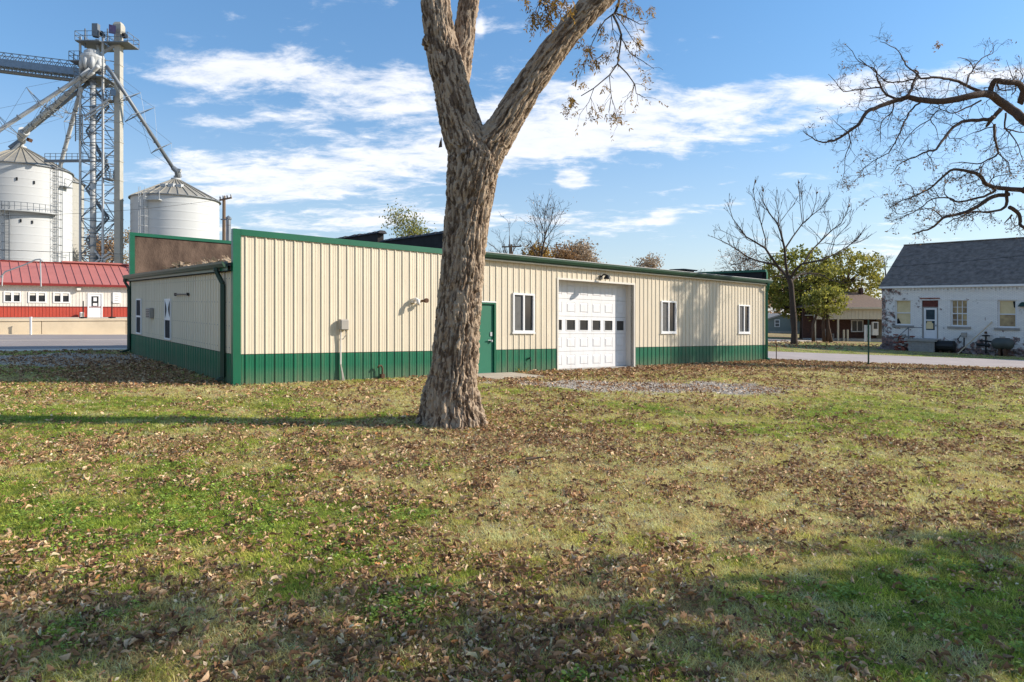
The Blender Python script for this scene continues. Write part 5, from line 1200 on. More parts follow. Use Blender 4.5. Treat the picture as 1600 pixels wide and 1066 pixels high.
MB().box(G2, gx_(1253), gx_(1266), 0, 3, gzz(521.5), gzz(499.5)).build('wall', M['offwhite'], sh_)
MB().box8([G2(gx_(1244), -.5, gzz(500)), G2(gx_(1268), -.5, gzz(500)), G2(gx_(1268), 3, gzz(494)), G2(gx_(1244), 3, gzz(494)), G2(gx_(1244), -.5, gzz(499)), G2(gx_(1268), -.5, gzz(499)), G2(gx_(1268), 3, gzz(493)), G2(gx_(1244), 3, gzz(493))]).build('roof', M['conc_grey'], sh_)
MB().box(G2, gx_(1257), gx_(1262), -.05, -.001, gzz(513), gzz(503)).build('window', M['blind_worn'], sh_)
# parked vehicle glimpsed between the trunks
t = thing('parked_car', (gx_(1282), GDd-4, gzz(519)), 'white van partly hidden behind the small tree trunks', 'van')
def G3(x, w, z): return Vector((x, GDd-6+w, z))
b_o = MB(); zz0 = gzz(516); x0, x1 = gx_(1272), gx_(1290)
b_o.add([G3(x0, 0, zz0), G3(x1, 0, zz0), G3(x1, 0, zz0+.8), G3(x1-.35, 0, zz0+1.0), G3(x1-.8, 0, zz0+1.6), G3(x0+.1, 0, zz0+1.6), G3(x0, 0, zz0+1.0), G3(x0, 1.8, zz0), G3(x1, 1.8, zz0), G3(x1, 1.8, zz0+.8), G3(x1-.35, 1.8, zz0+1.0), G3(x1-.8, 1.8, zz0+1.6), G3(x0+.1, 1.8, zz0+1.6), G3(x0, 1.8, zz0+1.0)], [(0, 1, 2, 3, 4, 5, 6), (13, 12, 11, 10, 9, 8, 7)]+[(i, i+7, (i+1) % 7+7, (i+1) % 7) for i in range(7)])
b_o.build('body', M['white'], t)
MB().box(G3, x0+.2, x1-.85, -.02, -.001, zz0+1.05, zz0+1.48).build('window', M['glass'], t)
for x in (x0+.35, x1-.35): MB().tube([G3(x, -.05, zz0+.0), G3(x, .2, zz0+.0)], .32, 14).build('wheel', M['black'], t)

# street sign seen edge on, stake
sg = GP(1357, 571)
t = thing('street_sign', sg, 'blank white sign panel on a green steel post by the side street', 'sign')
hh_ = (571-471-0)/F*sg.y
MB().bar(sg-Vector((0, 0, .1)), sg+Vector((0, 0, (571-500)/F*sg.y)), .045, .06).build('post', mat('post_green', lin(44, 74, 58), .6, .2, .1, 4), t)
zs0, zs1 = sg.z+(571-534)/F*sg.y, sg.z+(571-508)/F*sg.y
MB().box8([(sg.x-.155, sg.y+.05, zs0), (sg.x+.115, sg.y+.04, zs0), (sg.x+.115, sg.y+.045, zs0), (sg.x-.155, sg.y+.055, zs0), (sg.x-.155, sg.y+.05, zs1), (sg.x+.115, sg.y+.04, zs1), (sg.x+.115, sg.y+.045, zs1), (sg.x-.155, sg.y+.055, zs1)]).build('sign_panel', mat('sign_back', (.72, .70, .64), .5, .0, .05, 5), t)
MB().box8([(sg.x-.03, sg.y+.03, zs0+.2), (sg.x+.03, sg.y+.03, zs0+.2), (sg.x+.03, sg.y+.039, zs0+.2), (sg.x-.03, sg.y+.039, zs0+.2), (sg.x-.03, sg.y+.03, zs0+.26), (sg.x+.03, sg.y+.03, zs0+.26), (sg.x+.03, sg.y+.039, zs0+.26), (sg.x-.03, sg.y+.039, zs0+.26)]).build('bolt', M['galv_dk'], t)
sg = GP(1213, 563); t = thing('survey_stake', sg, 'thin metal stake in the grass just right of the building corner', 'stake')
MB().bar(sg-Vector((0, 0, .1)), sg+Vector((0, 0, .75)), .028).build('rod', M['rust'], t); MB().bar(sg+Vector((-.30, 0, .74)), sg+Vector((0, 0, .75)), .018).build('hook', M['rust'], t)
# stick lying on the lawn, pale board
p = GP(836, 724); o = MB().tube([p+Vector((-.11, 0, .05)), p+Vector((.02, .03, .06)), p+Vector((.10, .02, .07))], [.016, .013, .009], 6).build('fallen_stick', M['pole_wood'], None); tag(o, 'short broken stick lying on the lawn right of the tree', 'stick')
# concrete pad by the entry door
mb = MB(); pc = [B(6.2, -.06, .03), B(8.1, -.06, .03), B(8.25, -1.5, .03), B(6.4, -1.7, .03)]; dn = Vector((0, 0, .13)); mb.box8([q-dn for q in pc]+pc); o = mb.build('concrete_pad', mat('old_concrete', lin(170, 158, 142), .95, 0, .14, 2, .3, 30), None); o['kind'] = 'structure'; o['label'] = 'worn concrete pad in front of the green entry door'
# ------------------------------------------------------------------ trees
def jpoly(p, d, L, n, rng, jit, lift=0.0):
    pts = [Vector(p)]; d = Vector(d).normalized()
    for k in range(n):
        d = (d+Vector((rng.gauss(0, jit), rng.gauss(0, jit), rng.gauss(0, jit)+lift))).normalized(); pts.append(pts[-1]+d*L/n)
    return pts
def sprout(mb, pts, r0, r1, rng, lev, spec, tips):
    """grow side branches from a polyline; spec = dict(n, len, ang, jit, lift, rr)"""
    if lev >= len(spec): return
    s = spec[lev]; seg = [(pts[i+1]-pts[i]).length for i in range(len(pts)-1)]; tot = sum(seg)
    n = max(1, int(round(s['n']*(tot if s.get('perlen') else 1)*rng.uniform(.8, 1.2))))
    for k in range(n):
        f = rng.uniform(s.get('f0', .25), 1.0); a = f*tot; i = 0
        while i < len(seg)-1 and a > seg[i]: a -= seg[i]; i += 1
        p = pts[i].lerp(pts[i+1], min(1, a/max(seg[i], 1e-6))); t = (pts[i+1]-pts[i]).normalized()
        ax = t.cross(Vector((rng.gauss(0, 1), rng.gauss(0, 1), rng.gauss(0, 1)))).normalized()
        d = Matrix.Rotation(R(s['ang']*rng.uniform(.6, 1.3)), 3, ax) @ t
        if s.get('flat'): d.y *= s['flat']
        L = s['len']*rng.uniform(.55, 1.25)*(1-.45*f); ra = min(r0+(r1-r0)*f, s.get('rmax', 9))*s.get('rr', .6)
        q = jpoly(p, d, L, s.get('seg', 4), rng, s['jit'], s.get('lift', 0)); rb_ = max(s.get('rmin', .004), ra*.25)
        mb.tube(q, [ra+(rb_-ra)*j/(len(q)-1) for j in range(len(q))], 4 if lev < 1 else 3, cap=False)
        if lev == len(spec)-1: tips.append((q[-1], (q[-1]-q[-2]).normalized())); tips.append((q[len(q)//2], d))
        sprout(mb, q, ra, rb_, rng, lev+1, spec, tips)
def leafquad(mb, c, s, rng, droop=0.0, asp=.45, a=None):
    d1 = Vector((rng.gauss(0, 1), rng.gauss(0, 1), rng.gauss(0, 1)-droop)).normalized(); d2 = d1.cross(Vector((rng.gauss(0, 1), rng.gauss(0, 1), rng.gauss(0, 1)))).normalized()*s*asp; d1 = d1*s
    mb.add([c-d1*.5, c+d2*.5+d1*.05, c+d1*.5, c-d2*.5+d1*.05], [(0, 1, 2, 3)], rng.random() if a is None else a)
def compound(mb, c, d, rng, s, n=5, a=None):
    """a drooping pinnate leaf: stalk with paired narrow leaflets"""
    d = (d+Vector((rng.gauss(0, .5), rng.gauss(0, .5), -.9))).normalized(); L = s*rng.uniform(.7, 1.3); sd = d.cross(Vector((rng.gauss(0, 1), rng.gauss(0, 1), .1))).normalized(); v = rng.random() if a is None else a
    mb.add([c, c+sd*.004, c+d*L], [(0, 1, 2)], v)
    for k in range(n):
        p = c+d*L*(k+1)/n
        for sg_ in (-1, 1):
            e = (sd*sg_+d*1.0+Vector((rng.gauss(0, .3), rng.gauss(0, .3), rng.gauss(0, .3)-.3))).normalized(); ll = s*.42*rng.uniform(.6, 1.2); w = e.cross(d).normalized()*ll*.17+sd*.002
            w2 = Vector((rng.gauss(0, 1), rng.gauss(0, 1), rng.gauss(0, 1))).cross(e).normalized()*ll*.16
            mb.add([p, p+e*ll*.45+w2, p+e*ll, p+e*ll*.45-w2], [(0, 1, 2, 3)], min(1, max(0, v+rng.gauss(0, .15))))

def remesh(mb, voxel, smooth, name):
    me = bpy.data.meshes.new(name); me.from_pydata(mb.v, [], mb.f); me.update(); o = bpy.data.objects.new(name, me); COL.objects.link(o)
    m = o.modifiers.new('r', 'REMESH'); m.mode = 'VOXEL'; m.voxel_size = voxel
    m = o.modifiers.new('s', 'SMOOTH'); m.iterations = smooth; m.factor = .6
    dg = bpy.context.evaluated_depsgraph_get(); me2 = bpy.data.meshes.new_from_object(o.evaluated_get(dg)); bpy.data.objects.remove(o); return me2
# the big tree in the middle
TD0 = 10.75
def Q(px, py, d=0.0): return P(px, py, TD0+d)
tb = GP(704, 662); 
limbs = [  # (points, radii in px)
    ([Q(706, 690, 0), Q(706, 664), Q(706, 640), Q(706, 610), Q(710, 570), Q(714, 520), Q(719, 460), Q(724, 400), Q(730, 340), Q(736, 290), Q(741, 250), Q(740, 230), Q(739, 216)], [60, 52, 46.5, 42.5, 40, 38.5, 37.5, 37, 38, 42, 45, 34, 16]),
    ([Q(738, 240), Q(722, 205), Q(713, 170), Q(704, 130), Q(694, 90), Q(686, 50), Q(680, 0), Q(672, -60, .2), Q(655, -160, .5), Q(625, -300, 1.0), Q(600, -420, 1.2)], [40, 35, 32.5, 30.5, 29, 27, 25, 23, 20, 14, 8]),
    ([Q(712, 150, .15), Q(718, 110, .25), Q(724, 70, .35), Q(728, 30, .4), Q(733, 0, .45), Q(742, -60, .8), Q(770, -170, 1.6), Q(800, -300, 2.3), Q(815, -400, 2.6)], [22, 20.5, 19.5, 19, 18.5, 17, 14, 10, 6]),
    ([Q(744, 262), Q(762, 232), Q(783, 204), Q(806, 166), Q(832, 126), Q(862, 84), Q(892, 45), Q(930, 4), Q(975, -38), Q(1030, -90, -.3), Q(1110, -190, -.5), Q(1180, -320, -.6)], [38, 34, 28, 25.5, 24.5, 23.5, 22.5, 22, 21, 19, 14, 8])]
px1 = TD0/F
mb = MB()
for pts, rads in limbs:
    # resample the axis smoothly
    P2, R2 = [], []
    for i in range(len(pts)-1):
        p0 = pts[max(i-1, 0)]; p1, p2 = pts[i], pts[i+1]; p3 = pts[min(i+2, len(pts)-1)]
        for k in range(6):
            t = k/6; P2.append(.5*((2*p1)+(p2-p0)*t+(2*p0-5*p1+4*p2-p3)*t*t+(3*p1-p0-3*p2+p3)*t**3)); R2.append((rads[i]+(rads[i+1]-rads[i])*t)*px1*.905)
    P2.append(pts[-1]); R2.append(rads[-1]*px1); mb.tube(P2, R2, 28)
# burl on the left limb
mb.tube([Q(672, 66, -.05), Q(661, 60, -.05)], [.16, .10], 14)
# root flare buttresses
for an, ln, rr_ in ((200, .62, .15), (250, .55, .17), (300, .60, .15), (345, .66, .15), (30, .6, .16), (75, .5, .14), (120, .55, .15), (160, .60, .16)):
    d = Vector((math.cos(R(an)), math.sin(R(an)), 0)); b0 = Vector((tb.x, tb.y+.05, tb.z))
    mb.tube([b0+d*.16+Vector((0, 0, .85)), b0+d*.32+Vector((0, 0, .42)), b0+d*(ln*.66)+Vector((0, 0, .13)), b0+d*(ln*.86)+Vector((0, 0, -.06)), b0+d*(ln+.05)+Vector((0, 0, -.22))], [rr_*1.1, rr_*1.15, rr_*.95, rr_*.7, rr_*.4], 12)
tm_ = remesh(mb, .012, 7, 'trunk')
nv = len(tm_.vertices); co = np.empty(nv*3); tm_.vertices.foreach_get('co', co); co = co.reshape(-1, 3)
nr = np.empty(nv*3); tm_.vertex_normals.foreach_get('vector', nr); nr = nr.reshape(-1, 3)
# coordinates along and around the nearest limb
best = np.full(nv, 1e9); q1 = np.zeros(nv); q2 = np.zeros(nv); qs = np.zeros(nv); loc_r = np.zeros(nv)
for li, (pts, rads) in enumerate(limbs):
    acc = 0.0
    for i in range(len(pts)-1):
        a_, b_ = np.array(pts[i]), np.array(pts[i+1]); d = b_-a_; L_ = np.linalg.norm(d); d /= L_
        t = np.clip((co-a_)@d, 0, L_); ctr = a_+t[:, None]*d; off = co-ctr; dist = np.linalg.norm(off, axis=1); rr_ = (rads[i]+(rads[i+1]-rads[i])*t/L_)*px1
        sc_ = dist/rr_; m = sc_ < best; best[m] = sc_[m]
        e1 = np.cross(d, [0, 1, 0]); e1 /= np.linalg.norm(e1); e2 = np.cross(d, e1)
        q1[m] = (off@e1)[m]; q2[m] = (off@e2)[m]; qs[m] = (acc+t)[m]+li*3.7; loc_r[m] = rr_[m]
        if li == 0: q1[m] = off[m, 0]; q2[m] = off[m, 1]; qs[m] = co[m, 2]
        acc += L_
def voro(x, y, z, seed):
    xi, yi, zi = np.floor(x), np.floor(y), np.floor(z); f1 = np.full(x.shape, 9.0); f2 = np.full(x.shape, 9.0); idv = np.zeros(x.shape)
    for a in (-1, 0, 1):
        for b in (-1, 0, 1):
            for c in (-1, 0, 1):
                cx, cy, cz = xi+a, yi+b, zi+c; dd = np.sqrt((cx+_h(cx, cy, cz, seed)-x)**2+(cy+_h(cx, cy, cz, seed+1)-y)**2+(cz+_h(cx, cy, cz, seed+2)-z)**2)
                m = dd < f1; f2 = np.where(m, f1, np.minimum(f2, dd)); idv = np.where(m, _h(cx, cy, cz, seed+3), idv); f1 = np.where(m, dd, f1)
    return f1, f2, idv
wq = (fbm(q1, q2, .16, 31, 3, z=qs*.6)-.5)*.12; wq2 = (fbm(q1, q2, .16, 35, 3, z=qs*.6)-.5)*.12; ws = (fbm(q1, q2, .12, 37, 3, z=qs)-.5)*.30
cs = .040
f1, f2, idv = voro((q1+wq)/cs, (q2+wq2)/cs, (qs+ws)/.27, 51)
pl = sst(.02, .42, f2-f1)
rd = np.abs(fbm(q1+wq*.7, q2+wq2*.7, .085, 61, 3, z=qs*.13)-.5)*2          # long furrows
fr = sst(.0, .22, rd)
fine = fbm(q1, q2, .022, 71, 3, z=qs*.22)-.5
big = fbm(q1, q2, .35, 81, 2, z=qs*.5)-.5
amp = np.clip(loc_r/.36, .35, 1.15)
disp = amp*(-.020*(1-pl)-.042*(1-fr)+.010*(idv-.5)+.020*fine+.02*big+.012)
co2 = co+nr*disp[:, None]
tm_.vertices.foreach_set('co', co2.reshape(-1)); 
at = tm_.attributes.new('plate', 'FLOAT', 'POINT'); at.data.foreach_set('value', np.clip(.5+(idv-.5)*.6+fine*.9, 0, 1).astype(np.float32))
at = tm_.attributes.new('moss', 'FLOAT', 'POINT'); at.data.foreach_set('value', np.clip(fbm(q1, q2, .5, 91, 4, z=qs*.6)*1.6-.45, 0, 1).astype(np.float32))
tm_.polygons.foreach_set('use_smooth', [True]*len(tm_.polygons))
m = bpy.data.materials.new('furrowed_bark'); m.use_nodes = True; nt = m.node_tree; N = nt.nodes; L = nt.links; b = N['Principled BSDF']; b.inputs['Roughness'].default_value = .95; b.inputs['Specular IOR Level'].default_value = .15
at = N.new('ShaderNodeAttribute'); at.attribute_name = 'plate'; tcn = N.new('ShaderNodeTexCoord'); nn_ = N.new('ShaderNodeTexNoise'); nn_.inputs['Scale'].default_value = 26; nn_.inputs['Detail'].default_value = 9; nn_.inputs['Roughness'].default_value = .75; L.new(tcn.outputs['Object'], nn_.inputs['Vector'])
ad = N.new('ShaderNodeMath'); ad.operation = 'MULTIPLY_ADD'; L.new(nn_.outputs[0], ad.inputs[0]); ad.inputs[1].default_value = .9; L.new(at.outputs['Fac'], ad.inputs[2])
rp = N.new('ShaderNodeValToRGB'); rp.color_ramp.elements[0].position = .55; rp.color_ramp.elements[0].color = (.082, .056, .038, 1); rp.color_ramp.elements[1].position = 1.25; rp.color_ramp.elements[1].color = (.38, .295, .215, 1); L.new(ad.outputs[0], rp.inputs[0])
e_ = rp.color_ramp.elements.new(.9); e_.color = (.215, .155, .110, 1)
L.new(rp.outputs[0], b.inputs['Base Color'])
bp = N.new('ShaderNodeBump'); bp.inputs['Strength'].default_value = .9; bp.inputs['Distance'].default_value = .012; n5 = N.new('ShaderNodeTexNoise'); n5.inputs['Scale'].default_value = 60; n5.inputs['Detail'].default_value = 8; L.new(tcn.outputs['Object'], n5.inputs['Vector']); L.new(n5.outputs[0], bp.inputs['Height']); L.new(bp.outputs[0], b.inputs['Normal'])
M['bark'] = m
tree = thing('yard_tree', (0, 0, 0), 'massive forked tree with deeply furrowed bark standing on the lawn', 'tree'); tree.location = (tb.x, tb.y, tb.z); tree['_loc'] = (tb.x, tb.y, tb.z)
tm_.materials.append(M['bark']); to = bpy.data.objects.new('trunk', tm_); COL.objects.link(to); to.parent = tree; to.location = (-tb.x, -tb.y, -tb.z)
# hanging twig with leaves seen against the sky (photo points)
rng = random.Random(4); mb = MB(); lf = MB()
hang = [([(966, 8), (962, 18), (958, 24), (966, 40), (971, 55), (969, 72), (965, 100), (952, 118), (928, 138), (908, 150)], 2.2, .7), ([(958, 22), (945, 32), (936, 46), (926, 66), (920, 82)], 1.2, .5), ([(965, 100), (980, 115), (992, 132), (994, 146), (1008, 153)], 1.2, .4), ([(971, 60), (985, 84), (1005, 96), (1022, 108)], .9, .35),
        ([(961, 20), (985, 30), (1000, 38), (1012, 37)], 1.0, .4), ([(955, 24), (958, 50), (966, 75)], .8, .4), ([(960, 20), (978, 45), (990, 64), (1000, 72)], .8, .35), ([(952, 118), (955, 150), (951, 176)], .7, .3), ([(992, 132), (985, 150), (975, 160)], .6, .3), ([(928, 138), (920, 160), (905, 180)], .6, .3), ([(926, 66), (918, 90), (905, 120)], .6, .3), ([(955, 152), (962, 172), (966, 188)], .5, .3)]
lim_tip = Q(965, -22, -.1)
mb.tube([lim_tip, Q(969, -8, -.2), Q(966, 8, -.3)], [.03, .024, .02], 6)
for pts, r0_, r1_ in hang:
    pp = [Q(x, y, -.3+.12*math.sin(i*1.3)) for i, (x, y) in enumerate(pts)]; n_ = len(pp); mb.tube(pp, [(r0_+(r1_-r0_)*i/(n_-1))*px1 for i in range(n_)], 5, cap=False)
    tips = []; sprout(mb, pp, r0_*px1, r1_*px1, rng, 0, [dict(n=5, len=.30, ang=45, jit=.22, lift=-.12, rr=.6, rmin=.0025, seg=4)], tips)
    for q, d in tips:
        if rng.random() < .5: compound(lf, q, d, rng, .16, rng.randint(2, 4))
for cx, cy, n_, s_ in ((915, 78, 8, .16), (910, 62, 2, .14), (945, 45, 4, .13), (950, 58, 3, .13), (947, 92, 5, .14), (910, 100, 4, .13), (928, 100, 5, .15), (893, 158, 7, .15), (882, 172, 4, .14), (912, 136, 4, .12), (947, 142, 4, .11), (930, 175, 4, .12), (918, 186, 3, .12), (996, 17, 6, .13), (1018, 18, 5, .12), (994, 66, 5, .11), (1009, 126, 3, .10), (975, 28, 4, .12), (970, 12, 5, .14), (982, 3, 5, .14), (962, 186, 6, .13), (951, 184, 2, .1)):
    for k in range(int(n_*1.6)): compound(lf, Q(cx+rng.gauss(0, 3), cy-8+rng.gauss(0, 2.5), -.3+rng.gauss(0, .08)), Vector((rng.gauss(0, .5), rng.gauss(0, .5), -.5)), rng, s_*1.1, rng.randint(3, 5))
# leaf cluster hanging left of the right limb
up_t = [Q(900, -60, -.8), Q(870, -30, -.8), Q(848, -6, -.8), Q(842, 8, -.8)]; mb.tube([Q(1000, -70, -.1)]+up_t, [.03, .024, .018, .012, .008], 5)
for ex, ey in ((835, 30), (848, 38), (828, 44), (868, 14), (876, 24), (863, 40), (818, -2), (896, 12), (880, 2), (855, 8)):
    pp = [up_t[2], Q((848+ex)/2+rng.gauss(0, 3), (ey-6)/2, -.8), Q(ex, ey-8, -.8)]; mb.tube(pp, [.008, .005, .003], 4, cap=False)
    for k in range(rng.randint(7, 11)): compound(lf, pp[1].lerp(pp[2], rng.uniform(.2, 1.1))+Vector((rng.gauss(0, .05), rng.gauss(0, .05), rng.gauss(0, .05))), Vector((rng.gauss(0, .5), rng.gauss(0, .5), -.6)), rng, .17, rng.randint(3, 5))
# crown above the frame
spec_up = [dict(n=9, len=3.4, ang=50, jit=.16, lift=.05, rr=.45, seg=6, f0=.4, rmax=.12), dict(n=7, len=1.5, ang=45, jit=.2, lift=.0, rr=.5, seg=4), dict(n=5, len=.7, ang=45, jit=.2, rr=.5, seg=3, rmin=.004)]
for li, rr0, rr1 in ((1, 20, 8), (2, 14, 6), (3, 19, 8)):
    tips = []; pts = [q for q in limbs[li][0] if q.z > 7.6]; sprout(mb, pts, rr0*px1, rr1*px1, rng, 0, spec_up, tips)
    for q, d in tips:
        if q.z > 7.5 and rng.random() < .5: compound(lf, q, d, rng, .22, 4)
mb.build('branch', M['twig'], tree); lf.build('crown', M['leaf_pecan'], tree, var=True, kind='stuff')
# small sprig of bark peeling on the left of the trunk
MB().add([Q(687, 222, -.30), Q(690, 214, -.30), Q(691, 230, -.30), Q(685, 231, -.33)], [(0, 1, 2), (0, 2, 3)]).build('bark_flake', M['bark'], tree)

# ---- right-hand tree reaching into the frame
RT = 27.5
def zc3(x, y, sc, ox, oy, D, dd=0.0): return P(ox+x/sc, oy+y/sc, D+dd)
rtb = Vector(((1830-PXC)/F*RT, RT, 0)); rtb.z = G(rtb.x)
rt = thing('spreading_tree', rtb, 'old spreading tree reaching bare crooked limbs in from beside the street', 'tree')
rng = random.Random(21)
def L3(pts, dz=0.0, w=.5):
    n_ = len(pts); return [zc3(x, y, 2.961, 1240, 40, RT, dz+w*math.sin(i*.9+dz*3)) for i, (x, y) in enumerate(pts)]
pr_ = RT/F/2.961
trunkpts = [rtb+Vector((0, 0, -.3)), rtb+Vector((0, 0, 1.2)), P(1815, 400, RT), P(1790, 320, RT)]
mb = MB(); mb.tube(trunkpts, [.75, .55, .48, .42], 16)
mb.tube([P(1790, 330, RT), P(1730, 262, RT-.2), P(1680, 230, RT), P(1632, 204, RT), P(1598, 186, RT)], [.38, .32, .27, .24, .20], 12)
mb.tube([P(1800, 370, RT), P(1720, 330, RT), P(1650, 302, RT+.1), P(1600, 297, RT)], [.24, .2, .17, .15], 10)
mb.tube([P(1795, 330, RT), P(1800, 180, RT+1), P(1830, 20, RT+2), P(1850, -120, RT+2)], [.4, .3, .2, .1], 10); mb.tube([P(1795, 300, RT), P(1880, 200, RT+1), P(1990, 60, RT+2), P(2050, -40, RT+2)], [.35, .28, .18, .08], 10)
main_o = mb
tw = MB(); tips = []
RL = [([(1065, 435), (1010, 390), (960, 355), (915, 322), (870, 316), (800, 332), (700, 350), (600, 345), (530, 332), (480, 346), (400, 372), (340, 400), (300, 460), (250, 495), (200, 525), (150, 540), (100, 530), (45, 490)], 27, 2, 0),
      ([(1065, 350), (1050, 355), (1062, 300), (1040, 266), (980, 262), (932, 255), (912, 292), (905, 318)], 18, 15, .3),
      ([(880, 312), (820, 290), (760, 258), (700, 245), (640, 240), (590, 245), (570, 225), (520, 185), (500, 140), (470, 105), (400, 75)], 10, 1.5, .2),
      ([(520, 330), (548, 290), (556, 255), (575, 222), (560, 205)], 9, 4, -.2), ([(556, 250), (500, 258), (440, 262), (400, 236), (350, 190), (300, 165), (270, 120), (240, 88)], 5, 1.2, -.2),
      ([(475, 338), (430, 320), (405, 288), (385, 240), (380, 205), (340, 185), (300, 150)], 8, 2, .3), ([(405, 286), (350, 290), (290, 296), (230, 305), (195, 262), (160, 225)], 5, 1.2, .4),
      ([(800, 275), (810, 232), (832, 200), (800, 155), (758, 150)], 5, 1.5, -.3), ([(832, 200), (870, 152), (920, 130), (928, 90)], 4, 1.2, -.3),
      ([(960, 382), (925, 425), (880, 438), (800, 440), (740, 470), (690, 530), (660, 572), (615, 582), (560, 610), (500, 632), (450, 690)], 13, 1.5, -.4), ([(925, 420), (908, 445), (893, 466)], 13, 7, -.4),
      ([(590, 352), (550, 385), (510, 450), (480, 520), (440, 590), (390, 612), (330, 660), (290, 712)], 6, 1.2, .5), ([(385, 612), (380, 660), (385, 700)], 3, 1, .5),
      ([(930, 455), (930, 520), (945, 590), (900, 622), (850, 640), (780, 632), (720, 642)], 8, 1.5, -.5), ([(945, 592), (990, 632), (1000, 690), (980, 720)], 4, 1.2, -.5), ([(985, 405), (975, 470), (1010, 510), (1045, 570), (1062, 640)], 6, 1.5, 0), ([(975, 475), (1030, 490), (1066, 495)], 5, 3, 0), ([(930, 470), (880, 480), (820, 500), (770, 525)], 4, 1, -.3),
      ([(868, 345), (800, 380), (740, 406), (690, 392), (640, 370)], 6, 1.5, .6), ([(670, 392), (635, 432), (662, 480), (670, 530)], 4, 1.2, .6), ([(635, 432), (560, 480), (510, 540), (480, 600)], 3.5, 1, .6), ([(615, 585), (640, 630), (650, 680)], 3, 1, -.4),
      ([(465, 350), (455, 400), (410, 440), (400, 500), (405, 540)], 4.5, 1, .2), ([(250, 492), (262, 540), (240, 600), (235, 680), (215, 750)], 4, .8, 0), ([(340, 402), (300, 380), (310, 330)], 2.5, .8, 0), ([(250, 492), (200, 455), (180, 430)], 3, .8, 0),
      ([(1010, 320), (1030, 290), (1010, 230), (985, 160)], 4, 1, .3), ([(1040, 262), (1060, 230), (1010, 180)], 4, 1, .3), ([(940, 270), (960, 300), (1010, 296), (1040, 284)], 5, 2, .1),
      ([(1066, 760), (1000, 755), (940, 750), (890, 732), (860, 692), (800, 675), (740, 666), (690, 700), (620, 760), (560, 790), (500, 812), (440, 850)], 15, 1.5, .0),
      ([(1000, 782), (920, 792), (860, 832), (800, 862), (740, 878), (690, 892), (650, 930), (600, 950), (550, 966)], 13, 4, .3), ([(985, 765), (985, 830), (960, 852), (900, 862), (830, 860), (760, 890), (700, 920)], 10, 2, .2), ([(1000, 840), (1042, 872), (1050, 920), (1068, 938)], 12, 8, .1), ([(1010, 875), (975, 915)], 6, 3, .1),
      ([(935, 760), (880, 790), (820, 806), (760, 816), (720, 800), (640, 802), (580, 850), (500, 890), (430, 906)], 8, 1.2, -.3), ([(740, 812), (700, 780), (700, 730), (740, 690)], 4, 1, -.3), ([(860, 692), (880, 640), (930, 610)], 3.5, 1, 0), ([(690, 892), (640, 850), (560, 856), (480, 870), (420, 800)], 4, 1, .2), ([(560, 790), (540, 740), (480, 740)], 3, 1, 0), ([(900, 740), (930, 700), (1000, 690), (1060, 680)], 4, 1, .4)]
spec_t = [dict(n=3.0, perlen=True, len=1.1, ang=52, jit=.32, lift=-.02, rr=.5, seg=5, f0=.1, rmax=.035, rmin=.006, flat=.8), dict(n=4, len=.55, ang=48, jit=.32, rr=.6, seg=3, rmin=.005), dict(n=2.4, len=.28, ang=45, jit=.3, rr=.6, seg=2, rmin=.004)]
for pts, r0_, r1_, dz_ in RL:
    pp = L3(pts, dz_, .35); n_ = len(pp); P2, R2 = [], []
    for i in range(n_-1):
        p0, p1, p2, p3 = pp[max(i-1, 0)], pp[i], pp[i+1], pp[min(i+2, n_-1)]
        for k in range(3):
            t = k/3; P2.append(.5*((2*p1)+(p2-p0)*t+(2*p0-5*p1+4*p2-p3)*t*t+(3*p1-p0-3*p2+p3)*t**3)+Vector((rng.gauss(0, .012), 0, rng.gauss(0, .012)))); R2.append(((r0_+(r1_-r0_)*(i+t)/(n_-1))*.77)*pr_)
    P2.append(pp[-1]); R2.append(r1_*.77*pr_)
    (main_o if r0_ > 8 else tw).tube(P2, [max(r_, .006) for r_ in R2], 9 if r0_ > 8 else 5, cap=True)
    sprout(tw, P2, R2[0], R2[-1], rng, 0, spec_t, tips)
up_sp = [dict(n=3, len=3.0, ang=50, jit=.2, lift=.02, rr=.5, seg=6, rmax=.14), dict(n=6, len=1.7, ang=45, jit=.25, rr=.5, seg=4), dict(n=5, len=.8, ang=45, jit=.3, rr=.5, seg=3, rmin=.006)]
for pts in ([P(1795, 300, RT), P(1800, 180, RT+1), P(1830, 20, RT+2), P(1850, -120, RT+2)], [P(1830, 260, RT), P(1880, 200, RT+1), P(1990, 60, RT+2), P(2050, -40, RT+2)]): sprout(tw, pts, .3, .1, rng, 0, up_sp, [])
main_o.build('trunk', M['bark_dark'], rt, smooth=True); tw.build('branch', M['bark_dark'], rt)
lf = MB()
for q, d in tips:
    pr = .07 if q.z > 8 else .20
    if rng.random() < pr:
        for k in range(rng.randint(1, 3)): leafquad(lf, q+Vector((rng.gauss(0, .08), rng.gauss(0, .08), rng.gauss(0, .08)-.05)), .11, rng, .6)
for k in range(40): leafquad(lf, zc3(665+rng.gauss(0, 9), 92+rng.gauss(0, 7), 2.961, 1240, 40, RT)+Vector((0, rng.gauss(0, .1), 0)), .12, rng, .2, a=.8)
lf.build('crown', M['leaf_rust'], rt, var=True, kind='stuff')

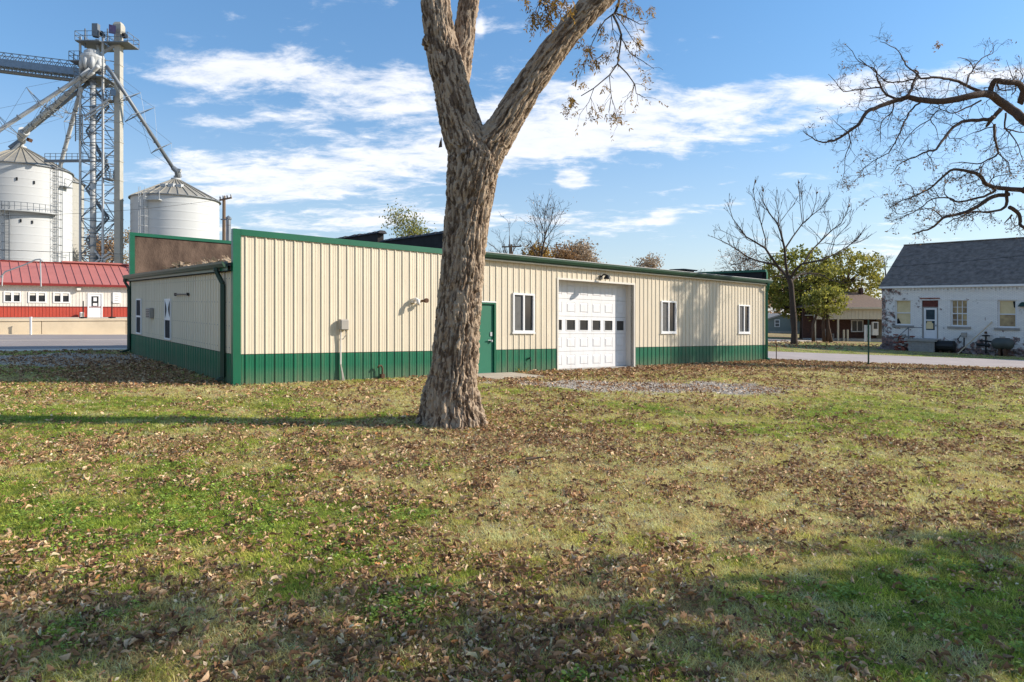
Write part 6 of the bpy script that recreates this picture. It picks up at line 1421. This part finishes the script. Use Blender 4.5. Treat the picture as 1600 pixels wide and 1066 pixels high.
# ---- bare tree beyond the side street
BD = 52.0
base = P(1241, 538, BD); base.z = G(base.x)
bt = thing('bare_tree', base, 'leafless tree with upswept branches standing alone on the far verge', 'tree')
rng = random.Random(12); mb = MB(); tw = MB(); tips = []
def L4(pts, dz=0.0): return [zc3(x, y, 5.333, 1100, 280, BD, dz*math.sin(i*.5)) for i, (x, y) in enumerate(pts)]
pb5 = BD/F/5.333
mb.tube([base-Vector((0, 0, .2)), base+Vector((0, 0, .3)), P(1241, 515, BD), P(1240, 500, BD), P(1238, 470, BD), P(1236, 445, BD), P(1231, 430, BD)], [.36, .25, .21, .25, .20, .20, .19], 12)
BL = [([(700, 830), (640, 750), (600, 712), (480, 690), (380, 660), (280, 590), (180, 530), (60, 475)], 34, 5, 2), ([(640, 760), (560, 650), (510, 575), (420, 520), (350, 480), (300, 410), (240, 330), (195, 190)], 30, 5, -2), ([(510, 575), (512, 500), (470, 350), (430, 220), (410, 90), (425, 15)], 16, 4, 1),
      ([(700, 830), (680, 700), (672, 580), (640, 450), (612, 370), (540, 280), (490, 180), (490, 90)], 34, 5, -1), ([(620, 375), (625, 300), (600, 180), (605, 90)], 10, 4, 1), ([(640, 350), (700, 270), (760, 200)], 9, 3, 1), ([(675, 580), (740, 480), (820, 372), (900, 300), (980, 240), (1022, 175)], 20, 4, 2), ([(820, 370), (800, 200), (790, 25)], 10, 3, 0), ([(830, 360), (822, 240), (815, 110)], 9, 3, 2), ([(900, 300), (930, 200), (942, 110)], 9, 3, 0),
      ([(720, 830), (760, 760), (810, 710), (900, 690), (1000, 670), (1100, 620), (1200, 560), (1280, 490), (1340, 410)], 32, 4, -2), ([(830, 700), (900, 590), (980, 510), (1060, 430), (1140, 370), (1190, 280), (1210, 215)], 22, 4, 2), ([(1060, 440), (1030, 330), (990, 260)], 8, 3, 1), ([(1060, 620), (1090, 500), (1200, 380), (1250, 250)], 10, 3, 1), ([(980, 510), (920, 440), (870, 395)], 8, 3, 0), ([(1000, 530), (1100, 550), (1240, 540), (1370, 490)], 9, 3, -1),
      ([(730, 850), (790, 795), (880, 785), (960, 790), (1050, 840), (1150, 870), (1240, 850)], 26, 4, 2), ([(680, 820), (600, 810), (500, 840), (400, 880)], 16, 3, -2), ([(380, 660), (300, 700), (220, 720)], 8, 3, 0), ([(600, 712), (520, 700), (420, 740), (340, 760)], 12, 3, 2), ([(350, 480), (290, 500), (150, 430)], 8, 3, 1), ([(420, 520), (440, 600), (380, 660)], 8, 3, 1), ([(640, 620), (560, 620), (470, 625), (390, 670)], 8, 3, 1)]
spec_b = [dict(n=1.9, perlen=True, len=1.8, ang=34, jit=.10, lift=.13, rr=.5, seg=5, f0=.25, rmax=.05, rmin=.014), dict(n=2.2, len=.9, ang=32, jit=.14, lift=.12, rr=.6, seg=3, rmin=.013)]
for pts, r0_, r1_, dz_ in BL:
    pp = L4(pts, dz_*.7); n_ = len(pp); mb2 = mb if r0_ > 15 else tw; mb2.tube(pp, [max(.018, (r0_+(r1_-r0_)*i/(n_-1))*.36*pb5) for i in range(n_)], 7, cap=False)
    sprout(tw, pp, r0_*.36*pb5, r1_*.36*pb5, rng, 0, spec_b, tips)
mb.build('trunk', M['bark_bare'], bt, smooth=True); tw.build('branch', M['bark_bare'], bt)
lf = MB()
for x, y in ((425, 20), (490, 90), (788, 28), (817, 108), (942, 112), (1210, 215)):
    for k in range(8): leafquad(lf, zc3(x+rng.gauss(0, 3), y+rng.gauss(0, 8), 5.333, 1100, 280, BD), .22, rng, .3, a=.1)
lf.build('crown', M['leaf_rust'], bt, var=True, kind='stuff')

# ---- generic background trees
def bg_tree(label, px, py_base, D, py_top, halfw, leafm, nleaf, lsize, seed, trunks=1, dens=1.0, lean=0.0, squash=1.0, low=.25, twigs=True, name='background_tree', group=None, zb=None, barkm='bark_bare', spread=1.0):
    rg = random.Random(seed); X = (px-PXC)/F*D; base = Vector((X, D, G(X) if zb is None else zb)); ztop = H+(HOR-py_top)/F*D; hgt = ztop-base.z; wd_ = halfw/F*D
    t = thing(name, base, label, 'tree', group); mb = MB(); tw = MB(); tips = []
    for k in range(trunks):
        b0 = base+Vector(((k-(trunks-1)/2)*wd_*.22, rg.uniform(-.4, .4), -.2)); top = base+Vector((rg.uniform(-.3, .3)*wd_+lean+(k-(trunks-1)/2)*wd_*.4, rg.uniform(-.3, .3)*wd_, hgt*.82)); mid = b0.lerp(top, .5)+Vector((rg.gauss(0, .04)*hgt, 0, 0)); r0_ = hgt*.026/math.sqrt(trunks)
        pp = [b0, b0.lerp(mid, .5), mid, mid.lerp(top, .5), top]; rr_ = [r0_, r0_*.8, r0_*.6, r0_*.35, r0_*.12]; mb.tube(pp, rr_, 7)
        sp_ = [dict(n=11/trunks+3, len=wd_*1.05*spread, ang=52/spread**.6, jit=.12, lift=.07, rr=.5, seg=5, f0=low, rmin=.02), dict(n=6, len=wd_*.5*spread, ang=40, jit=.15, lift=.05, rr=.55, seg=4, rmin=.015)]
        if twigs: sp_.append(dict(n=4, len=wd_*.26, ang=38, jit=.15, lift=.04, rr=.6, seg=3, rmin=.012))
        sprout(tw, pp, r0_, r0_*.12, rg, 0, sp_, tips)
    mb.build('trunk', M[barkm], t, smooth=True); tw.build('branch', M[barkm], t)
    if nleaf:
        lf = MB(); per = max(1, int(nleaf/max(1, len(tips)))); 
        for q, d in tips:
            if rg.random() > dens: continue
            cv_ = rg.random()*.6+.4*(1 if (q.z-base.z)/hgt > .6 else 0)*rg.random(); 
            for k in range(per): leafquad(lf, q+Vector((rg.gauss(0, 1), rg.gauss(0, 1), rg.gauss(0, .8)))*lsize*2.2, lsize*rg.uniform(.6, 1.3), rg, .2, .6, a=min(1, max(0, cv_+rg.gauss(0, .18))))
        lf.build('crown', M[leafm], t, var=True, kind='stuff')
    return t
def crown_tree(label, px, D, trunkpx, cpx, cpy, rx, ry, nclump, per, lsize, leafm, seed, name='leafy_tree', ry_d=None):
    """round crowned leafy tree: boughs reaching to leaf clumps that fill an uneven crown"""
    rg = random.Random(seed); c = P(cpx, cpy, D); RX, RZ = rx/F*D, ry/F*D; RY = RX*.9
    b0 = [P(x, 500, D) for x in trunkpx]; [setattr(b, 'z', G(b.x)-.05) for b in b0]
    t = thing(name, b0[0], label, 'tree'); mb = MB(); tw = MB(); lf = MB()
    forks = []
    for b in b0:
        top = Vector((c.x*.6+b.x*.4, D, c.z-RZ*.1)); mid = b.lerp(top, .45)+Vector((rg.gauss(0, .25), 0, 0)); mb.tube([b, mid, top], [.17, .13, .07], 8); forks += [mid, top, b.lerp(top, .7)]
    lobes = [(rg.gauss(0, 1), rg.gauss(0, 1), rg.gauss(0, 1), rg.uniform(.85, 1.18)) for k in range(12)]
    for k in range(nclump):
        d = Vector((rg.gauss(0, 1), rg.gauss(0, 1), rg.gauss(0, 1))).normalized(); s_ = 1.0
        for (a, b2, c2, w) in lobes:
            v = Vector((a, b2, c2)).normalized(); s_ *= 1+(w-1)*max(0, d.dot(v))**3
        f = rg.uniform(.35, 1)**.45*s_; q = c+Vector((d.x*RX*f, d.y*RY*f, d.z*RZ*f))
        src = min(forks, key=lambda p: (p-q).length*rg.uniform(.7, 1.3))
        if rg.random() < .35: tw.tube([src, src.lerp(q, .5)+Vector((0, 0, rg.gauss(0, .2))), q], [.05, .03, .012], 4, cap=False)
        cr = rg.uniform(.35, .75); va = rg.random()
        for j in range(per): leafquad(lf, q+Vector((rg.gauss(0, cr*.5), rg.gauss(0, cr*.5), rg.gauss(0, cr*.33))), lsize*rg.uniform(.6, 1.3), rg, .2, .65, a=min(1, max(0, va+rg.gauss(0, .2))))
    mb.build('trunk', M['bark_dark'], t, smooth=True); tw.build('branch', M['bark_dark'], t); lf.build('crown', M[leafm], t, var=True, kind='stuff'); return t
crown_tree('wide olive green leafy tree filling the gap behind the bare tree', 1250, 70.0, [1251, 1257], 1250, 446, 66, 55, 430, 24, .30, 'leaf_green', 31)
crown_tree('round topped tree turning yellow, beside the brick house', 1320, 71.0, [1320], 1324, 437, 50, 46, 300, 22, .28, 'leaf_yellow', 32)
crown_tree('low green tree with several dark leaning trunks before the porch', 1290, 60.0, [1271, 1288, 1293, 1299], 1290, 470, 34, 24, 120, 22, .24, 'leaf_green', 33)
bg_tree('pinkish brown thinning tree behind the right end of the workshop', 1160, 520, 95, 384, 46, 'leaf_rust', 2500, .22, 41, dens=.5, low=.4, spread=1.3)
bg_tree('pale bare tree between the yellow tree and the brick house', 1388, 520, 85, 384, 26, None, 0, .2, 42, spread=1.4)
bg_tree('tall bare tree standing highest over the main roof', 848, 520, 85, 322, 46, 'leaf_tan', 500, .22, 43, dens=.12, low=.5, spread=1.7)
bg_tree('bare grey tree just right of the big trunk over the roof', 795, 520, 88, 336, 32, None, 0, .2, 44, low=.5, spread=1.8)
bg_tree('orange brown leafy tree between two bare trees over the roof', 832, 520, 92, 362, 28, 'leaf_pecan', 6500, .34, 45, twigs=False, low=.4, spread=1.5)
bg_tree('rusty leafed tree over the main roof, left of a paler one', 888, 520, 94, 384, 26, 'leaf_rust', 6500, .34, 46, twigs=False, low=.4, spread=1.3)
bg_tree('pale pinkish tree over the roof, right of the rusty one', 915, 520, 96, 374, 22, 'leaf_tan', 6500, .32, 47, twigs=False, low=.4, spread=1.4)
bg_tree('low tan tree showing over the roof beyond the wall light', 1018, 520, 96, 402, 26, 'leaf_tan', 5000, .3, 48, twigs=False)
bg_tree('small sparse tree top over the roof left of the end parapet', 1092, 520, 96, 408, 18, 'leaf_tan', 260, .2, 49, dens=.4)
bg_tree('spindly tree with small green leaves left of the big trunk', 640, 520, 70, 336, 44, 'leaf_green', 4200, .24, 50, dens=.8, low=.6, spread=1.5)
bg_tree('bushy autumn tree behind the foot of the lattice tower', 163, 520, 112, 362, 30, 'leaf_rust', 4200, .32, 51, twigs=False, zb=1.5)
bg_tree('mottled orange tree just left of the workshop roof edge', 199, 520, 116, 350, 24, 'leaf_pecan', 2600, .30, 52, zb=1.5)
bg_tree('reddish bare tree top beside the utility pole', 374, 520, 100, 352, 26, 'leaf_rust', 700, .22, 53, dens=.4)
bg_tree('short leafy tree behind the brick house ridge', 1500, 520, 90, 400, 40, 'leaf_tan', 1800, .26, 54)
# far wood along the horizon behind everything
rg = random.Random(77); mb = MB()
for k in range(2600):
    px = rg.uniform(-300, 1900); D = rg.uniform(135, 190); base = P(px, 500, D); topz = (8.0+3.0*math.sin(px*.021)+2*math.sin(px*.057+1)); c = Vector((base.x, D, rg.uniform(-1.5, topz*(.75+.25*rg.random()))-1.0)); va = rg.random()
    if 203 < px < 1190 and k % 3: continue
    for j in range(9): leafquad(mb, c+Vector((rg.gauss(0, 1.6), rg.gauss(0, 1.2), rg.gauss(0, .9))), 1.1, rg, 0, .7, a=va)
o = mb.build('treeline', M['leaf_rust'], None, var=True); tag(o, 'distant brown and green wood along the horizon', 'wood', kind='stuff')
# the tree out of view to the right whose crown shades the near lawn
rg = random.Random(5)
sb = Vector((12.9, 3.4, G(12.9)))
t = thing('shade_tree', sb, 'leafy tree standing just outside the view, shading the near lawn', 'tree'); mb = MB(); tw = MB(); tips = []
pp = [sb-Vector((0, 0, .2)), sb+Vector((.1, 0, 2)), sb+Vector((.2, .2, 4.5)), sb+Vector((0, 0, 8.5))]; mb.tube(pp, [.36, .28, .22, .08], 12)
sprout(tw, pp, .28, .08, rg, 0, [dict(n=20, len=4.0, ang=62, jit=.12, lift=.02, rr=.45, seg=6, f0=.25), dict(n=8, len=1.8, ang=45, jit=.18, rr=.5, seg=4), dict(n=5, len=.8, ang=45, jit=.2, rr=.5, seg=3)], tips)
lf = MB()
for q, d in tips:
    if q.y > 6.9-.02*(q.x-12) or q.y < -4: continue
    if rg.random() < .80:
        for k in range(5): leafquad(lf, q+Vector((rg.gauss(0, .2), rg.gauss(0, .2), rg.gauss(0, .2))), .23, rg, .3, .6)
mb.build('trunk', M['bark_dark'], t, smooth=True); tw.build('branch', M['bark_dark'], t); lf.build('crown', M['leaf_pecan'], t, var=True, kind='stuff')
# ------------------------------------------------------------------ grass, weeds, fallen leaves, stones
def tint_mat(name, trans=.3, rough=.7):
    m = bpy.data.materials.new(name); m.use_nodes = True; nt = m.node_tree; N = nt.nodes; L = nt.links; b = N['Principled BSDF']; b.inputs['Roughness'].default_value = rough; b.inputs['Specular IOR Level'].default_value = .25
    at = N.new('ShaderNodeAttribute'); at.attribute_type = 'INSTANCER'; at.attribute_name = 'tint'; L.new(at.outputs['Color'], b.inputs['Base Color'])
    tr = N.new('ShaderNodeBsdfTranslucent'); L.new(at.outputs['Color'], tr.inputs['Color']); mx = N.new('ShaderNodeMixShader'); mx.inputs[0].default_value = trans
    L.new(b.outputs[0], mx.inputs[1]); L.new(tr.outputs[0], mx.inputs[2]); L.new(mx.outputs[0], N['Material Output'].inputs[0]); return m
M['grass'] = tint_mat('grass_blade', .5); M['fallen'] = tint_mat('fallen_leaf', .15, .8); M['stone'] = tint_mat('stone', 0, .9); M['weed'] = tint_mat('weed_leaf', .3, .55)
def proto(name, vs, fs, m):
    me = bpy.data.meshes.new(name); me.from_pydata([tuple(v) for v in vs], [], fs); me.materials.append(m); return bpy.data.objects.new(name, me)
def scatter(name, pts, rot, scl, tint, protos, label, cat):
    me = bpy.data.meshes.new(name); n = len(pts); me.vertices.add(n); me.vertices.foreach_set('co', pts.astype(np.float32).reshape(-1))
    a = me.attributes.new('rot', 'FLOAT_VECTOR', 'POINT'); a.data.foreach_set('vector', rot.astype(np.float32).reshape(-1))
    a = me.attributes.new('scl', 'FLOAT_VECTOR', 'POINT'); a.data.foreach_set('vector', scl.astype(np.float32).reshape(-1))
    a = me.attributes.new('tint', 'FLOAT_COLOR', 'POINT'); a.data.foreach_set('color', np.c_[tint, np.ones(n)].astype(np.float32).reshape(-1))
    a = me.attributes.new('pick', 'INT', 'POINT'); a.data.foreach_set('value', (np.arange(n)*7919 % 104729 % len(protos)).astype(np.int32))
    o = bpy.data.objects.new(name, me); COL.objects.link(o); tag(o, label, cat, kind='stuff')
    ng = bpy.data.node_groups.new(name+'_nodes', 'GeometryNodeTree'); ng.interface.new_socket('Geometry', in_out='INPUT', socket_type='NodeSocketGeometry'); ng.interface.new_socket('Geometry', in_out='OUTPUT', socket_type='NodeSocketGeometry')
    N, L = ng.nodes, ng.links; gi = N.new('NodeGroupInput'); go = N.new('NodeGroupOutput'); ip = N.new('GeometryNodeInstanceOnPoints'); jn = N.new('GeometryNodeJoinGeometry')
    for p in protos:
        oi = N.new('GeometryNodeObjectInfo'); oi.inputs['Object'].default_value = p; oi.inputs['As Instance'].default_value = True; L.new(oi.outputs['Geometry'], jn.inputs[0])
    def na(nm, ty):
        q = N.new('GeometryNodeInputNamedAttribute'); q.data_type = ty; q.inputs['Name'].default_value = nm; return q.outputs['Attribute']
    L.new(gi.outputs[0], ip.inputs['Points']); L.new(jn.outputs[0], ip.inputs['Instance']); ip.inputs['Pick Instance'].default_value = True
    L.new(na('pick', 'INT'), ip.inputs['Instance Index']); er = N.new('FunctionNodeEulerToRotation'); L.new(na('rot', 'FLOAT_VECTOR'), er.inputs[0]); L.new(er.outputs[0], ip.inputs['Rotation']); L.new(na('scl', 'FLOAT_VECTOR'), ip.inputs['Scale'])
    L.new(ip.outputs[0], go.inputs[0]); md = o.modifiers.new('scatter', 'NODES'); md.node_group = ng; return o
nrg = np.random.default_rng(7); rng = random.Random(77)
def grass_proto(k, n, h, spread, w):
    vs, fs = [], []
    for i in range(n):
        a = rng.uniform(0, 6.283); r = spread*math.sqrt(rng.random()); b = Vector((r*math.cos(a), r*math.sin(a), -.005)); a2 = rng.uniform(0, 6.283); L = h*rng.uniform(.5, 1.25); le = rng.uniform(.4, 1.9)
        d = Vector((math.cos(a2)*le, math.sin(a2)*le, 1)).normalized(); d2 = (d+Vector((math.cos(a2)*le*.9, math.sin(a2)*le*.9, -.45*le))).normalized(); s_ = Vector((-math.sin(a2), math.cos(a2), 0))*w*rng.uniform(.7, 1.3)
        o = len(vs); m_ = b+d*L*.55; vs += [b-s_, b+s_, m_+s_*.8, m_-s_*.8, m_+d2*L*.5]; fs += [(o, o+1, o+2, o+3), (o+3, o+2, o+4)]
    return proto('grass_tuft', vs, fs, M['grass'])
GPR = [grass_proto(k, 16, .050, .058, .0019) for k in range(4)]
def leaf_proto(k):
    """a dry curled leaf: lobed outline, cupped across and curled along"""
    vs, fs = [], []; n = 6; Lf = 1.0; wd_ = rng.uniform(.10, .25); cup = rng.uniform(.8, 3.0)*rng.choice((-1, 1, 1)); cur = rng.uniform(-2.2, 2.2); tw_ = rng.uniform(-1.6, 1.6)
    for i in range(n+1):
        t = i/n; w = wd_*math.sin(math.pi*min(1, t*.93+.07))**.75*rng.uniform(.75, 1.2) if 0 < i < n else .01
        an = cur*(t-.5); cx = (t-.5)*math.cos(an*.5); cz = abs(math.sin(an*.6))*(t-.5)*1.1*(1 if cur > 0 else -1)*(1 if t > .5 else -1)
        for j in (-1, -.5, 0, .5, 1):
            y = w*j; z = cup*w*j*j*.9+rng.gauss(0, .015); c_, s_ = math.cos(tw_*(t-.5)), math.sin(tw_*(t-.5)); vs.append((cx, y*c_-z*s_, cz+y*s_+z*c_+.10))
    for i in range(n):
        for j in range(4): o = i*5+j; fs.append((o, o+1, o+6, o+5))
    return proto('dry_leaf', vs, fs, M['fallen'])
LPR = [leaf_proto(k) for k in range(9)]
def weed_proto(k):
    vs, fs = [], []
    for i in range(9):
        a = rng.uniform(0, 6.283); r = rng.uniform(.01, .06); z = rng.uniform(.02, .055); c = Vector((r*math.cos(a), r*math.sin(a), z)); s_ = rng.uniform(.007, .014); tl = Vector((rng.gauss(0, .35), rng.gauss(0, .35), 1)).normalized(); e1 = tl.cross(Vector((math.cos(a), math.sin(a), 0))).normalized(); e2 = tl.cross(e1)
        o = len(vs); vs += [c+e1*s_*math.cos(q*math.pi/3)+e2*s_*1.25*math.sin(q*math.pi/3) for q in range(6)]; fs.append(tuple(range(o, o+6)))
        o = len(vs); vs += [c, c+e1*.001, Vector((r*.3*math.cos(a), r*.3*math.sin(a), 0))]; fs.append((o, o+1, o+2))
    return proto('weed_tuft', vs, fs, M['weed'])
WPR = [weed_proto(k) for k in range(3)]
def stone_proto(k):
    vs, fs = [], []; bm = [(-1, -.7, -.4), (.8, -.9, -.4), (1, .6, -.3), (-.7, .9, -.4), (-.6, -.4, .45), (.5, -.5, .5), (.6, .4, .35), (-.4, .5, .5)]
    vs = [Vector(q)*.5+Vector((rng.gauss(0, .08), rng.gauss(0, .08), rng.gauss(0, .08))) for q in bm]; fs = [(3, 2, 1, 0), (4, 5, 6, 7), (0, 1, 5, 4), (1, 2, 6, 5), (2, 3, 7, 6), (3, 0, 4, 7)]
    return proto('stone', vs, fs, M['stone'])
SPR = [stone_proto(k) for k in range(4)]
def area_pts(d0, d1, dens):
    """even random points over the part of the lawn between two distances, a margin wider than the view"""
    x0, x1 = -.80*d1-1.5, .80*d1+1.5; n = int((x1-x0)*(d1-d0)*dens); x = nrg.uniform(x0, x1, n); y = nrg.uniform(d0, d1, n)
    k = (np.abs(x) < .80*y+1.5) & ~inside_building(x, y, .0) & (road_v(x, y) < -.25) & (y < 40)
    lv = (x-LR0.x)*V.x+(y-LR0.y)*V.y; k &= lv < -1.1
    k &= ~((np.hypot(x-tb.x, y-tb.y) < .42+.32*nrg.random(n)**1.5))
    u, v = buv(x, y); k &= ~((u > 6.2) & (u < 8.2) & (v > -1.6) & (v < .1)); k &= ~((u > GA0-.1) & (u < GA1+.1) & (v > -.27))
    return x[k], y[k]
def far_verge(n):
    t = nrg.uniform(-14, 34, n); w = RW+.15+nrg.random(n)**1.6*22; x = ROAD_R0.x+RD.x*t+RNn.x*w; y = ROAD_R0.y+RD.y*t+RNn.y*w
    return x, y
def grass_tint(x, y):
    n = len(x); g = f_green(x, y)+nrg.normal(0, .22, n)+(fbm(x, y, .14, 301, 2)-.5)*1.6; k = sst(.25, .85, g)[:, None]
    straw = np.array([.84, .65, .28]); green = np.array([.52, .52, .10]); deep = np.array([.24, .31, .045]); m = sst(.8, 1.25, g)[:, None]
    c = straw*(1-k)+green*k; c = c*(1-m)+deep*1.35*m; c = c*((1+nrg.normal(0, .28, n))*(.50+1.05*fbm(x, y, .13, 333, 3)))[:, None]; return np.clip(c, .01, .75)
for i, (d0, d1, dens, s_, hs_) in enumerate(((2.4, 5, 950, 1.0, 1.0), (5, 8, 650, 1.1, 1.0), (8, 12, 360, 1.35, 1.0), (12, 18, 190, 1.8, 1.05), (18, 26, 100, 2.3, 1.1), (26, 40, 60, 2.8, 1.1))):
    x, y = area_pts(d0, d1, dens); keep = (f_gravel(x, y)*(y > 12) < .35+.25*nrg.random(len(x))) & (nrg.random(len(x)) < 1.12-.5*np.clip(f_leaf(x, y)-.5, 0, 1)); x, y = x[keep], y[keep]; n = len(x)
    hv = (.75+.5*fbm(x, y, .5, 401, 3)*1.2)*hs_; sc_ = s_*nrg.uniform(.7, 1.25, n)
    scatter('lawn_grass', np.c_[x, y, gz_(x, y)], np.c_[nrg.normal(0, .12, n), nrg.normal(0, .12, n), nrg.uniform(0, 6.28, n)], np.c_[sc_, sc_, hv], grass_tint(x, y), GPR, ['mown mixed green and straw grass closest to the camera', 'mown grass strewn with leaves in front of the big tree', 'mown grass around the foot of the big tree', 'mown grass stretching from the tree to the workshop', 'thin grass beside the workshop walls', 'mown grass by the side street kerb'][i], 'grass')
x, y = far_verge(9000); n = len(x); sc_ = nrg.uniform(2, 3.6, n); c_ = grass_tint(x, y)*np.array([.85, 1.0, .8])
scatter('verge_grass', np.c_[x, y, gz_(x, y)], np.c_[np.zeros(n), np.zeros(n), nrg.uniform(0, 6.28, n)], np.c_[sc_, sc_, nrg.uniform(.9, 1.6, n)], c_, GPR, 'green grass verge beyond the side street', 'grass')
# broad leaved weeds in the green patches
x, y = area_pts(2.4, 15, 240); k = (f_green(x, y)+(fbm(x, y, .35, 501, 3)-.5)*2.2+nrg.normal(0, .12, len(x)) > 1.12) & (nrg.random(len(x)) < np.where(y < 8, 1, .5)); x, y = x[k], y[k]; n = len(x); sc_ = nrg.uniform(.5, .9, n)
tt = np.array([.24, .34, .055])*(1+nrg.normal(0, .25, n))[:, None]
scatter('weeds', np.c_[x, y, gz_(x, y)+.008], np.c_[np.zeros(n), np.zeros(n), nrg.uniform(0, 6.28, n)], np.c_[sc_, sc_, sc_], np.clip(tt, .01, .6), WPR, 'low round leaved green weeds growing through the near lawn', 'weeds')
# fallen leaves
pal = np.array([[.46, .28, .15], [.34, .195, .105], [.25, .135, .07], [.62, .42, .25], [.13, .075, .045], [.66, .50, .33], [.38, .17, .06]]); pw_ = np.array([.22, .24, .18, .14, .12, .07, .03])
LB = ((2.4, 5, 1150, (.024, .074)), (5, 8, 880, (.027, .080)), (8, 12, 440, (.036, .09)), (12, 18, 270, (.045, .11)), (18, 32, 130, (.08, .15)))
for i, (d0, d1, dens, (s0, s1)) in enumerate(LB):
    x, y = area_pts(d0, d1, dens); l = f_leaf(x, y); k = nrg.random(len(x)) < np.clip((l-.28)*1.15+.05, .03, 1)*(1-.45*(f_gravel(x, y)*(y > 12) > .35)); x, y = x[k], y[k]; l = l[k]; n = len(x); s_ = nrg.uniform(s0, s1, n)*np.where(nrg.random(n) < .35, .6, 1.0)
    tl = .15+.55*nrg.random(n); rot = np.c_[nrg.normal(0, 1, n)*tl, nrg.normal(0, 1, n)*tl, nrg.uniform(0, 6.28, n)]
    z = gz_(x, y)+.012+.028*nrg.random(n)+.02*np.clip(l-.6, 0, 1)*nrg.random(n); c_ = pal[nrg.choice(7, n, p=pw_)]*(1+nrg.normal(0, .18, n))[:, None]
    scatter('fallen_leaves', np.c_[x, y, z], rot, np.c_[s_, s_*nrg.uniform(.7, 1.1, n), s_], np.clip(c_, .01, .7), LPR, ['curled brown leaves lying thickly in the shade near the camera', 'curled brown leaves on the sunny lawn in front of the tree', 'brown leaves scattered around the big tree', 'brown leaves scattered between the tree and the workshop', 'brown leaves drifted along the workshop and side street'][i], 'fallen leaves')
# crumbled leaf bits and dry stems between the blades
def crumb_proto(k):
    w = rng.uniform(.12, .45); h_ = rng.uniform(-.3, .5); return proto('leaf_crumb', [(-.5, -w*.4, 0), (.1, -w, h_*.5), (.5, 0, h_), (0, w, .12)], [(0, 1, 3), (1, 2, 3)], M['fallen'])
CPR = [crumb_proto(k) for k in range(6)]
for i, (d0, d1, dens, s0, s1) in enumerate(((2.4, 5, 1500, .010, .034), (5, 9, 1100, .014, .04), (9, 15, 560, .02, .055), (15, 26, 200, .03, .08))):
    x, y = area_pts(d0, d1, dens); l = f_leaf(x, y)+(fbm(x, y, .22, 801, 3)-.5)*1.3; k = nrg.random(len(x)) < np.clip(l*.9-.02, .06, 1); x, y = x[k], y[k]; n = len(x); s_ = nrg.uniform(s0, s1, n)
    c_ = pal[nrg.choice(7, n, p=np.array([.14, .18, .20, .14, .16, .14, .04]))]*(1+nrg.normal(0, .2, n))[:, None]
    scatter('leaf_litter', np.c_[x, y, gz_(x, y)+.008+.034*nrg.random(n)], np.c_[nrg.normal(0, .5, n), nrg.normal(0, .5, n), nrg.uniform(0, 6.28, n)], np.c_[s_, s_, s_], np.clip(c_, .01, .75), CPR, ['crumbled leaf bits between the blades close to the camera', 'crumbled leaf bits on the lawn before the big tree', 'crumbled leaf bits around and past the big tree', 'crumbled leaf bits along the workshop front'][i], 'leaf litter')
x, y = far_verge(5200); k = (y > 44) & (fbm(x, y, 3, 601, 3) > .40); x, y = x[k], y[k]; n = len(x); s_ = nrg.uniform(.14, .26, n)
scatter('fallen_leaves', np.c_[x, y, gz_(x, y)+.05], np.c_[nrg.normal(0, .3, n), nrg.normal(0, .3, n), nrg.uniform(0, 6.28, n)], np.c_[s_, s_, s_], pal[nrg.choice(7, n, p=pw_)], LPR, 'brown leaves on the verge before the porch house', 'fallen leaves')
# gravel
for (cx, cy, rx, ry, nn_, lb) in ((1040, 604, 5.5, 3.0, 16000, 'pale crushed stone showing through the leaves before the overhead door'), (120, 560, 5.5, 3.2, 9000, 'grey crushed stone between the lawn and the main street')):
    c = GP(cx, cy); x = c.x+nrg.uniform(-rx, rx, nn_); y = c.y+nrg.uniform(-ry, ry, nn_); lv = (x-LR0.x)*V.x+(y-LR0.y)*V.y
    k = (f_gravel(x, y) > .25+.5*nrg.random(nn_)) & (lv < -1.1) & ~inside_building(x, y, .05); x, y = x[k], y[k]; n = len(x); s_ = nrg.uniform(.015, .05, n); g_ = nrg.uniform(.28, .58, n)
    scatter('gravel', np.c_[x, y, gz_(x, y)+.006], nrg.uniform(0, 6.28, (n, 3)), np.c_[s_, s_, s_*.8], np.c_[g_*1.15, g_*1.02, g_*.88], SPR, lb, 'gravel')
# a few weeds by the wall and at the foot of the trunk
for (pxs, lb, nn_) in (((815, 583), 'little green weed clump at the foot of the green panels', 26), ((752, 652), 'small green shoots at the right foot of the big trunk', 30), ((998, 578), 'dry grass clump at the corner of the overhead door', 26)):
    c = GP(*pxs); mb = MB()
    for k in range(nn_):
        a_ = rng.uniform(0, 6.28); b_ = c+Vector((rng.gauss(0, .09), rng.gauss(0, .05), 0)); h_ = rng.uniform(.08, .26); le = Vector((math.cos(a_)*h_*.5, math.sin(a_)*h_*.5, h_)); s_ = Vector((-math.sin(a_), math.cos(a_), 0))*.006
        mb.add([b_-s_, b_+s_, b_+le*.6+s_*1.3, b_+le*.6-s_*1.3, b_+le+Vector((le.x*.5, le.y*.5, -.02))], [(0, 1, 2, 3), (3, 2, 4)], rng.random())
    o = mb.build('weed_clump', M['leaf_green' if nn_ != 26 or pxs[0] < 900 else 'leaf_tan'], None, var=True); tag(o, lb, 'weed', kind='stuff')
for m_ in bpy.data.meshes: pass
for o in bpy.data.objects:
    if '_loc' in o: del o['_loc']
